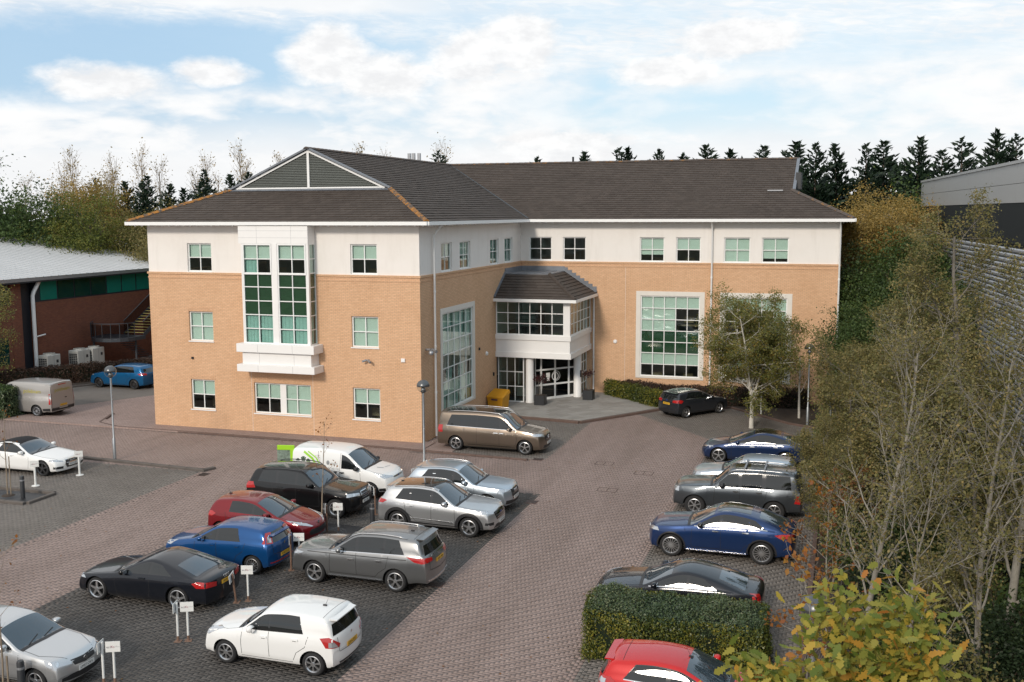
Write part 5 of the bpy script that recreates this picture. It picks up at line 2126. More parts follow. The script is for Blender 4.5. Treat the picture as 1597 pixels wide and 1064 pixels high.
# --- nearest hatchback
Car('parked_car', 'white five door hatchback nearest the camera, beside the dark paved bays', 'car', (6.13, -23.38), 180, 3.85, 1.695, 1.51, 2.43, .77, WHITE,
    rw=.30, zh=.86, zc=1.00, cowl=.42, wst=1.00, rr=.30, rrz=.06, rb=.05, rbz=1.03, dz=.92, belt=(.955, 1.02), tailbelt=1.0, roofw=.79, kf=.21, kr=.15, wdrop=.07, peak=.4, wr=.14,
    panes=[(.70, .0, -.02, 0), (-.05, -.95, 0, .14)], ptop=.055, handles=[.12, -.74], hdrop=.13, rearglass='back', rgw0=.80, rgw1=.70,
    seams=doors4(.72, -.03, -1.0), topseams=[[(.86, .86), (1.15, .90), (1.60, .72)], [(.86, -.86), (1.15, -.90), (1.60, -.72)], [(-1.42, .72), (-1.42, -.72)]],
    hl=[(1.94, .58, -.12), (1.98, .72, -.20), (1.75, .99, -.13), (1.38, .98, .06), (1.6, .80, .06)],
    tl=[(-1.90, .74, .74), (-1.9, .70, .82), (-1.75, .99, 1.02), (-1.48, 1.0, .98), (-1.62, 1.0, .76)], tl2=[(-1.88, .80, .76), (-1.8, .90, .90), (-1.70, .98, .90), (-1.70, .99, .78)],
    front=[('grille', 'trim', [(.0, .60), (.45, .60), (.40, .66), (.0, .68)]), ('lower_intake', 'trim', [(.0, .28), (.52, .30), (.48, .42), (.0, .43)])],
    back=[('bumper_trim', 'trim', [(.0, .30), (.60, .30), (.66, .35), (.0, .35)])], backlines=[('panel_seam', 'seam', [(.70, .98), (.66, .62), (.0, .60)], .012)],
    plate='LR16 PZC', plate_r=.68, badge_r=('disc', .93, .035), wheel=('d', 7), rimmat='alloy', aerial=-1.15, spoiler=(-1.60, .14, .56))

# --- grey estate
Car('parked_car', 'grey sport utility car with side steps, behind the nearest white hatchback', 'car', (5.60, -17.62), 180, 4.695, 1.80, 1.68, 2.67, .94, GREY,
    rw=.345, zh=1.02, zc=1.13, cowl=.52, wst=1.28, rr=.36, rrz=.08, rb=.12, rbz=1.16, dz=1.0, belt=(1.07, 1.14), tailbelt=1.12, roofw=.76, sill=.30, kf=.21, kr=.14, rrr=.1,
    panes=[(.66, -.02, -.02, 0), (-.14, -.92, 0, .0), (-1.0, -1.62, 0, .22)], handles=[.10, -.80], hdrop=.20, hmat='chrome', dlo=(.75, -1.75), rgw0=.76, rgw1=.64,
    seams=doors4(.78, -.08, -1.02, .42, 1.08), topseams=[[(.95, .84), (1.4, .88), (2.0, .75)], [(.95, -.84), (1.4, -.88), (2.0, -.75)], [(-1.85, .66), (-1.85, -.66)]],
    hl=[(2.26, .52, -.22), (2.26, .58, -.08), (1.95, .98, -.03), (1.72, .99, -.06), (1.90, .98, -.15)],
    tl=[(-2.35, .50, .96), (-2.35, .52, 1.06), (-2.1, .99, 1.10), (-1.75, 1.0, 1.12), (-2.0, 1.0, .98), (-2.2, .96, .94)],
    front=[('grille', 'gloss_black', [(.0, .72), (.50, .72), (.52, .84), (.0, .86)]), ('lower_intake', 'trim', [(.0, .36), (.62, .38), (.55, .52), (.0, .52)])],
    back=[('bumper_trim', 'chrome', [(.0, .36), (.75, .38), (.82, .44), (.0, .42)])], backlines=[('chrome_strip', 'chrome', [(.50, 1.10), (.0, 1.12)], .03), ('panel_seam', 'seam', [(.72, 1.10), (.70, .72), (.0, .66)], .012)],
    sidestrips=[('side_moulding', 'trim', [(1.55, .985), (-1.7, 1.02)], .022)], sidepanels=[('side_step', 'chrome', [(.88, .285), (-.88, .285), (-.88, .34), (.88, .34)], .045)],
    plate='YK66 ZNA', plate_r=.92, badge_r=('diamond3', 1.06, .05), wheel=('y', 5), rim=.245, rimmat='alloy', rails=(.35, -1.65, .03), railmat='alloy', aerial=-1.55, fin=1, spoiler=(-1.98, .16, .62))

# --- silver crossover with a black glass roof
Car('parked_car', 'silver crossover with black glass roof and black wheel arch trim', 'car', (5.87, -12.08), 0, 4.475, 1.85, 1.645, 2.67, .91, SILVER,
    rw=.355, zh=.97, zc=1.10, cowl=.50, wst=1.22, rr=.46, rrz=.10, rb=.16, rbz=1.16, dz=1.02, belt=(1.05, 1.15), tailbelt=1.12, roofw=.74, sill=.29, kf=.22, kr=.16,
    panes=[(.68, -.02, -.02, 0), (-.12, -.86, 0, .05), (-.92, -1.42, .02, .25)], handles=[.08, -.80], hdrop=.15, rgw0=.74, rgw1=.62,
    seams=doors4(.80, -.06, -.98, .42, 1.06), topseams=[[(.95, .84), (1.4, .88), (2.05, .70)], [(.95, -.84), (1.4, -.88), (2.05, -.70)]],
    hl=[(2.22, .56, -.16), (2.2, .62, -.06), (1.85, .97, -.01), (1.66, .99, .0), (1.82, .99, -.11)], fog=[(2.2, .70, .45), (2.2, .70, .55), (1.95, .94, .56), (1.95, .95, .47)],
    tl=[(-2.2, .60, .98), (-2.2, .62, 1.08), (-1.95, .99, 1.12), (-1.80, 1.0, 1.08), (-1.98, 1.0, .98)],
    front=[('grille', 'gloss_black', [(.0, .62), (.46, .60), (.56, .86), (.0, .90)]), ('lower_intake', 'trim', [(.0, .32), (.66, .34), (.5, .46), (.0, .46)])], bars=(.22, .5, .78),
    toppanel=('glass_roof', 'gloss_black', [(.16, .60), (-1.55, .58)]), clad=.11,
    sidepanels=[('sill_cladding', 'trim', [(.92, .285), (-.92, .285), (-.92, .40), (.92, .37)], .012), ('door_strip', 'chrome', [(.75, .44), (-.85, .52), (-.85, .54), (.75, .50)], .010)],
    plate='CN67 HYD', plate_f=.50, badge_f=('oval', .80, .05), wheel=('s', 5), rim=.245, rimmat='alloy', aerial=-1.50, fin=1, rails=(.10, -1.5, .02), railmat='alloy', spoiler=(-1.72, .16, .60), spmat='silver_paint')

# --- pale silver compact behind it
Car('parked_car', 'pale silver compact crossover beyond the black roofed silver one, nose with large dark grille', 'car', (5.52, -9.10), 0, 4.385, 1.83, 1.60, 2.603, .87, BLUESILVER,
    rw=.345, zh=.95, zc=1.06, cowl=.50, wst=1.22, rr=.55, rrz=.10, rb=.18, rbz=1.10, dz=.95, belt=(1.02, 1.09), tailbelt=1.08, roofw=.75, sill=.28, kf=.22, kr=.16,
    panes=[(.66, -.02, -.02, 0), (-.12, -.82, 0, .05), (-.9, -1.40, .0, .30)], handles=[.10, -.78], hdrop=.14, rgw0=.72, rgw1=.60,
    seams=doors4(.78, -.06, -.95, .40, 1.03), topseams=[[(.95, .84), (1.4, .88), (2.0, .70)], [(.95, -.84), (1.4, -.88), (2.0, -.70)]],
    hl=[(2.16, .52, -.20), (2.16, .56, -.07), (1.80, .98, -.03), (1.74, .99, -.14)],
    front=[('grille', 'trim', [(.0, .42), (.34, .46), (.44, .62), (.40, .84), (.0, .85)]), ('lower_intake', 'trim', [(.44, .32), (.88, .36), (.84, .50), (.46, .46)])], gsurround=[(.34, .45), (.45, .62), (.41, .85)],
    plate='FD14 XKE', plate_f=.52, badge_f=('rings4', .76, .055), wheel=('d', 5), rim=.235, rails=(.2, -1.5, .03), railmat='alloy', clad=.05, cladmat='pale_blue_silver_paint', spoiler=(-1.56, .14, .6))

# --- black coupe
Car('parked_car', 'black two door coupe with five spoke alloy wheels and a yellow rear plate', 'car', (.28, -20.72), 180, 4.625, 1.854, 1.372, 2.751, .83, INK,
    rw=.335, zh=.76, zc=.93, cowl=.62, wst=1.48, rr=1.30, rrz=.13, rb=.46, rbz=.99, dz=.90, belt=(.90, .945), tailbelt=.93, roofw=.72, sill=.21, kf=.22, kr=.17, wr=.3, rrr=.35, peak=.4,
    rear=[(-2.42 + .46, .985), (-2.42 + .12, .965), (-2.42 + .012, .90), (-2.42, .65)],
    panes=[(.50, -.40, -.02, -.02), (-.48, -1.18, -.02, .38)], handles=[-.22], hdrop=.10, rearglass='top', rgw0=.72, rgw1=.60, mirmat='black_paint',
    seams=[[(.70, .88), (.72, .6), (.66, .28)], [(-.44, .90), (-.46, .5), (-.40, .28)], [(.66, .28), (-.40, .28)]],
    topseams=[[(.76, .84), (1.4, .86), (2.0, .70)], [(.76, -.84), (1.4, -.86), (2.0, -.70)], [(-2.0, .80), (-2.0, -.80)]],
    hl=[(2.16, .52, -.20), (2.18, .60, -.10), (1.86, .97, -.04), (1.76, .98, -.12)],
    tl=[(-2.40, .52, .70), (-2.40, .50, .82), (-2.1, .98, .90), (-1.9, 1.0, .84), (-2.05, 1.0, .72)],
    front=[('grille', 'trim', [(.0, .32), (.32, .34), (.38, .5), (.34, .68), (.0, .69)])],
    plate='N477 FLX', plate_r=.74, badge_r=('rings4', .87, .05), wheel=('s', 5), rim=.25)

# --- blue hatchback
Car('parked_car', 'blue five door hatchback with tall red rear lamps in the rear window corners', 'car', (.82, -17.62), 180, 4.065, 1.687, 1.49, 2.51, .86, BLUE,
    rw=.30, zh=.83, zc=1.0, cowl=.36, wst=1.15, rr=.36, rrz=.09, rb=.06, rbz=.98, dz=.88, belt=(.95, 1.0), tailbelt=.98, roofw=.73, kf=.21, kr=.18, wdrop=.06,
    panes=[(.68, .06, -.02, 0), (-.04, -.82, 0, .14)], handles=[.16, -.72], hdrop=.12, rgw0=.66, rgw1=.56, rgz=(1.0, 1.34),
    seams=doors4(.78, .0, -.92), topseams=[[(.86, .84), (1.3, .88), (1.9, .70)], [(.86, -.84), (1.3, -.88), (1.9, -.70)]],
    hl=[(2.05, .50, -.18), (2.05, .62, -.10), (1.7, .97, .02), (1.5, .98, .06), (1.72, .98, -.12)],
    tl=[(-1.95, .72, .98), (-1.90, .66, 1.30), (-1.72, .80, 1.30), (-1.68, .98, 1.0)], tl2=[(-1.94, .78, 1.02), (-1.9, .74, 1.20), (-1.8, .82, 1.20), (-1.8, .90, 1.03)],
    front=[('lower_intake', 'trim', [(.0, .30), (.6, .32), (.5, .46), (.0, .48)])], plate='WX62 KDZ', plate_r=.56, badge_r=('disc', .88, .045), backlines=[('panel_seam', 'seam', [(.70, .98), (.66, .66), (.0, .62)], .012)],
    back=[('fog_reflector', 'lamp_red', [(.60, .36), (.80, .38), (.80, .41), (.60, .40)])], wheel=('f', 12), rim=.205, spoiler=(-1.72, .12, .54))

# --- red hatchback
Car('parked_car', 'dark red five door hatchback with a broad black lower grille, nose towards the saplings', 'car', (.40, -14.86), 0, 4.03, 1.72, 1.472, 2.54, .84, RED,
    rw=.305, zh=.80, zc=1.0, cowl=.32, wst=1.22, rr=.36, rrz=.09, rb=.08, rbz=.99, dz=.86, belt=(.95, 1.0), tailbelt=.98, roofw=.73, kf=.24, kr=.17, wdrop=.06,
    panes=[(.72, .04, -.02, 0), (-.06, -.92, 0, .06)], handles=[.14, -.74], hdrop=.12, rgw0=.70, rgw1=.58,
    seams=doors4(.82, .0, -.98), topseams=[[(.92, .84), (1.4, .84), (1.95, .46)], [(.92, -.84), (1.4, -.84), (1.95, -.46)]],
    hl=[(2.06, .40, -.16), (2.06, .56, -.14), (1.65, .97, -.02), (1.30, .97, .10), (1.55, .86, .06), (1.85, .56, -.05)],
    front=[('grille', 'trim', [(.0, .34), (.62, .38), (.66, .50), (.55, .56), (.0, .54)])], bars=(.35, .65), barmat='dark_metal', badge_f=('shield', .68, .075), show_f=False,
    wheel=('d', 7), rim=.205, aerial=-1.35, tl=[(-1.95, .80, .82), (-1.95, .76, .95), (-1.7, .99, 1.0), (-1.5, 1.0, .92), (-1.65, 1.0, .82)])

# --- black estate
Car('parked_car', 'black sport utility car with roof rails, in front of the white van', 'car', (.34, -11.42), 0, 4.667, 1.872, 1.707, 2.82, .81, BLACK,
    rw=.365, zh=1.00, zc=1.14, cowl=.62, wst=1.34, rr=.42, rrz=.08, rb=.14, rbz=1.18, dz=1.02, belt=(1.10, 1.15), tailbelt=1.14, roofw=.76, sill=.28, kf=.20, kr=.14,
    panes=[(.60, -.16, -.02, 0), (-.26, -.98, 0, .04), (-1.08, -1.80, 0, .16)], handles=[-.06, -.86], hdrop=.13, rgw0=.74, rgw1=.62,
    seams=doors4(.74, -.21, -1.10, .40, 1.10), topseams=[[(.86, .82), (1.4, .84), (2.1, .70)], [(.86, -.82), (1.4, -.84), (2.1, -.70)]],
    hl=[(2.20, .42, -.20), (2.20, .44, -.09), (1.92, .96, -.05), (1.90, .97, -.18)],
    front=[('grille', 'trim', [(.02, .70), (.22, .70), (.26, .80), (.22, .90), (.02, .90)]), ('lower_intake', 'trim', [(.0, .34), (.7, .36), (.6, .46), (.0, .46)])], gsurround=[(.02, .69), (.25, .69), (.28, .80), (.24, .91), (.02, .91)],
    plate='KL03 XBV', plate_f=.55, badge_f=('disc', .97, .04), wheel=('d', 5), rim=.235, rails=(.2, -1.75, .05), railmat='dark_metal', tl=[(-2.3, .82, .84), (-2.3, .80, 1.10), (-2.1, .99, 1.14), (-1.95, 1.0, .92)])

# --- white panel van with green print
vc = Car('parked_van', 'white panel van with lime green sweeps printed on its side', 'van', (.46, -8.62), 0, 4.418, 1.835, 1.861, 2.662, .89, WHITE,
         rw=.32, zh=.98, zc=1.18, cowl=.28, wst=1.02, rr=.06, rrz=.06, rb=.02, rbz=1.1, dz=1.05, belt=(1.08, 1.12), tailbelt=1.10, roofw=.80, sill=.28, kf=.24, kr=.06, rrr=.05, wr=.25, peak=.4, wdrop=.08,
         panes=[(.92, .10, -.05, 0)], handles=[.14], hdrop=.14, hmat='trim', mirmat='trim', mir=.30, rgw0=.7, rgw1=.66, ptop=.12,
         seams=[[(.92, 1.08), (.95, .7), (.86, .36)], [(.04, 1.70), (.02, .36)], [(-.95, 1.72), (-.95, .8)], [(.86, .36), (.02, .36)], [(.02, 1.0), (-1.9, 1.02)]],
         topseams=[[(1.08, .84), (1.5, .86), (2.05, .70)], [(1.08, -.84), (1.5, -.86), (2.05, -.70)]],
         hl=[(2.15, .46, -.14), (2.15, .50, -.08), (1.80, .95, .02), (1.55, .97, .10), (1.72, .98, -.07), (1.95, .92, -.15)],
         front=[('grille', 'trim', [(.0, .80), (.40, .80), (.42, .85), (.0, .86)]), ('lower_intake', 'trim', [(.0, .34), (.62, .36), (.68, .58), (.0, .60)])], badge_f=('oval', .83, .05), plate='WF64 YKO', plate_f=.48,
         sidepanels=[('bumper_trim', 'trim', [(2.0, .28), (1.72, .28), (1.72, .42), (2.0, .46)], .012)], wheel=('f', 8), rim=.21, rimmat='grey_metal')
GREEN = pmat('lime_print', (.30, .60, .03), .4)
DKGREEN = pmat('plant_print', (.03, .07, .03), .5)
for sg in (1, -1):
    vc.strip([(-1.60, 0, 1.66), (-1.20, 0, 1.42), (-.92, 0, 1.06), (-.78, 0, .62)], (0, sg, 0), .09, GREEN, 'green_sweep', off=.006)
    vc.strip([(-1.42, 0, 1.68), (-1.04, 0, 1.46), (-.78, 0, 1.12), (-.62, 0, .64)], (0, sg, 0), .05, GREEN, 'green_sweep', off=.006)
    for (x, z, h) in ((-1.85, 1.12, .26), (-1.60, 1.14, .34), (-1.38, 1.10, .30)):
        for a in (-.5, -.2, .1, .45):
            vc.strip([(x, 0, z), (x + h * math.sin(a) * .6, 0, z + h * math.cos(a))], (0, sg, 0), .05, DKGREEN, 'plant_print', off=.006)
    vc.patch([(-.50 + .07 * math.cos(t), 0, 1.30 + .09 * math.sin(t)) for t in np.linspace(0, 5.6, 9)], (0, sg, 0), MATS['grey_metal'], 'logo_print', off=.006)
LG = pmat('grey_print', (.35, .36, .36), .5)
for (t, z, s_) in (('plants', 1.28, .14), ('01 582 718', 1.08, .10)):
    loc, nor = vc.hit((-.25, 0, z), (0, -1, 0))
    place_text(t, s_, LG, vc.root, (-.24, loc.y - .008, z), (1, 0, 0), (0, .16, 1))
vc.strip([(1.35, -.25, 0), (1.55, -.05, 0)], (0, 0, 1), .06, LG, 'logo_print', off=.006)
vc.strip([(1.55, .05, 0), (1.60, .45, 0)], (0, 0, 1), .03, LG, 'logo_print', off=.006)

# --- bronze people carrier by the wall
Car('parked_van', 'bronze brown people carrier with dark windows and roof rails by the office wall', 'people carrier', (3.72, .20), 0, 5.30, 1.928, 1.89, 3.40, .90, BRONZE,
    rw=.345, zh=1.03, zc=1.20, cowl=.36, wst=1.10, rr=.14, rrz=.06, rb=.04, rbz=1.15, dz=1.0, belt=(1.10, 1.16), tailbelt=1.14, roofw=.80, sill=.24, kf=.23, kr=.08, rrr=.08, wr=.3,
    panes=[(1.28, .52, -.08, 0), (.42, -.62, 0, 0), (-.68, -2.15, 0, .22)], handles=[.58, .30], hdrop=.16, hmat='chrome', dlo=(1.3, -2.2), rgw0=.74, rgw1=.68, ptop=.14,
    seams=[[(1.28, 1.12), (1.32, .7), (1.22, .32)], [(.47, 1.62), (.46, .32)], [(-.65, 1.64), (-.66, .40)], [(1.22, .32), (-.66, .34)]],
    topseams=[[(1.38, .84), (1.8, .86), (2.45, .70)], [(1.38, -.84), (1.8, -.86), (2.45, -.70)]],
    hl=[(2.55, .50, -.22), (2.55, .55, -.09), (2.20, .96, -.01), (2.02, .98, -.02), (2.15, .98, -.14)],
    front=[('grille', 'trim', [(.0, .62), (.44, .62), (.48, .84), (.0, .88)]), ('lower_intake', 'trim', [(.0, .30), (.66, .32), (.6, .44), (.0, .44)])], badge_f=('star', .75, .12), plate='LB17 VCL', plate_f=.50,
    tl=[(-2.6, .82, .82), (-2.6, .82, 1.18), (-2.48, .99, 1.20), (-2.42, 1.0, .86)], wheel=('d', 5), rim=.245, rails=(.75, -2.15, .05), railmat='alloy', toppanel=('glass_roof', 'gloss_black', [(.65, .66), (-2.2, .68)]),
    sidestrips=[('side_moulding', 'chrome', [(1.05, .34), (-1.1, .34)], .02)])

# --- row along the planting strip
Car('parked_car', 'dark blue coupe styled sport utility with chrome handles and many spoked wheels', 'car', (15.59, -11.92), 180, 4.732, 1.89, 1.60, 2.873, .83, NAVY,
    rw=.37, zh=1.00, zc=1.12, cowl=.58, wst=1.38, rr=1.20, rrz=.10, rb=.24, rbz=1.13, dz=1.06, belt=(1.08, 1.12), tailbelt=1.08, roofw=.72, sill=.28, kf=.22, kr=.17, rrr=.4, wr=.3, peak=.35,
    panes=[(.62, -.10, -.02, 0), (-.20, -1.0, 0, -.02), (-1.06, -1.55, -.02, .34)], handles=[.02, -.92], hdrop=.12, hmat='chrome', dlo=(.7, -1.6), rearglass='top', rgw0=.66, rgw1=.58, mirmat='gloss_black',
    seams=doors4(.76, -.15, -1.12, .40, 1.06), topseams=[[(.88, .82), (1.4, .86), (2.1, .70)], [(.88, -.82), (1.4, -.86), (2.1, -.70)]],
    hl=[(2.22, .56, -.22), (2.22, .60, -.09), (1.95, .97, -.04), (1.86, .98, -.16)], tl=[(-2.44, .55, .92), (-2.44, .56, 1.0), (-2.15, .99, 1.05), (-1.86, 1.0, 1.0), (-2.05, 1.0, .90)],
    front=[('grille', 'trim', [(.0, .56), (.40, .60), (.46, .78), (.0, .84)])], badge_f=('star', .70, .10), clad=.05, wheel=('f', 16), rim=.262, rimmat='alloy', sidepanels=[('side_step', 'chrome', [(.95, .30), (-.95, .30), (-.95, .335), (.95, .335)], .05)],
    toppanel=('glass_roof', 'gloss_black', [(.0, .54), (-1.05, .52)]), plate='GL18 CPE', show_r=False)
Car('parked_car', 'slate grey upright 4x4 with roof bars and flared arches, half under the trees', 'car', (15.66, -7.08), 180, 4.74, 1.85, 1.80, 2.853, .90, SLATE,
    rw=.375, zh=1.10, zc=1.20, cowl=.62, wst=1.20, rr=.20, rrz=.05, rb=.06, rbz=1.2, dz=1.08, belt=(1.14, 1.17), tailbelt=1.16, roofw=.80, sill=.36, kf=.16, kr=.10, rrr=.08, wr=.14, flare=.05,
    panes=[(.56, -.14, -.04, 0), (-.26, -.98, 0, 0), (-1.12, -2.0, 0, .05)], handles=[-.06, -.88], hdrop=.14, hmat='black_plastic', rgw0=.76, rgw1=.70, mirmat='trim',
    seams=doors4(.70, -.20, -1.06, .44, 1.12), topseams=[[(.84, .84), (1.4, .86), (2.15, .74)], [(.84, -.84), (1.4, -.86), (2.15, -.74)]],
    hl=[(2.28, .58, -.24), (2.28, .60, -.08), (2.08, .97, -.04), (2.05, .98, -.22)], front=[('grille', 'chrome', [(.0, .72), (.48, .72), (.50, .94), (.0, .96)]), ('lower_intake', 'trim', [(.0, .42), (.6, .44), (.6, .56), (.0, .56)])],
    clad=.10, cladmat='slate_paint', wheel=('d', 6), rim=.225, rails=(.2, -1.9, .06), railmat='alloy', crossbars=[-.35, -1.05], toppanel=('sunroof', 'gloss_black', [(.05, .42), (-.5, .42)]), plate='BN56 PTF', show_r=False)
Car('parked_car', 'pale silver car mostly hidden behind the slate grey 4x4', 'car', (15.75, -4.05), 180, 4.30, 1.78, 1.50, 2.60, .86, BLUESILVER,
    rw=.315, zh=.88, zc=1.03, cowl=.46, wst=1.20, rr=.40, rrz=.08, rb=.10, rbz=1.0, dz=.9, belt=(.98, 1.02), tailbelt=1.0, roofw=.74, panes=[(.66, .0, -.02, 0), (-.1, -.9, 0, .1)], handles=[.1, -.76],
    seams=doors4(.78, -.05, -.98), wheel=('s', 7), rim=.21, front=[('grille', 'trim', [(.0, .58), (.4, .58), (.4, .70), (.0, .72)])], plate='', show_f=False, show_r=False)
Car('parked_car', 'deep blue saloon with a bright chrome line around its side windows and white spoked wheels', 'car', (15.56, 1.32), 180, 4.694, 1.849, 1.443, 2.875, .84, DEEPBLUE,
    rw=.335, zh=.78, zc=.96, cowl=.46, wst=1.52, rr=1.15, rrz=.10, rb=.32, rbz=1.02, dz=.96, belt=(.92, .98), tailbelt=.97, roofw=.72, sill=.21, kf=.24, kr=.18, rrr=.5, wr=.45, peak=.45, nose=.2,
    rear=[(-2.41 + .32, 1.03), (-2.41 + .10, 1.01), (-2.41 + .012, .94), (-2.41, .68)],
    panes=[(.76, -.18, -.06, 0), (-.26, -1.22, 0, .0), (-1.26, -1.60, 0, .24)], handles=[-.02, -1.02], hdrop=.12, hmat='chrome', dlo=(.86, -1.62), rearglass='top', rgw0=.70, rgw1=.58,
    seams=doors4(.86, -.22, -1.2), topseams=[[(1.0, .82), (1.5, .86), (2.1, .60)], [(1.0, -.82), (1.5, -.86), (2.1, -.60)]], hl=[(2.12, .62, -.14), (2.1, .70, -.07), (1.75, .97, .0), (1.70, .98, -.05)],
    toppanel=('glass_roof', 'gloss_black', [(-.08, .58), (-1.2, .56)]), wheel=('d', 5), rim=.255, rimmat='alloy', plate='', show_f=False, show_r=False, front=[('lower_intake', 'trim', [(.0, .26), (.66, .28), (.6, .38), (.0, .38)])])
Car('parked_car', 'black coupe whose curved roof shows above the clipped hedge', 'car', (15.0, -17.35), 180, 4.686, 1.81, 1.405, 2.84, .80, INK,
    rw=.335, zh=.80, zc=.96, cowl=.62, wst=1.46, rr=1.25, rrz=.12, rb=.42, rbz=1.0, dz=.92, belt=(.93, .98), tailbelt=.96, roofw=.72, sill=.21, kf=.24, kr=.17, rrr=.4, wr=.35, peak=.4,
    rear=[(-2.466 + .42, 1.01), (-2.466 + .12, .985), (-2.466 + .012, .90), (-2.466, .65)], panes=[(.52, -.42, -.02, -.02), (-.5, -1.25, -.02, .36)], dlo=(.6, -1.25), rearglass='top', rgw0=.70, rgw1=.58,
    topseams=[[(.76, .82), (1.4, .84), (2.0, .66)], [(.76, -.82), (1.4, -.84), (2.0, -.66)]], hl=[(2.16, .54, -.18), (2.14, .62, -.07), (1.78, .96, .02), (1.70, .98, -.06)], wheel=('d', 5), rim=.245, plate='', show_f=False, show_r=False)
Car('parked_car', 'bright red three door hatchback in front of the clipped hedge, cut by the lower edge', 'car', (16.27, -23.45), 0, 4.04, 1.735, 1.476, 2.493, .82, BRIGHTRED,
    rw=.305, zh=.84, zc=1.0, cowl=.36, wst=1.24, rr=.34, rrz=.09, rb=.06, rbz=1.0, dz=.9, belt=(.95, 1.03), tailbelt=1.0, roofw=.73, kf=.22, kr=.17, wdrop=.06,
    panes=[(.72, -.28, -.02, 0), (-.38, -1.30, 0, .26)], handles=[-.1], dlo=(-.3, -1.3), rgw0=.74, rgw1=.62, seams=[[(.80, .95), (.80, .3)], [(-.33, .98), (-.36, .3)]], topseams=[[(-1.35, .66), (-1.35, -.66)], [(.9, .84), (1.9, .66)], [(.9, -.84), (1.9, -.66)]],
    wheel=('d', 5), rim=.205, aerial=.05, tl=[(-1.97, .74, .86), (-1.95, .74, 1.02), (-1.7, .98, 1.06), (-1.55, 1.0, .98), (-1.68, 1.0, .86)], tl2=[(-1.93, .80, .90), (-1.85, .84, 1.0), (-1.75, .96, 1.0), (-1.75, .97, .90)], plate='', show_f=False, show_r=False, spoiler=(-1.62, .16, .56))
Car('parked_car', 'charcoal hatchback parked askew by the brown hedge under the office windows', 'car', (11.40, 11.55), 52, 4.04, 1.735, 1.476, 2.493, .82, DARKGREY, z=.012,
    rw=.305, zh=.84, zc=1.0, cowl=.36, wst=1.24, rr=.34, rrz=.09, rb=.06, rbz=1.0, dz=.9, belt=(.95, 1.03), tailbelt=1.0, roofw=.73, kf=.22, kr=.17, wdrop=.06,
    panes=[(.72, .04, -.02, 0), (-.06, -1.28, 0, .26)], handles=[.1, -.7], dlo=(.7, -1.3), rgw0=.74, rgw1=.62, seams=doors4(.80, .0, -.95), wheel=('d', 5), rim=.205, plate='AE18 FYD', plate_r=.78, badge_r=('oval', .95, .04),
    tl=[(-1.97, .54, .86), (-1.95, .54, .98), (-1.7, .98, 1.02), (-1.55, 1.0, .96), (-1.68, 1.0, .84)], back=[('bumper_trim', 'trim', [(.0, .32), (.70, .33), (.72, .44), (.0, .44)])], spoiler=(-1.62, .16, .56))

# --- left side
Car('parked_car', 'white convertible with a black fabric roof at the left bays', 'car', (-14.50, -9.62), 0, 4.673, 1.846, 1.383, 2.765, .86, WHITE,
    rw=.335, zh=.77, zc=.94, cowl=.64, wst=1.42, rr=1.20, rrz=.10, rb=.66, rbz=1.0, dz=.92, belt=(.90, .945), tailbelt=.93, roofw=.70, sill=.21, kf=.23, kr=.17, rrr=.3, wr=.2, peak=.5,
    rear=[(-2.43 + .62, .985), (-2.43 + .12, .965), (-2.43 + .012, .90), (-2.43, .65)], panes=[(.46, -.38, -.02, -.02), (-.44, -1.0, -.02, .2)], handles=[-.2], rearglass='', dlo=None,
    toppanel=('fabric_roof', 'soft_top', [(.02, .60), (-.4, .62), (-1.2, .66), (-1.75, .70)]), sidepanels=[('fabric_side', 'soft_top', [(.02, 1.30), (-1.15, 1.29), (-1.72, 1.0), (-1.45, 1.0), (-1.0, 1.23), (.02, 1.25)], .006)],
    seams=[[(.68, .88), (.70, .6), (.64, .28)], [(-.42, .90), (-.44, .5), (-.38, .28)]], topseams=[[(.74, .84), (1.4, .86), (2.0, .70)], [(.74, -.84), (1.4, -.86), (2.0, -.70)]],
    hl=[(2.18, .54, -.17), (2.18, .58, -.10), (1.80, .96, -.03), (1.76, .98, -.10)], fog=[(2.2, .58, .32), (2.2, .58, .42), (1.95, .92, .44), (1.95, .94, .34)],
    front=[('grille', 'trim', [(.0, .34), (.36, .36), (.46, .5), (.38, .66), (.0, .67)])], gsurround=[(.36, .35), (.47, .5), (.39, .67)], badge_f=('rings4', .58, .05), plate='WG17 NBO', plate_f=.46, wheel=('s', 5), rim=.25, rimmat='dark_alloy')
Car('parked_car', 'silver hatchback in the bottom left corner with plate LM57 OKV', 'car', (.36, -26.15), 0, 3.916, 1.65, 1.465, 2.465, .80, SILVER,
    rw=.295, zh=.84, zc=1.0, cowl=.44, wst=1.18, rr=.32, rrz=.08, rb=.06, rbz=1.0, dz=.9, belt=(.955, .99), tailbelt=.98, roofw=.75, kf=.21, kr=.15, wdrop=.06,
    panes=[(.66, .02, -.02, 0), (-.08, -.92, 0, .1)], handles=[.12, -.72], seams=doors4(.78, -.03, -.98), topseams=[[(.84, .82), (1.3, .84), (1.85, .50)], [(.84, -.82), (1.3, -.84), (1.85, -.50)]],
    hl=[(2.0, .50, -.20), (2.0, .54, -.10), (1.78, .94, -.02), (1.55, .98, .0), (1.62, .99, -.14), (1.8, .94, -.22)], front=[('grille', 'trim', [(.0, .58), (.40, .61), (.46, .74), (.0, .72)]), ('lower_intake', 'trim', [(.0, .28), (.80, .32), (.8, .40), (.5, .44), (.0, .44)])], bars=(.25, .5, .75), barmat='dark_metal',
    badge_f=('ring', .655, .06), plate='LM57 OKV', plate_f=.50, wheel=('s', 5), rim=.20, sidestrips=[('side_moulding', None, [(1.0, .62), (-1.0, .64)], .05)])
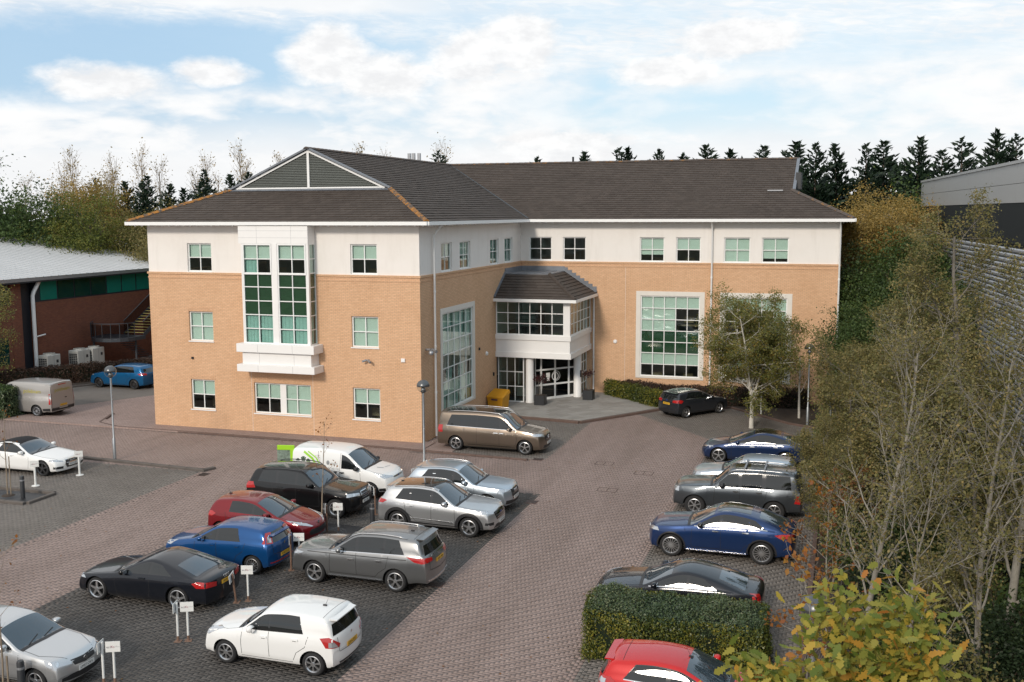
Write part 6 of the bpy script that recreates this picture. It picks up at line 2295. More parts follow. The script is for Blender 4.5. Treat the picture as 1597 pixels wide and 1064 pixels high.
vc = Car('parked_van', 'silver panel van with yellow lettering beside the green hedge, rear doors towards us', 'van', (-24.5, .95), 180, 4.97, 1.986, 1.95, 2.933, 1.02, VANSILVER,
         rw=.33, zh=1.05, zc=1.25, cowl=.20, wst=.95, rr=.06, rrz=.05, rb=.02, rbz=1.1, dz=1.05, belt=(1.12, 1.15), tailbelt=1.14, roofw=.84, sill=.27, kf=.22, kr=.06, rrr=.05,
         panes=[(1.05, .2, -.05, 0)], handles=[.25], rearglass='', mirmat='trim', ptop=.12, seams=[[(.14, 1.75), (.12, .36)]], tl=[(-2.46, .90, .72), (-2.46, .90, 1.32), (-2.42, .99, 1.34), (-2.38, 1.0, .74)], tl2=[(-2.46, .91, 1.05), (-2.46, .91, 1.26), (-2.42, .985, 1.26), (-2.42, .985, 1.05)],
         back=[('rear_bumper', 'trim', [(.0, .28), (.96, .28), (.96, .50), (.34, .50), (.32, .44), (.0, .44)])], backlines=[('panel_seam', 'seam', [(.84, 1.70), (.84, .52)], .012)], sidepanels=[('bumper_trim', 'trim', [(-2.45, .27), (-1.9, .27), (-1.9, .48), (-2.45, .52)], .012)],
         plate='HN62 VTT', plate_r=.62, wheel=('f', 8), rim=.21, rimmat='grey_metal')
YP = pmat('yellow_print', (.42, .36, .03), .5)
loc, nor = vc.hit((-3, 0, 1.45), (-1, 0, 0))
place_text('polebeam', .30, YP, vc.root, (loc.x - .01, .02, 1.48), (0, -1, 0), (-.06 * 0, 0, 1))
loc, nor = vc.hit((-.9, 0, 1.45), (0, 1, 0))
place_text('polebeam', .30, YP, vc.root, (-1.2, loc.y + .012, 1.42), (-1, 0, 0), (0, -.14, 1))
vc.strip([(-2.6, -.28, 1.0), (-2.6, -.12, 1.0)], (-1, 0, 0), .05, MATS['trim'], 'door_handle', off=.012)
vc.strip([(-2.6, -.3, 1.76), (-2.6, .3, 1.76)], (-1, 0, 0), .04, MATS['lamp_red'], 'brake_light', off=.012)
Car('parked_car', 'bright blue tall hatchback beside the dark brown hedge at the far left', 'car', (-25.1, 10.0), 180, 4.359, 1.786, 1.557, 2.699, .84, CYAN,
    rw=.32, zh=.90, zc=1.06, cowl=.34, wst=1.2, rr=.40, rrz=.08, rb=.08, rbz=1.04, dz=.95, belt=(1.0, 1.06), tailbelt=1.04, roofw=.75, kf=.22, kr=.16, panes=[(.76, .0, -.04, 0), (-.1, -.95, 0, .0), (-1.02, -1.40, 0, .16)],
    handles=[.1, -.8], seams=doors4(.88, -.05, -1.05), wheel=('s', 7), rim=.21, rimmat='dark_alloy', tl=[(-2.15, .60, .92), (-2.15, .62, 1.02), (-1.9, .99, 1.06), (-1.72, 1.0, 1.0), (-1.9, 1.0, .92)], plate='', show_f=False, show_r=False)
Car('parked_car', 'dark grey car glimpsed behind the bright blue hatchback', 'car', (-22.6, 13.2), 180, 4.3, 1.78, 1.48, 2.6, .84, SLATE,
    rw=.31, zh=.86, zc=1.0, panes=[(.66, .0, -.02, 0), (-.1, -.9, 0, .1)], plate='', show_f=False, show_r=False)

# ================================================================== vegetation
pmat('bark_grey', (.17, .155, .135), .9, var=.35, vscale=9)
pmat('bark_pale', (.25, .23, .195), .85, var=.35, vscale=7)
pmat('bark_white', (.62, .59, .53), .8, var=.25, vscale=6)
pmat('bark_brown', (.085, .062, .046), .9, var=.35, vscale=9)
pmat('bark_tan', (.26, .205, .15), .9, var=.3, vscale=4)
leaf_mat('leaf_birch', [(.105, .125, .032), (.16, .172, .044), (.225, .21, .06), (.34, .22, .05)])
leaf_mat('leaf_olive', [(.100, .108, .034), (.155, .146, .048), (.225, .19, .07), (.30, .22, .08)])
leaf_mat('leaf_green', [(.030, .055, .016), (.052, .090, .024), (.080, .125, .034), (.14, .165, .04)])
leaf_mat('leaf_dark', [(.014, .026, .012), (.024, .044, .018), (.038, .062, .024)])
leaf_mat('leaf_yellowgreen', [(.060, .080, .014), (.105, .125, .020), (.155, .165, .028), (.22, .18, .035)])
leaf_mat('leaf_autumn', [(.17, .135, .042), (.26, .19, .055), (.35, .24, .066), (.40, .25, .066)])
leaf_mat('leaf_orange', [(.22, .075, .014), (.32, .13, .018), (.26, .09, .03), (.34, .18, .03)])
leaf_mat('leaf_rust', [(.10, .045, .018), (.16, .070, .024), (.20, .10, .03)])
leaf_mat('leaf_hedge', [(.032, .058, .026), (.055, .088, .038), (.085, .120, .052), (.15, .165, .085)], rough=.35, trans=.12)
leaf_mat('leaf_hedge_yellow', [(.034, .054, .016), (.068, .092, .022), (.14, .15, .025), (.26, .22, .03)], rough=.4, trans=.2)
leaf_mat('leaf_brown_hedge', [(.030, .018, .014), (.055, .030, .020), (.085, .048, .028)], trans=.15)
leaf_mat('leaf_purple', [(.030, .008, .009), (.060, .012, .014), (.09, .02, .02)], trans=.15)
leaf_mat('leaf_conifer', [(.007, .017, .010), (.012, .027, .014), (.020, .040, .018)], trans=.1)
leaf_mat('leaf_oak', [(.12, .165, .030), (.19, .225, .040), (.30, .28, .05), (.46, .36, .06), (.54, .31, .05), (.44, .17, .035)], trans=.4)


def unit(v):
    return v / np.maximum(np.linalg.norm(v, axis=-1, keepdims=True), 1e-9)


def leaf_mesh(name, C, size, mat, rg, up=None, upw=.5, aspect=.62, tint=None, jit=.35):
    """small folded leaves at the points C"""
    n = len(C)
    d = unit(rg.normal(size=(n, 3)))
    nor = rg.normal(size=(n, 3))
    if up is not None:
        nor = nor * (1 - upw) + up * upw * 1.6
    nor = unit(nor)
    t = unit(np.cross(nor, d))
    b = np.cross(nor, t)
    s = (size * rg.uniform(1 - jit, 1 + jit, n))[:, None]
    w = s * aspect * .5
    V = np.stack([C - t * s * .5, C - b * w + nor * s * .10, C + t * s * .5, C + b * w + nor * s * .10], 1)
    F = (np.arange(n) * 4)[:, None] + np.array([0, 1, 2, 3])
    if tint is None:
        tint = rg.random(n)
    return np_mesh(name, V.reshape(-1, 3), F, MATS[mat], np.clip(tint, 0, 1))


class Wood:
    """branch skeleton turned into tapering tubes"""
    def __init__(s, seed):
        s.rg = np.random.default_rng(seed)
        s.lines = []
        s.tips = []

    def grow(s, p, d, L, r, lev, spec):
        sp = spec[lev]
        n = sp.get('seg', 5)
        pts = [np.array(p, float)]
        rad = [r]
        d = np.array(d, float)
        dirs = [d]
        for i in range(n):
            d = unit(d + s.rg.normal(size=3) * sp.get('bend', .12) + np.array([0, 0, sp.get('up', .03)]))
            pts.append(pts[-1] + d * L / n)
            rad.append(r * (1 - (1 - sp.get('taper', .35)) * (i + 1) / n))
            dirs.append(d)
        s.lines.append((np.array(pts), np.array(rad), lev))
        if lev + 1 < len(spec):
            c = spec[lev + 1]
            k = c['n']
            k = int(k if k > 3 else max(1, round(k + s.rg.uniform(-.4, .4))))
            ph = s.rg.uniform(0, 6.28)
            for j in range(k):
                f = c.get('from', .3) + (c.get('to', 1.0) - c.get('from', .3)) * (j + s.rg.uniform(0, .9)) / k
                i = min(n - 1, int(f * n))
                q = pts[i] + (pts[i + 1] - pts[i]) * (f * n - i)
                dd = dirs[i]
                a = ph + j * 2.4 + s.rg.uniform(-.4, .4)
                e1 = unit(np.cross(dd, [.3, .2, 1.0]) + 1e-6)
                e2 = np.cross(dd, e1)
                ang = c.get('ang', .8) * s.rg.uniform(.75, 1.25)
                nd = unit(dd * math.cos(ang) + (e1 * math.cos(a) + e2 * math.sin(a)) * math.sin(ang))
                ll = c['len'] * s.rg.uniform(.65, 1.2) * (1 - c.get('shrink', .35) * f)
                rr_ = max(c.get('rmin', .004), rad[i] * c.get('rr', .55))
                s.grow(q, nd, ll, rr_, lev + 1, spec)
        else:
            for i in range(1, n + 1):
                s.tips.append((pts[i], dirs[i]))

    def mesh(s, name, mat, sides=(7, 5, 4, 3, 3)):
        VV, FF, o = [], [], 0
        for pts, rad, lev in s.lines:
            k = sides[min(lev, len(sides) - 1)]
            t = unit(np.gradient(pts, axis=0))
            ref = np.array([.37, .21, .9]) if abs(t[0][2]) < .8 else np.array([1., .1, .05])
            e1 = unit(np.cross(t, ref))
            e2 = np.cross(t, e1)
            a = np.arange(k) * 2 * math.pi / k
            ring = pts[:, None] + rad[:, None, None] * (e1[:, None] * np.cos(a)[None, :, None] + e2[:, None] * np.sin(a)[None, :, None])
            m = len(pts)
            idx = o + np.arange(m * k).reshape(m, k)
            A = idx[:-1]
            B = idx[1:]
            FF.append(np.stack([A, np.roll(A, -1, 1), np.roll(B, -1, 1), B], -1).reshape(-1, 4))
            VV.append(ring.reshape(-1, 3))
            o += m * k
        return np_mesh(name, np.concatenate(VV), np.concatenate(FF), MATS[mat], smooth=True)


def thing_tree(name, label, cat, group, loc, trunk, crown, rz=0.0, scale=1.0):
    root = empty(name, loc, rz)
    root.scale = (scale, scale, scale)
    tag(root, label, cat, group)
    if trunk:
        link_mesh('trunk', trunk, root)
    if crown:
        link_mesh('crown', crown, root)
    return root


def leaves_at_tips(w, per, spread, rg):
    P = np.array([t[0] for t in w.tips])
    C = np.repeat(P, per, 0) + rg.normal(size=(len(P) * per, 3)) * spread
    base = np.repeat(rg.normal(.5, .18, len(P)), per) + rg.normal(0, .16, len(P) * per)
    return C, base


def small_tree(seed, H, r0, spread, bark, leaf, per=4, lsize=.08, lspread=.16, crown_from=.25, n1=16, l1=2.2, n2=7, l2=.9, n3=5, l3=.45, ang=.9, up=.05, fork=None, upb=.04):
    w = Wood(seed)
    spec = [dict(seg=8, bend=.06, up=.05, taper=.25), dict(n=n1, len=l1, ang=ang, rr=.45, seg=5, bend=.16, up=upb, **{'from': crown_from}), dict(n=n2, len=l2, ang=.75, rr=.5, seg=4, bend=.22, up=up, rmin=.006),
            dict(n=n3, len=l3, ang=.7, rr=.5, seg=3, bend=.25, up=0.0, rmin=.0035)]
    if fork:
        w.lines.append((np.array([[0, 0, -.1], [fork[0] * .2, fork[1] * .2, fork[2] * .5], [fork[0], fork[1], fork[2]]]), np.array([r0 * 1.15, r0, r0 * .9]), 0))
        base = np.array(fork, float)
        for dd, f in (((.26, .1, 1), 1.0), ((-.30, -.05, 1), .95), ((.1, .35, 1), .85), ((.50, -.15, 1), .8)):
            w.grow(base, unit(np.array(dd, float)), (H - fork[2]) * f, r0 * .62, 0, spec)
    else:
        w.grow((0, 0, -.1), (.02, .02, 1), H, r0, 0, spec)
    tm = w.mesh('trunk', bark)
    cm = None
    if per:
        C, t = leaves_at_tips(w, per, lspread, w.rg)
        cm = leaf_mesh('crown', C, lsize, leaf, w.rg, up=np.array([0, -.35, 1.0]), upw=.42, tint=t)
    return tm, cm


def blob_crown(seed, rx, rz, zc, n_cl, per, lsize, leaf, cl=.55, hollow=.55, name='crown'):
    """far broadleaf crown: leaf clumps through an uneven ellipsoid"""
    rg = np.random.default_rng(seed)
    d = unit(rg.normal(size=(n_cl, 3)))
    rad = (hollow + (1 - hollow) * rg.random(n_cl) ** .5)[:, None]
    lump = 1 + .22 * np.sin(d[:, :1] * 3 + seed) * np.cos(d[:, 1:2] * 4 + seed * 2) + .12 * rg.normal(size=(n_cl, 1))
    C = d * rad * lump * np.array([rx, rx, rz]) + np.array([0, 0, zc])
    sz = rg.uniform(.6, 1.3, n_cl) * cl
    P = np.repeat(C, per, 0) + rg.normal(size=(n_cl * per, 3)) * np.repeat(sz, per)[:, None] * np.array([1, 1, .7])
    out = unit(np.repeat(d, per, 0))
    t = np.repeat(rg.normal(.5, .2, n_cl), per) + rg.normal(0, .15, n_cl * per)
    return leaf_mesh(name, P, lsize, leaf, rg, up=out * .5 + np.array([0, 0, .5]), upw=.45, tint=t)


def conifer(seed, H, Rm, leaf='leaf_conifer', nb=210, per0=64, ls=.75, bare=.08):
    rg = np.random.default_rng(seed)
    C, D = [], []
    for k in range(nb):
        f = bare + (1 - bare) * ((k + rg.random()) / nb) ** .85
        per = max(5, int(per0 * (1.05 - f)))
        z = H * f
        r = Rm * (1 - f) ** .68 * rg.choice([.6, .8, 1.0, 1.25]) * rg.uniform(.85, 1.1) + .12
        a = rg.uniform(0, 6.283)
        e = np.array([math.cos(a), math.sin(a), rg.uniform(.25, .75)])
        e /= np.linalg.norm(e)
        t = rg.random(per) ** .7
        p = np.array([0, 0, z]) + e * (t * r)[:, None] * np.array([1, 1, 1.15]) + rg.normal(size=(per, 3)) * .13 * (1.15 - t[:, None]) * (r + .12)
        C.append(p)
        D.append(unit(e + rg.normal(size=(per, 3)) * .30 + np.array([0, 0, .2])))
    C, D = np.concatenate(C), np.concatenate(D)
    n = len(C)
    b = unit(np.cross(D, rg.normal(size=(n, 3))))
    s = (ls * rg.uniform(.5, 1.2, n) * (1.12 - .6 * C[:, 2] / H))[:, None]
    V = np.stack([C - D * s * .4, C + b * s * .21 - D * s * .1, C + D * s * .6, C - b * s * .21 - D * s * .1], 1)
    F = (np.arange(n) * 4)[:, None] + np.array([0, 1, 2, 3])
    cm = np_mesh('crown', V.reshape(-1, 3), F, MATS[leaf], rg.random(n))
    tm = MB().tube([(0, 0, -.2), (0, 0, H * .5), (0, 0, H * .97)], [.22, .14, .02], 6).mesh('trunk', MATS['bark_brown'])
    return tm, cm


def poplar(seed, H, leafy=True):
    w = Wood(seed)
    spec = [dict(seg=8, bend=.03, up=.05, taper=.12), dict(n=26, len=H * .34, ang=.42, rr=.42, seg=5, bend=.08, up=.14, shrink=.75, **{'from': .28}), dict(n=8, len=H * .09, ang=.5, rr=.5, seg=3, bend=.15, up=.1, rmin=.016)]
    w.grow((0, 0, -.2), (0, 0, 1), H, .20, 0, spec)
    tm = w.mesh('trunk', 'bark_tan', (6, 4, 3))
    C, t = leaves_at_tips(w, 1, .25, w.rg)
    keep = w.rg.random(len(C)) < .6
    cm = leaf_mesh('crown', C[keep], .20, 'leaf_autumn', w.rg, tint=t[keep])
    return tm, cm


def shrub(seed, rx, h, leaf, n_cl=90, per=60, ls=.075, bark='bark_brown', twigs=14):
    rg = np.random.default_rng(seed)
    w = Wood(seed + 1)
    for k in range(twigs):
        a = rg.uniform(0, 6.28)
        w.grow((rg.normal() * .15, rg.normal() * .15, -.05), unit(np.array([math.cos(a) * .5, math.sin(a) * .5, 1.0])), h * rg.uniform(.7, 1.05), .022, 0,
               [dict(seg=5, bend=.12, up=.02, taper=.3), dict(n=6, len=h * .3, ang=.6, rr=.5, seg=3, bend=.2, rmin=.004, **{'from': .35})])
    tm = w.mesh('trunk', bark, (4, 3))
    d = unit(rg.normal(size=(n_cl, 3)))
    C = d * (rg.random((n_cl, 1)) ** .45) * np.array([rx, rx, h * .5]) * (1 + .15 * rg.normal(size=(n_cl, 1))) + np.array([0, 0, h * .52])
    C = C[C[:, 2] > .1]
    P = np.repeat(C, per, 0) + rg.normal(size=(len(C) * per, 3)) * .20
    t = np.repeat(rg.normal(.5, .2, len(C)), per) + rg.normal(0, .15, len(C) * per)
    cm = leaf_mesh('crown', P, ls, leaf, rg, up=np.array([0, 0, 1.0]), upw=.3, tint=t)
    return tm, cm


def hedge(name, label, group, path, width, h, leaf, dens=900, ls=.05, seed=1, core='leaf_dark', lump=.06, topleaf=None):
    """clipped hedge along a path: dark core and a skin of leaves"""
    rg = np.random.default_rng(seed)
    root = empty(name, (path[0][0], path[0][1], 0))
    tag(root, label, 'hedge', group)
    o0 = np.array([path[0][0], path[0][1], 0])
    cb = MB()
    Ps, Ns = [], []
    for i, (a, b) in enumerate(zip(path[:-1], path[1:])):
        a, b = np.array([*a, 0.]), np.array([*b, 0.])
        L = np.linalg.norm(b - a)
        d = (b - a) / L
        s = np.array([-d[1], d[0], 0])
        wi = width * .5 - .09
        cb.add([(a - o0 + d * .08 + s * i_ * wi + np.array([0, 0, z_])) if e == 0 else (b - o0 - d * .08 + s * i_ * wi + np.array([0, 0, z_])) for e in (0, 1) for i_ in (-1, 1) for z_ in (.02, h - .10)],
               [(0, 1, 3, 2), (4, 6, 7, 5), (0, 4, 5, 1), (2, 3, 7, 6), (1, 5, 7, 3)])
        for (area, kind) in ((L * width, 'top'), (L * h, 'l'), (L * h, 'r'), (width * h, 'e0'), (width * h, 'e1')):
            n = int(area * dens)
            u, v = rg.random(n), rg.random(n)
            if kind == 'top':
                p = a + d * (u * L)[:, None] + s * ((v - .5) * width)[:, None] + np.array([0, 0, h])
                q = np.tile([0, 0, 1.], (n, 1))
                edge = np.clip((np.abs(v - .5) - .36) / .14, 0, 1)
                p[:, 2] -= edge ** 2 * .16
            elif kind in 'lr':
                sg = 1 if kind == 'l' else -1
                p = a + d * (u * L)[:, None] + s * (sg * width / 2) + np.stack([0 * v, 0 * v, v * h], 1)
                q = np.tile(s * sg, (n, 1))
                p -= q * (np.clip((v - .85) / .15, 0, 1) ** 2 * .14)[:, None]
            else:
                e = a if kind == 'e0' else b
                sg = -1 if kind == 'e0' else 1
                p = e + s * ((u - .5) * width)[:, None] + np.stack([0 * v, 0 * v, v * h], 1)
                q = np.tile(d * sg, (n, 1))
                p -= q * (np.clip((np.abs(u - .5) - .36) / .14, 0, 1) ** 2 * .2)[:, None]
            p = p + q * ((np.sin(p[:, :1] * 2.1 + seed) * np.cos(p[:, 1:2] * 1.7 + p[:, 2:3] * 2) + .6 * np.sin(p[:, :1] * 5.3) * np.sin(p[:, 1:2] * 4.7 + 1) + .5 * np.sin(p[:, :1] * 9 + p[:, 2:3] * 8)) * lump + rg.normal(size=(n, 1)) * .045) + rg.normal(size=(n, 3)) * .02
            Ps.append(p - o0)
            Ns.append(q)
    cb.build('core', MATS[core], root)
    P, N = np.concatenate(Ps), np.concatenate(Ns)
    side = N[:, 2] < .5
    t = rg.random(len(P)) * .8 + .15 * np.sin(P[:, 0] * 2.3) + .1
    if topleaf:
        link_mesh('foliage', leaf_mesh('foliage', P[side], ls, leaf, rg, up=N[side], upw=.5, tint=t[side]), root)
        link_mesh('top_foliage', leaf_mesh('top_foliage', P[~side], ls, topleaf, rg, up=N[~side], upw=.5, tint=t[~side]), root)
    else:
        link_mesh('foliage', leaf_mesh('foliage', P, ls, leaf, rg, up=N, upw=.5, tint=t), root)
    return root


# ---- hedges
hedge('hedge', 'clipped dark green hedge block between the black coupe and the red hatchback', 'hedges', [(13.3, -20.25), (17.7, -20.25)], 2.0, 1.25, 'leaf_hedge_yellow', 1700, .056, 11, topleaf='leaf_hedge', lump=.085)
hedge('hedge', 'yellow green low hedge along the slab terrace', 'hedges', [(5.75, 15.65), (7.6, 14.2), (9.5, 12.35)], .75, .95, 'leaf_hedge_yellow', 650, .085, 12)
hedge('hedge', 'brown leaved low hedge under the large office windows', 'hedges', [(6.6, 15.45), (9.4, 14.0), (12.2, 14.6), (17.4, 14.9)], 1.2, 1.0, 'leaf_brown_hedge', 520, .085, 13)
hedge('hedge', 'green and yellow hedge beside the silver van', 'hedges', [(-24.2, -.35), (-29.5, -.75)], 1.5, 1.6, 'leaf_hedge', 480, .10, 14, topleaf='leaf_green')
hedge('hedge', 'long dark brown hedge in front of the air conditioning units', 'hedges', [(-32.2, 6.2), (-29.4, 10.2), (-25.8, 14.6), (-23.5, 18.0)], 1.0, 1.15, 'leaf_brown_hedge', 420, .10, 15)

# ---- birch in the car park
tm, cm = small_tree(21, 6.5, .12, 1, 'bark_white', 'leaf_birch', per=13, lsize=.085, lspread=.12, crown_from=.06, n1=15, l1=2.4, n2=7, l2=.95, n3=4, l3=.5, ang=1.0, up=-.10, fork=(.05, 0, 1.35), upb=-.035)
thing_tree('birch_tree', 'silver birch with forked white trunk before the second large office window', 'tree', 'trees of the planting strip', (14.85, 8.5, 0), tm, cm, 1.1)
w = Wood(5)
w.grow((0, 0, 0), (0, 0, 1), 3.4, .07, 0, [dict(seg=6, bend=.03, taper=.5), dict(n=8, len=.9, ang=.8, rr=.4, seg=4, **{'from': .4})])
tmw = w.mesh('trunk', 'bark_white')
C, t = leaves_at_tips(w, 14, .25, w.rg)
thing_tree('birch_tree', 'young white stemmed birch in the bed behind the forked birch', 'tree', 'trees of the planting strip', (17.1, 11.6, 0), tmw, leaf_mesh('crown', C, .09, 'leaf_birch', w.rg, tint=t))

# ---- planting strip: shrubs below, trees above
SH = [shrub(40 + k, 1.35, 2.6, lf, n_cl=130, per=75, ls=.09) for k, lf in enumerate(('leaf_green', 'leaf_dark', 'leaf_olive', 'leaf_green'))]
spots = [(19.7, 7.0, 1.0, 0), (21.6, 8.0, 1.2, 1), (23.4, 6.5, 1.2, 3), (19.6, 3.5, 1.0, 2), (21.3, 3.0, 1.3, 0), (23.2, 2.0, 1.3, 1), (19.5, .2, .95, 3), (21.0, -.8, 1.2, 1), (23.0, -2.0, 1.3, 0),
         (19.7, -3.4, .95, 0), (21.4, -4.6, 1.2, 3), (23.3, -5.6, 1.25, 1), (20.0, -7.0, .9, 1), (21.9, -8.4, 1.15, 0), (23.6, -9.6, 1.2, 3), (19.8, -10.4, .8, 0), (21.4, -11.8, 1.1, 1), (23.2, -12.8, 1.2, 0),
         (20.0, -13.8, .85, 3), (21.8, -15.2, 1.1, 0), (23.5, -16.4, 1.1, 1), (20.4, -16.9, .75, 1), (22.2, -18.4, 1.0, 2), (23.8, -19.8, 1.1, 0), (21.0, -19.8, .75, 0), (22.6, -21.6, .95, 1), (20.6, -22.8, .65, 3), (22.0, -24.4, .85, 2), (23.4, -25.4, .9, 0), (20.6, -25.8, .6, 1), (22.0, -27.6, .75, 1), (19.6, -29.0, .5, 2)]
ug = empty('undergrowth', (0, 0, 0))
tag(ug, 'dense green undergrowth filling the planting strip below the trees', 'undergrowth', kind='stuff')
for i, (x, y, s_, k) in enumerate(spots):
    for nm, me in (('stems', SH[k][0]), ('foliage', SH[k][1])):
        o = link_mesh(nm, me, ug, (x, y, .03), (0, 0, i * 1.7))
        o.scale = (s_, s_, s_)

# small leafy alders
AL = [small_tree(60 + k, 5.6, .075, 1, 'bark_grey', 'leaf_olive', per=15, lsize=.080, lspread=.095, crown_from=.12, n1=20, l1=2.1, n2=7, l2=.9, n3=3, l3=.45, ang=.85, up=.03) for k in range(2)]
for i, (x, y, s_, k, lab) in enumerate(((19.2, -4.2, .80, 1, 'small olive leaved tree over the hidden silver car'), (19.3, 2.6, .78, 0, 'small olive leaved tree at the tail of the deep blue saloon'), (19.3, -10.0, .68, 1, 'low olive leaved tree behind the slate grey 4x4 tail'), (21.0, -13.0, 1.05, 0, 'olive leaved tree among the pale stems'), (22.6, -16.0, 1.15, 1, 'olive leaved tree near the right edge among pale stems'), (19.5, -7.5, 1.0, 0, 'small olive leaved tree leaning over the slate grey 4x4'), (20.0, -1.0, .85, 1, 'small olive leaved tree beyond the second lamp post of the strip'),
                                        (20.4, 5.5, .78, 0, 'olive leaved tree at the right corner of the office'), (19.6, -12.6, .62, 1, 'low olive leaved sapling at the tail of the blue coupe utility'), (22.2, -3.5, 1.2, 0, 'olive leaved tree midway along the grey warehouse wall'))):
    thing_tree('alder_tree', lab, 'tree', 'trees of the planting strip', (x, y, .03), AL[k][0], AL[k][1], i * 2.1 + .5, s_)
tm, cm = small_tree(71, 10.4, .15, 1, 'bark_grey', 'leaf_olive', per=13, lsize=.08, lspread=.10, crown_from=.3, n1=22, l1=2.9, n2=8, l2=1.1, n3=3, l3=.5, ang=.9, up=.02)
thing_tree('alder_tree', 'tallest olive leaved tree, crown in front of the grey warehouse panels', 'tree', 'trees of the planting strip', (22.9, -9.6, .03), tm, cm, .6)
tm, cm = small_tree(72, 7.2, .10, 1, 'bark_grey', 'leaf_olive', per=10, lsize=.08, lspread=.10, crown_from=.2, n1=26, l1=2.8, n2=8, l2=1.0, n3=4, l3=.45, ang=.85, up=.03)
thing_tree('alder_tree', 'twiggy olive tree left of the tallest one, paler leaves', 'tree', 'trees of the planting strip', (21.4, -5.4, .03), tm, cm, 2.6)
# pale bare stems near the camera
for i, (x, y, H_, lab, sd_, rr_) in enumerate(((19.95, -20.4, 8.0, 'pale bare stemmed tree rising straight from behind the yellow oak', 81, .085), (22.3, -22.2, 7.6, 'pale bare stemmed tree second from the right edge', 82, .085),
                                               (23.0, -20.2, 9.4, 'thick pale bare tree at the right edge of the picture', 83, .12), (21.3, -15.6, 7.4, 'thin bare grey tree behind the pale stems', 84, .07), (20.9, -24.2, 6.0, 'slender bare sapling between the pale stems and the yellow oak', 86, .05))):
    tm, cm = small_tree(sd_, H_, rr_, 1, 'bark_pale', 'leaf_olive', per=3, lsize=.07, lspread=.10, crown_from=.22, n1=20, l1=2.5, n2=7, l2=.95, n3=4, l3=.4, ang=.7, up=.05, upb=.07)
    if cm:
        keep = None
    thing_tree('bare_tree', lab, 'tree', 'trees of the planting strip', (x, y, .03), tm, cm, i * 1.3)
# sparse rust leaved saplings reaching over the cars
for i, (x, y, H_, lab, sd_) in enumerate(((19.1, -19.6, 4.0, 'thin sapling with sparse rust leaves over the hedge end', 91), (19.2, -14.2, 3.4, 'thin sapling with sparse rust leaves at the blue coupe utility', 92), (18.95, -28.2, 4.7, 'rust leaved sapling reaching over the bright red hatchback', 93))):
    tm, cm = small_tree(sd_, H_, .035, 1, 'bark_pale', 'leaf_rust', per=0, crown_from=.15, n1=9, l1=1.5, n2=4, l2=.7, n3=3, l3=.35, ang=.8, up=.06, upb=.05)
    w = Wood(sd_)
    rg = np.random.default_rng(sd_)
    vs = np.zeros(len(tm.vertices) * 3, dtype=np.float32)
    tm.vertices.foreach_get('co', vs)
    vs = vs.reshape(-1, 3)
    vs = vs[vs[:, 2] > H_ * .35]
    C = vs[rg.integers(0, len(vs), 130)]
    C = np.repeat(C, 4, 0) + rg.normal(size=(520, 3)) * .06
    thing_tree('rust_leaved_sapling', lab, 'sapling', 'saplings with rust leaves', (x, y, .03), tm, leaf_mesh('crown', C, .10, 'leaf_rust' if i == 1 else 'leaf_orange', rg), i * 1.9)


# ---- oak close to the camera: lobed leaves one by one
def oak():
    rg = np.random.default_rng(101)
    w = Wood(101)
    spec = [dict(seg=7, bend=.06, up=.05, taper=.3), dict(n=30, len=1.9, ang=.95, rr=.42, seg=5, bend=.14, up=.05, **{'from': .35}), dict(n=7, len=.75, ang=.7, rr=.5, seg=4, bend=.2, up=.06, rmin=.005), dict(n=4, len=.32, ang=.7, rr=.55, seg=2, bend=.2, rmin=.003)]
    w.grow((0, 0, -.1), (0, 0, 1), 5.85, .11, 0, spec)
    root = empty('oak_tree', (19.15, -33.6, .0), .4)
    tag(root, 'yellow and green oak with lobed leaves, close at the lower right', 'tree', 'trees of the planting strip')
    link_mesh('trunk', w.mesh('trunk', 'bark_brown'), root)
    half = [(0, .0), (.035, .10), (.12, .17), (.07, .27), (.20, .36), (.13, .46), (.25, .56), (.16, .66), (.22, .78), (.12, .88), (.0, 1.0)]
    out = half + [(-x, y) for x, y in half[-2:0:-1]]
    n = len(out)
    base = np.array([(x, y - .5, .10 * abs(x) - .05 * (y - .5) ** 2) for x, y in out])
    C = np.array([t[0] for t in w.tips])
    P = np.repeat(C, 9, 0) + rg.normal(size=(len(C) * 9, 3)) * .15
    top = P[:, 2] > 2.6
    P = P[top]
    m = len(P)
    nor = unit(rg.normal(size=(m, 3)) * .55 + np.array([0, -.25, .75]))
    t = unit(np.cross(nor, rg.normal(size=(m, 3))))
    b = np.cross(nor, t)
    s = rg.uniform(.13, .21, m)
    tint = np.clip(rg.normal(.38, .24, m), 0, 1)
    V = P[:, None] + s[:, None, None] * (base[None, :, 0:1] * t[:, None] + base[None, :, 1:2] * b[:, None] + base[None, :, 2:3] * nor[:, None])
    wp = P + np.array([19.15, -33.4, 0])
    order = np.argsort(np.linalg.norm(wp - np.array(CAM_POS), axis=1))
    F = np.arange(n)[None]
    for i in order[:300]:
        link_mesh('leaf', np_mesh('leaf', V[i], F, MATS['leaf_oak'], [tint[i]]), root)
    rest = order[300:]
    FF = (np.arange(len(rest)) * n)[:, None] + np.arange(n)[None]
    o = link_mesh('crown', np_mesh('crown', V[rest].reshape(-1, 3), FF, MATS['leaf_oak'], tint[rest]), root)
    o['kind'] = 'stuff'


oak()

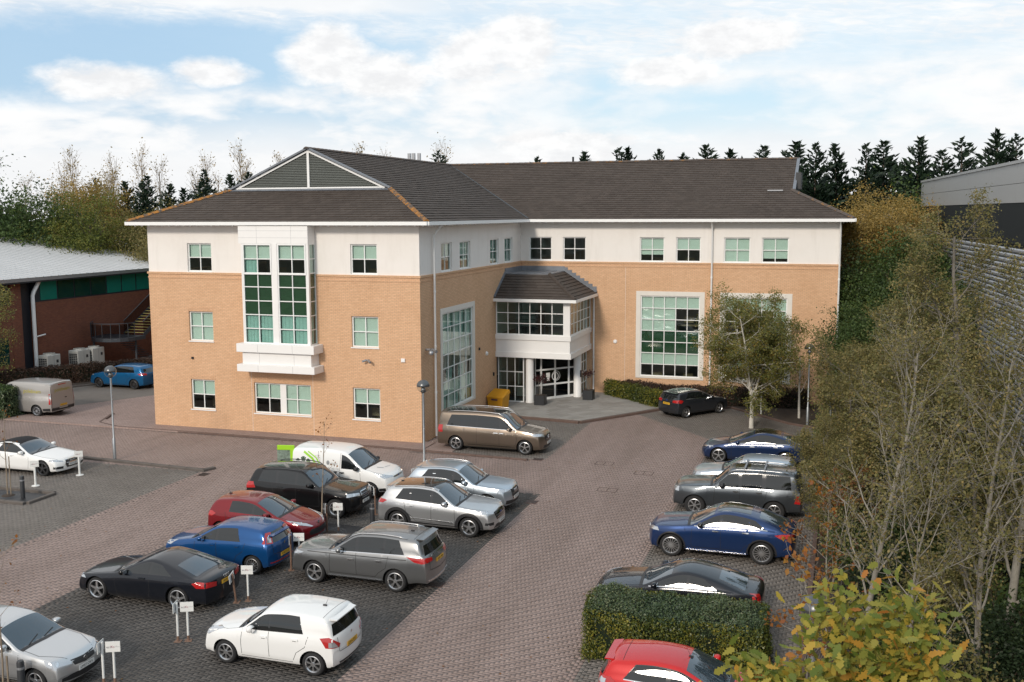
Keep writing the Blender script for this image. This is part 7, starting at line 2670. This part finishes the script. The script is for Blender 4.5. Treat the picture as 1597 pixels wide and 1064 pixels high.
# ---- trees behind the buildings
CF = [conifer(110 + k, H_, r_) for k, (H_, r_) in enumerate(((15.0, 3.7), (13.0, 3.1), (16.5, 4.1)))]
ORD = ['first', 'second', 'third', 'fourth', 'fifth', 'sixth', 'seventh', 'eighth', 'ninth', 'tenth', 'eleventh', 'twelfth', 'thirteenth', 'fourteenth', 'fifteenth', 'sixteenth', 'seventeenth', 'eighteenth', 'nineteenth', 'twentieth', 'twenty first', 'twenty second', 'twenty third', 'twenty fourth']
row = [(16.6, 43, 0, 1.10), (18.6, 45.5, 1, 1.28), (20.4, 44, 2, 1.0), (22.3, 46, 0, 1.12), (24.2, 44, 1, 1.30), (26.2, 46, 0, 1.06), (28.2, 45, 2, 1.02), (30.3, 46, 1, 1.34), (32.5, 47, 2, 1.04), (34.6, 46, 0, 1.16), (36.6, 47, 1, 1.3), (38.8, 48, 2, 1.06), (41.5, 47, 0, 1.2), (44.5, 49, 1, 1.4),
       (14.6, 46, 1, 1.30), (12.9, 44, 0, 1.10), (2.6, 48, 0, 1.11), (.2, 49, 1, 1.30), (-1.2, 50, 2, 1.03), (-3.6, 49, 1, 1.28), (-9.5, 52, 0, 1.09), (5.2, 47, 1, 1.24), (8.0, 46, 0, 1.12), (9.4, 46.5, 1, 1.26)]
behind = sorted(r for r in row if r[0] < 15.5)
beside = sorted(r for r in row if r[0] >= 15.5)
for lst, lab, grp in ((behind, 'dark conifer tip, %s from the left of those above the right roof', 'conifers behind the roof'), (beside, 'dark pointed conifer, %s from the roof end in the belt behind the warehouse', 'conifers behind the warehouse')):
    for i, (x, y, k, s_) in enumerate(lst):
        o = thing_tree('conifer_tree', lab % ORD[i], 'tree', grp, (x, y, 0), CF[k][0], CF[k][1], i * 1.3, s_)
        o.scale = (s_ * (1.0, 1.3, .85, 1.15)[i % 4], s_ * (1.25, .9, 1.1)[i % 3], s_)
        o.rotation_euler.x = R((1.5, -2, .5, 2.5, -1)[i % 5])
AT = []
for k, (rx, rz, zc, lf) in enumerate(((3.2, 4.2, 8.6, 'leaf_autumn'), (3.6, 4.4, 7.4, 'leaf_olive'), (3.4, 4.0, 5.2, 'leaf_green'), (3.8, 4.6, 7.0, 'leaf_yellowgreen'))):
    wt = Wood(130 + k)
    wt.grow((0, 0, -.2), (0, 0, 1), zc + rz * .6, .2, 0, [dict(seg=7, bend=.05, up=.03, taper=.25), dict(n=18, len=rx * 1.0, ang=.8, rr=.4, seg=4, bend=.15, up=.06, **{'from': .3}), dict(n=5, len=1.0, ang=.7, rr=.5, seg=3, rmin=.012)])
    AT.append((wt.mesh('trunk', 'bark_pale' if k == 0 else 'bark_brown', (6, 4, 3)), blob_crown(140 + k, rx, rz, zc, 420, 70, .15, lf, .5, .3)))
for i, (x, y, k, s_, lab) in enumerate(((20.3, 27.0, 0, .93, 'golden autumn birch just right of the office roof end'), (23.2, 25.0, 0, .93, 'golden autumn tree nearest the grey warehouse corner'), (21.6, 33.0, 0, .98, 'tall golden tree behind the other autumn trees'),
                                        (20.2, 20.0, 2, .95, 'dark green tree, coloured as in shade, beside the right end wall of the office'), (22.6, 17.0, 2, .95, 'dark green tree low between office and warehouse'), (20.4, 12.5, 2, .7, 'dark green bush like tree at the office corner'), (23.6, 21.0, 2, 1.1, 'dark green tree, coloured as in shade, against the warehouse corner'), (24.6, 35.0, 2, 1.4, 'dark green tree behind the warehouse corner'), (23.5, 11.0, 2, .85, 'dark green tree, coloured as in shade, before the ribbed warehouse wall'))):  # dark leaf colour of some stands in for the shaded gap
    thing_tree('broadleaf_tree', lab, 'tree', 'trees right of the office', (x, y, 0), AT[k][0], AT[k][1], i * 1.1, s_)
# left background
for i, (x, y, k, s_, lab) in enumerate(((-52.0, 24.0, 2, 1.62, 'large dark green tree at the left edge of the picture'), (-46.5, 27.5, 2, 1.42, 'second dark green tree next to the dark one at the left edge'), (-41.5, 27.0, 3, 1.08, 'yellow green rounded tree above the grey metal roof'), (-37.0, 29.5, 1, .98, 'olive tree right of the rounded yellow green one'),
                                        (-34.0, 28.0, 1, .92, 'olive brown tree behind the grey metal roof'), (-28.0, 27.0, 3, 1.02, 'green tree just left of the office roof corner'), (-24.0, 25.0, 3, 1.0, 'green tree half hidden by the office corner'), (-31.0, 33.0, 0, .80, 'golden tree under the bare poplars'), (-49.0, 36.0, 0, 1.15, 'golden brown tree behind the dark green ones'))):
    thing_tree('broadleaf_tree', lab, 'tree', 'trees left of the office', (x, y, 0), AT[k][0], AT[k][1], i * 1.4, s_)
PO = [poplar(150 + k, 17.0) for k in range(3)]
for i in range(24):
    x = -64 + i * 2.0 + (i * 37 % 7) * .22
    thing_tree('bare_poplar', 'bare upright poplar, %s from the left in the row behind the trees' % ORD[i], 'tree', 'bare poplars in a row', (x, 43 + (i * 13 % 5) * 1.4 + i * .32, 0), PO[i % 3][0], PO[i % 3][1], i * .9, (.84, .93, 1.0, .88, .96)[i % 5])
for i, (x, y, k, s_) in enumerate(sorted(((-45.5, 40, 0, .98), (-42.0, 41, 1, 1.04), (-39.0, 40, 2, .92), (-35.5, 42, 0, 1.0), (-33.0, 41, 1, 1.1), (-26.5, 44, 2, .92), (-22.5, 45, 0, 1.02), (-17.5, 46, 2, 1.02), (-20.0, 47, 1, 1.12), (-49.5, 42, 1, 1.1), (-54, 43, 0, .98), (-30.0, 43, 0, 1.0), (-24.5, 43, 1, 1.12), (-40.4, 36.5, 1, 1.06), (-37.2, 37, 0, .95), (-33.8, 36.5, 1, 1.12), (-31.4, 37.5, 0, .98), (-28.3, 37.5, 1, 1.1), (-26.0, 38, 0, .97), (-43.8, 37, 0, .93), (-23.8, 38.5, 1, 1.13)))):
    thing_tree('conifer_tree', 'dark conifer, %s from the left among the bare poplars' % ORD[i], 'tree', 'conifers among the poplars', (x, y, 0), CF[k][0], CF[k][1], i * 2.3, s_)
wd = empty('woodland', (0, 0, 0))
tag(wd, 'dark mass of woodland closing the view behind the trees', 'woodland', kind='stuff')
rg = np.random.default_rng(170)
n = 34000
u = rg.random(n)
X_ = -90 + u * 170
Y_ = 56 + np.abs(X_ + 10) * .02 + rg.random(n) * 6
Z_ = rg.random(n) ** .8 * (10.8 + 1.2 * np.sin(X_ * .35) + .8 * np.sin(X_ * .9) + np.where(X_ > 12, 3.0, 0.0))
link_mesh('foliage_mass', leaf_mesh('foliage_mass', np.stack([X_, Y_, Z_], 1), 1.1, 'leaf_dark', rg), wd)
# leafy tree at the left edge by the van
tm, cm = small_tree(180, 6.4, .09, 1, 'bark_brown', 'leaf_birch', per=4, lsize=.10, lspread=.16, crown_from=.2, n1=18, l1=2.1, n2=6, l2=.9, n3=4, l3=.45, ang=.9, up=-.02)
thing_tree('birch_tree', 'sparse green tree at the left edge over the silver van', 'tree', 'trees left of the office', (-28.6, 1.6, 0), tm, cm, .8)


# ---- saplings in the bays
def sapling(loc, H_, seed, label, stake=True):
    rg = np.random.default_rng(seed)
    w = Wood(seed)
    w.grow((0, 0, 0), (.01, .01, 1), H_, .028, 0, [dict(seg=8, bend=.025, up=.03, taper=.25), dict(n=8, len=.95, ang=.75, rr=.4, seg=4, bend=.12, up=.12, rmin=.006, **{'from': .42}), dict(n=2, len=.35, ang=.6, rr=.6, seg=3, rmin=.004)])
    root = empty('street_sapling', loc)
    tag(root, label, 'sapling', 'saplings in the parking bays')
    link_mesh('trunk', w.mesh('trunk', 'bark_tan', (6, 4, 3)), root)
    P = np.array([t[0] for t in w.tips])
    P = P[P[:, 2] > H_ * .35]
    C = P[rg.integers(0, len(P), 46)] + rg.normal(size=(46, 3)) * .05
    me = leaf_mesh('leaves', C, .085, 'leaf_orange', rg)
    o = link_mesh('leaves', me, root)
    o['kind'] = 'stuff'
    if stake:
        MB().tube([(.12, .05, 0), (.12, .05, 1.6)], .022, 6).build('stake', MATS['bark_tan'], root)


sapling((2.05, -13.95, 0), 3.9, 201, 'thin leafless sapling between the red hatchback and silver crossover', False)
sapling((2.1, -28.4, 0), 4.1, 202, 'thin sapling with orange leaves in front of the silver hatchback')
sapling((-12.2, -13.4, 0), 3.3, 203, 'thin bare sapling by the white convertible')
# fallen leaves here and there on the paving
rg = np.random.default_rng(210)
n = 420
x = rg.uniform(-12, 18, n)
y = rg.uniform(-31, 6, n)
P = np.stack([x, y, np.full(n, .006)], 1)
fl = link_mesh('fallen_leaves', leaf_mesh('fallen_leaves', P, .075, 'leaf_orange', rg, up=np.array([0, 0, 1.0]), upw=.96))
tag(fl, 'scattered orange fallen leaves on the paving blocks', 'leaves', kind='stuff')

# ================================================================== neighbouring buildings
brick_mat('red_brick', (.235, .075, .038), (.17, .052, .030), (.15, .085, .06), .2)
pmat('metal_roof', (.50, .51, .52), .45, metal=.3, var=.06, vscale=.6)
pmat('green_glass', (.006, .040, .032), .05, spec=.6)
pmat('green_glass_bright', (.010, .17, .13), .08, spec=.5)  # brighter green for some of the panes
pmat('blue_frame', (.022, .028, .038), .4)
pmat('stair_steel', (.065, .072, .085), .45, metal=.4, var=.1)
pmat('step_yellow', (.62, .50, .10), .6)
pmat('ac_body', (.55, .54, .50), .5, var=.04)
nb = empty('red_brick_building', (-33, 14, 0))
tag(nb, 'two storey red brick building with light grey metal roof at the left', 'building')
XL = -33.0


def NB(name, mat, *boxes):
    m = MB()
    for b in boxes:
        m.box(b[0] + 33, b[1] + 33, b[2] - 14, b[3] - 14, b[4], b[5])
    return m.build(name, MATS[mat], nb)


NB('brick_wall', 'red_brick', (XL - 30, XL, -6, 9.9, -.1, 5.2), (XL - 30, XL, 11.2, 34, -.1, 5.2))
NB('recess_wall', 'blue_frame', (XL - 30, XL - .5, 9.91, 11.19, -.1, 6.7))
NB('brick_pier', 'red_brick', (XL - 1, XL + .03, 9.0, 9.88, -.1, 6.55))
NB('window_band', 'blue_frame', (XL - 29, XL - .06, 11.3, 34, 5.21, 6.7), (XL - 29, XL - .06, -6, 8.9, 5.21, 6.7))
yy = 11.7
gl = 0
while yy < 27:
    g1 = NB('pane', 'green_glass_bright' if gl in (0, 4, 5, 6) else 'green_glass', (XL - .05, XL - .03, yy, yy + 1.55, 5.30, 6.55))
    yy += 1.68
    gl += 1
yy = 8.6
while yy > -4:
    NB('pane', 'green_glass', (XL - .05, XL - .03, yy - 1.75, yy, 5.30, 6.55))
    NB('pane', 'green_glass', (XL + .005, XL + .02, yy - 1.75, yy, 1.3, 3.1))
    yy -= 1.9
NB('door', 'blue_frame', (XL + .01, XL + .05, 24.6, 25.7, 3.6, 6.6))
NB('fascia', 'grey_metal', (XL - 30, XL + .75, -7, 35, 6.72, 6.95))
NB('soffit', 'blue_frame', (XL - 1, XL + .7, -6.9, 34.9, 6.62, 6.715))
rfm = MB()
rfm.add([(.78, -21.2, 6.955), (.78, 21.2, 6.955), (-16, 21.2, 9.2), (-16, -21.2, 9.2)], [(0, 1, 2, 3)])
rf = rfm.build('roof', MATS['metal_roof'], nb)
for k in range(60):
    y = -21 + k * .7
    MB().bar((.78, y, 6.97), (-16, y, 9.215), .05, .05).build('roof_rib', MATS['metal_roof'], rf)
dp = MB().tube([(.28, -2.6, 6.75), (.28, -3.2, 6.0), (.28, -3.35, 5.7), (.28, -3.35, .1)], .13, 10)
auto_smooth(dp.build('downpipe', MATS['white_gutter'], nb))
MB().tube([(.28, -3.35, 2.9), (.28, -2.4, 2.98)], .05, 8).build('overflow_pipe', MATS['white_gutter'], nb)

# fire escape stair
st = empty('fire_escape_stair', (-30.9, 16.4, 0))
tag(st, 'dark steel fire escape stair with yellow edged steps against the red brick building', 'staircase')
SS = MATS['stair_steel']
pl = [(math.cos(a) * 1.7, math.sin(a) * 1.5) for a in np.linspace(-math.pi * .95, 0, 9)] + [(1.7, 1.2), (-1.6, 1.2)]
MB().prism(pl, 2.10, 2.35).build('landing', SS, st)
for (x, y) in ((-1.2, -.8), (1.3, .6)):
    MB().tube([(x, y, 0), (x, y, 2.1)], .08, 8).build('post', SS, st)
prev = None
for i, p in enumerate(pl[:9]):
    MB().bar((p[0], p[1], 2.35), (p[0], p[1], 3.4), .04).build('baluster', SS, st)
    if prev:
        MB().bar((*prev, 3.4), (*p, 3.4), .05).build('handrail', SS, st)
        MB().add([(*prev, 2.4), (*p, 2.4), (*p, 3.3), (*prev, 3.3)], [(0, 1, 2, 3)]).build('mesh_panel', glass_mat('mesh_steel', (.45, .46, .48), 1.05) if 'mesh_steel' not in MATS else MATS['mesh_steel'], st)
    prev = p
for k in range(11):
    z = 2.35 + (k + 1) * .17
    y = 1.25 + k * .30
    s_ = MB().box(-.1, 1.5, y, y + .30, z - .03, z).build('step', SS, st)
    MB().box(-.1, 1.5, y - .012, y + .05, z + .001, z + .012).build('step_nosing', MATS['step_yellow'], s_)
for x in (-.15, 1.55):
    MB().bar((x, 1.2, 2.35), (x, 4.6, 4.25), .05, .28).build('stringer', SS, st)
    MB().bar((x, 1.2, 3.35), (x, 4.6, 5.25), .05, .05).build('handrail', SS, st)
    MB().add([(x, 1.2, 2.5), (x, 4.6, 4.4), (x, 4.6, 5.2), (x, 1.2, 3.3)], [(0, 1, 2, 3)]).build('mesh_panel', MATS['mesh_steel'], st)
for k in range(12):
    MB().box(-1.5, -.2, 1.25 + k * .28, 1.52 + k * .28, 2.2 - k * .18, 2.23 - k * .18).build('lower_step', SS, st)
MB().tube([(1.5, 4.4, 0), (1.5, 4.4, 4.1)], .07, 8).build('post', SS, st)

# air conditioning units
for i, (y, lab) in enumerate(((10.6, 'pale air conditioning unit nearest the silver van'), (13.3, 'pale air conditioning unit in the middle of the three'), (14.6, 'pale air conditioning unit nearest the fire escape stair'))):
    ac = empty('air_conditioning_unit', (-31.6 + i * .15, y, 0))
    tag(ac, lab, 'air conditioner', 'air conditioning units by the brick wall')
    MB().box(-.4, .4, -.6, .6, .15, 1.75).build('casing', MATS['ac_body'], ac, bevel=.02)
    MB().lathe([(.34, 1.752), (.38, 1.752), (.38, 1.86), (.34, 1.86)], 18, 'z', (0, 0, 0), caps=False).build('fan_ring', MATS['ac_body'], ac)
    MB().lathe([(.34, 1.77), (.01, 1.78)], 18, 'z', caps=False).build('fan_guard', MATS['dark_metal'], ac)
    b = MB()
    for k in range(9):
        for j in range(4):
            b.box(-.33 + j * .17, -.19 + j * .17, -.612, -.602, .5 + k * .12, .59 + k * .12)
    b.build('coil_grille', MATS['dark_metal'], ac)
    MB().box(.402, .408, -.02, .0, .2, 1.7).build('panel_joint', MATS['grey_metal'], ac)
    MB().box(.402, .410, .2, .4, 1.2, 1.4).build('rating_label', MATS['dark_metal'], ac)
    MB().box(-.35, .35, -.5, .5, 0, .149).build('foot', MATS['dark_metal'], ac)

# grey warehouse at the right
pmat('clad_light', (.42, .43, .43), .45, metal=.2, var=.04, vscale=.4)
pmat('clad_dark', (.014, .018, .020), .75, spec=.2)
pmat('clad_ribbed', (.34, .35, .37), .4, metal=.4, var=.05)
whs = empty('warehouse', (24.1, 33.5, 0), R(3.73))
tag(whs, 'grey metal clad warehouse with dark band and ribbed lower wall at the right', 'building')
Y0w, Y1w = -90, 0.0
MB().box(.05, 40, Y0w, Y1w - .05, -.1, 13.05).build('core_wall', MATS['clad_dark'], whs)
yb_ = Y0w
while yb_ < Y1w:
    for (z0, z1) in ((11.46, 12.26), (12.28, 13.10)):
        MB().box(-.02, .05, yb_ + .01, min(Y1w, yb_ + 6) - .01, z0, z1).build('wall_panel', MATS['clad_light'], whs)
    yb_ += 6
MB().box(.0, .049, Y0w, Y1w, 9.7, 11.45).build('dark_band', MATS['clad_dark'], whs)
for k in range(39):
    z = .4 + k * .235
    m = MB()
    m.add([(0.0, Y0w, z), (0.0, Y1w - .6, z), (-.05, Y1w - .6, z + .06), (-.05, Y0w, z + .06), (-.05, Y1w - .6, z + .14), (-.05, Y0w, z + .14), (0.0, Y1w - .6, z + .20), (0.0, Y0w, z + .20)], [(0, 1, 2, 3), (3, 2, 4, 5), (5, 4, 6, 7)])
    m.build('cladding_rib', MATS['clad_ribbed'], whs)
MB().box(-.08, .3, Y0w, Y1w + .05, 13.11, 13.24).build('parapet_trim', MATS['clad_light'], whs)

# mast behind the roof
ma = empty('phone_mast', (-13.2, 30.2, 0))
tag(ma, 'grey mobile phone antennas rising behind the roof ridge', 'antenna')
MB().tube([(0, 0, 0), (0, 0, 15.6)], .10, 8).build('pole', MATS['grey_metal'], ma)
for (x, y) in ((-.38, .0), (.02, -.1), (.42, .05)):
    MB().box(x - .12, x + .12, y - .09, y + .09, 14.35, 15.75).build('antenna_panel', MATS['grey_metal'], ma)
    MB().tube([(x, y + .05, 13.2), (x, y + .05, 14.5)], .04, 6).build('bracket', MATS['dark_metal'], ma)


# ================================================================== street furniture
pmat('galvanised', (.36, .38, .40), .4, metal=.7, var=.15, vscale=6)
pmat('lamp_dome', (.12, .125, .13), .3, metal=.6)
glass_mat('lamp_globe', (.86, .87, .86), 1.45, .02)


def lamp(loc, label, H_=4.35):
    o = empty('lamp_post', loc)
    tag(o, label, 'lamp post', 'globe lamp posts')
    auto_smooth(MB().tube([(0, 0, 0), (0, 0, .98), (0, 0, 1.04), (0, 0, H_ - .52)], [.075, .075, .045, .042], 12).build('pole', MATS['galvanised'], o))
    MB().lathe([(.05, H_ - .56), (.10, H_ - .52), (.12, H_ - .46), (.05, H_ - .44)], 14, 'z').build('collar', MATS['dark_metal'], o, smooth=True)
    c = H_ - .27
    r = .27
    low = [(r * math.cos(a), c + r * math.sin(a)) for a in np.linspace(-1.15, 0, 7)]
    up = [(r * 1.01 * math.cos(a), c + .004 + r * .98 * math.sin(a)) for a in np.linspace(0, 1.53, 8)]
    MB().lathe(low, 24, 'z', caps=False).build('globe', MATS['lamp_globe'], o, smooth=True)
    MB().lathe([(r * .96, c - .004)] + up, 24, 'z', caps=False).build('dome', MATS['lamp_dome'], o, smooth=True)
    MB().lathe([(.02, c - .2), (.09, c - .18), (.10, c - .10), (.03, c - .04)], 12, 'z').build('lamp_unit', MATS['grey_metal'], o, smooth=True)


lamp((-12.15, -7.1, .0), 'globe lamp post by the kerb of the left bays')
lamp((2.95, -6.75, 0), 'globe lamp post in front of the office corner')
lamp((17.6, 9.75, 0), 'globe lamp post in the bed right of the forked birch')
lamp((18.9, -5.3, 0), 'globe lamp post half hidden by leaves above the 4x4', 4.4)
lamp((18.95, -27.0, 0), 'globe lamp post whose dark dome shows by the yellow oak', 4.4)

pmat('post_white', (.74, .74, .72), .5, var=.06, vscale=6)
pmat('post_rust', (.20, .12, .085), .8, var=.35, vscale=10)
pmat('print_red', (.28, .03, .06), .5)
pmat('print_dark', (.07, .04, .07), .5)
pmat('print_grey', (.42, .42, .42), .5)


def bay_sign(loc, yaw, label, H_=1.05, lean=0.0, rusty=False, foot='plate', text='ecoXs', plate_side=1, pole=.03):
    o = empty('bay_sign', loc, R(yaw))
    o.rotation_euler = (0, R(lean), R(yaw))
    tag(o, label, 'sign', 'parking bay signs')
    auto_smooth(MB().tube([(0, 0, .0), (0, 0, H_)], pole, 10).build('post', MATS['post_rust' if rusty else 'post_white'], o))
    if foot == 'plate':
        MB().box(-.09, .09, -.09, .09, 0, .012).build('base_plate', MATS['post_rust'], o)
        MB().lathe([(.034, .012), (.034, .15)], 10, 'z', caps=False).build('rust_collar', MATS['post_rust'], o)
    elif foot == 'disc':
        MB().lathe([(.16, 0), (.16, .02), (.05, .035)], 20, 'z').build('base_disc', MATS['post_white'], o)
    # sign plate faces local -y
    p = MB().box(-.17, .17, -.045, -.033, H_ - .24, H_ + .02).build('sign_plate', MATS['post_white'], o)
    MB().box(-.05, .05, -.032, -.028, H_ - .2, H_ - .02).build('clamp', MATS['grey_metal'], o)
    if text:
        place_text(text[:3], .085, MATS['print_dark'], p, (-.085, -.0465, H_ - .115), (1, 0, 0), (0, 0, 1))
        if len(text) > 3:
            place_text(text[3:], .085, MATS['print_red'], p, (-.005, -.0465, H_ - .115), (1, 0, 0), (0, 0, 1))
            place_text('office', .055, MATS['print_grey'], p, (.10, -.0465, H_ - .11), (1, 0, 0), (0, 0, 1))
    return o


# the signs of the right row face +x, those of the left row face -x
bay_sign((3.18, -23.28, 0), 25, 'white sign facing us between the white hatchback and black coupe')
bay_sign((2.95, -23.40, 0), -75, 'white post with its sign edge on, paired with the facing sign by the white hatchback')
bay_sign((3.14, -20.35, 0), 18, 'white sign facing us at the tail of the black coupe')
bay_sign((2.90, -20.60, 0), -80, 'leaning rusty post behind the sign at the black coupe tail', .95, 12, True)
bay_sign((3.02, -17.70, 0), -60, 'rusty post at the nose of the grey sport utility car', 1.15, 4, True)
bay_sign((3.12, -17.35, 0), 20, 'small white sign behind the rusty post at the grey sport utility nose', 1.1)
bay_sign((2.55, -13.62, 0), 20, 'white sign beside the dark bollard between red and silver cars', 1.0)
bay_sign((2.28, -13.95, 0), -65, 'grey edge on sign post at the red hatchback nose', 1.0, 0, True)
bay_sign((2.92, -11.4, 0), -60, 'sign post at the nose of the black sport utility car', 1.0, 0, True)
bay_sign((3.35, -11.0, 0), 80, 'white sign at the tail of the silver black roofed crossover', 1.0)
bay_sign((3.10, -8.2, 0), 70, 'white sign at the nose of the white panel van', 1.0)
bay_sign((2.78, -26.05, 0), -75, 'white post with rusty collar at the nose of the silver corner hatchback')
bay_sign((3.02, -25.95, 0), 25, 'white sign facing us at the nose of the silver corner hatchback')
bay_sign((-12.25, -11.85, 0), 35, 'grey sign on white post with round foot by the tree pit', 1.05, 0, False, 'disc', 'visitor', pole=.045)
bay_sign((-11.75, -9.85, 0), 35, 'grey sign on white post with round foot at the convertible nose', 1.05, 0, False, 'disc', 'visitor', pole=.045)
bay_sign((15.05, 12.2, 0.05), 20, 'white sign on white post in the bed behind the birch trunk', 1.3, 0, False, 'none', '', pole=.045)
bay_sign((-25.2, 15.6, 0.05), 20, 'white sign on white post by the fire escape stair', 1.4, 0, False, 'none', '', pole=.05)


def bollard(loc, label):
    o = empty('bollard', loc)
    tag(o, label, 'bollard', 'dark bollards')
    auto_smooth(MB().lathe([(.085, 0), (.085, .86), (.07, .90), (.001, .905)], 16, 'z').build('shaft', MATS['dark_metal'], o))
    MB().lathe([(.088, .70), (.088, .76)], 16, 'z', caps=False).build('band', MATS['grey_metal'], o)


bollard((-11.35, -13.5, 0), 'dark bollard at the corner of the left tree pit')
bollard((1.95, -13.45, 0), 'dark bollard before the red hatchback')
bollard((3.55, -12.95, 0), 'dark bollard behind the silver black roofed crossover')
bollard((1.45, -27.2, 0), 'dark bollard at the front wheel of the silver corner hatchback')

# grit bin
pmat('bin_yellow', (.60, .28, .015), .45, var=.08)
gb = empty('grit_bin', (.65, 9.6, .125), R(-12))
tag(gb, 'orange yellow grit bin with sloping lid against the shaded wall', 'bin')
MB().add([(-.45, -.38, 0), (.45, -.38, 0), (.45, .38, 0), (-.45, .38, 0), (-.52, -.42, .58), (.52, -.42, .58), (.52, .42, .78), (-.52, .42, .78)], [(3, 2, 1, 0), (0, 1, 5, 4), (1, 2, 6, 5), (2, 3, 7, 6), (3, 0, 4, 7), (4, 5, 6, 7)]).build('tub', MATS['bin_yellow'], gb, bevel=.02)
MB().add([(-.56, -.47, .585), (.56, -.47, .585), (.56, .45, .80), (-.56, .45, .80), (-.54, -.44, .64), (.54, -.44, .64), (.50, .40, 1.0), (-.50, .40, 1.0)], [(3, 2, 1, 0), (0, 1, 5, 4), (1, 2, 6, 5), (2, 3, 7, 6), (3, 0, 4, 7), (4, 5, 6, 7)]).build('lid', MATS['bin_yellow'], gb, bevel=.02)
MB().box(-.2, .2, -.46, -.44, .45, .53).build('grip', MATS['print_dark'], gb)

# planters by the doors
pmat('planter_black', (.022, .024, .028), .45, var=.1)
for i, (x, y, lab) in enumerate(((2.72, 11.05, 'black square planter with dark red bush left of the doors'), (4.98, 13.5, 'black square planter with dark red bush right of the doors'))):
    p = empty('planter', (x, y, .125))
    tag(p, lab, 'planter', 'planters beside the entrance')
    MB().box(-.3, .3, -.3, .3, 0, .56).build('pot', MATS['planter_black'], p, bevel=.012)
    MB().box(-.26, .26, -.26, .26, .561, .575).build('soil', MATS['soil'], p)
    w = Wood(300 + i)
    for k in range(3):
        w.grow((.05 * (k - 1), .03 * k, .55), unit(np.array([.06 * (k - 1), .05 * (1 - k), 1.0])), .95, .02, 0, [dict(seg=4, bend=.04, taper=.6), dict(n=5, len=.42, ang=.9, rr=.5, seg=3, **{'from': .7}), dict(n=3, len=.18, ang=.7, rr=.6, seg=2, rmin=.004)])
    link_mesh('stem', w.mesh('stem', 'bark_grey', (5, 3, 3)), p)
    C, t = leaves_at_tips(w, 5 if i == 0 else 3, .055, w.rg)
    link_mesh('foliage', leaf_mesh('foliage', C, .10, 'leaf_purple', w.rg, tint=t, aspect=.4), p)
# rear door of the van standing open, lime green with a plant picture
fs = empty('open_van_door', (-1.95, -9.35, 0), R(12))
tag(fs, 'lime green rear door with plant picture standing open on the white panel van', 'sign')
lime = pmat('lime_frame', (.33, .62, .02), .4)
MB().prism([(-.38, -.03), (.34, -.03), (.34, .03), (-.38, .03)], 1.66, 1.86).build('frame', lime, fs, bevel=.015)
MB().box(.16, .36, -.04, .04, .5, 1.68).build('frame', lime, fs, bevel=.015)
MB().box(-.38, .159, -.02, .02, .5, 1.659).build('picture', pmat('leaf_print', (.16, .21, .17), .5, var=.9, vscale=9), fs)
MB().box(-.36, .34, -.12, .12, 0, .499).build('base', MATS['dark_metal'], fs)
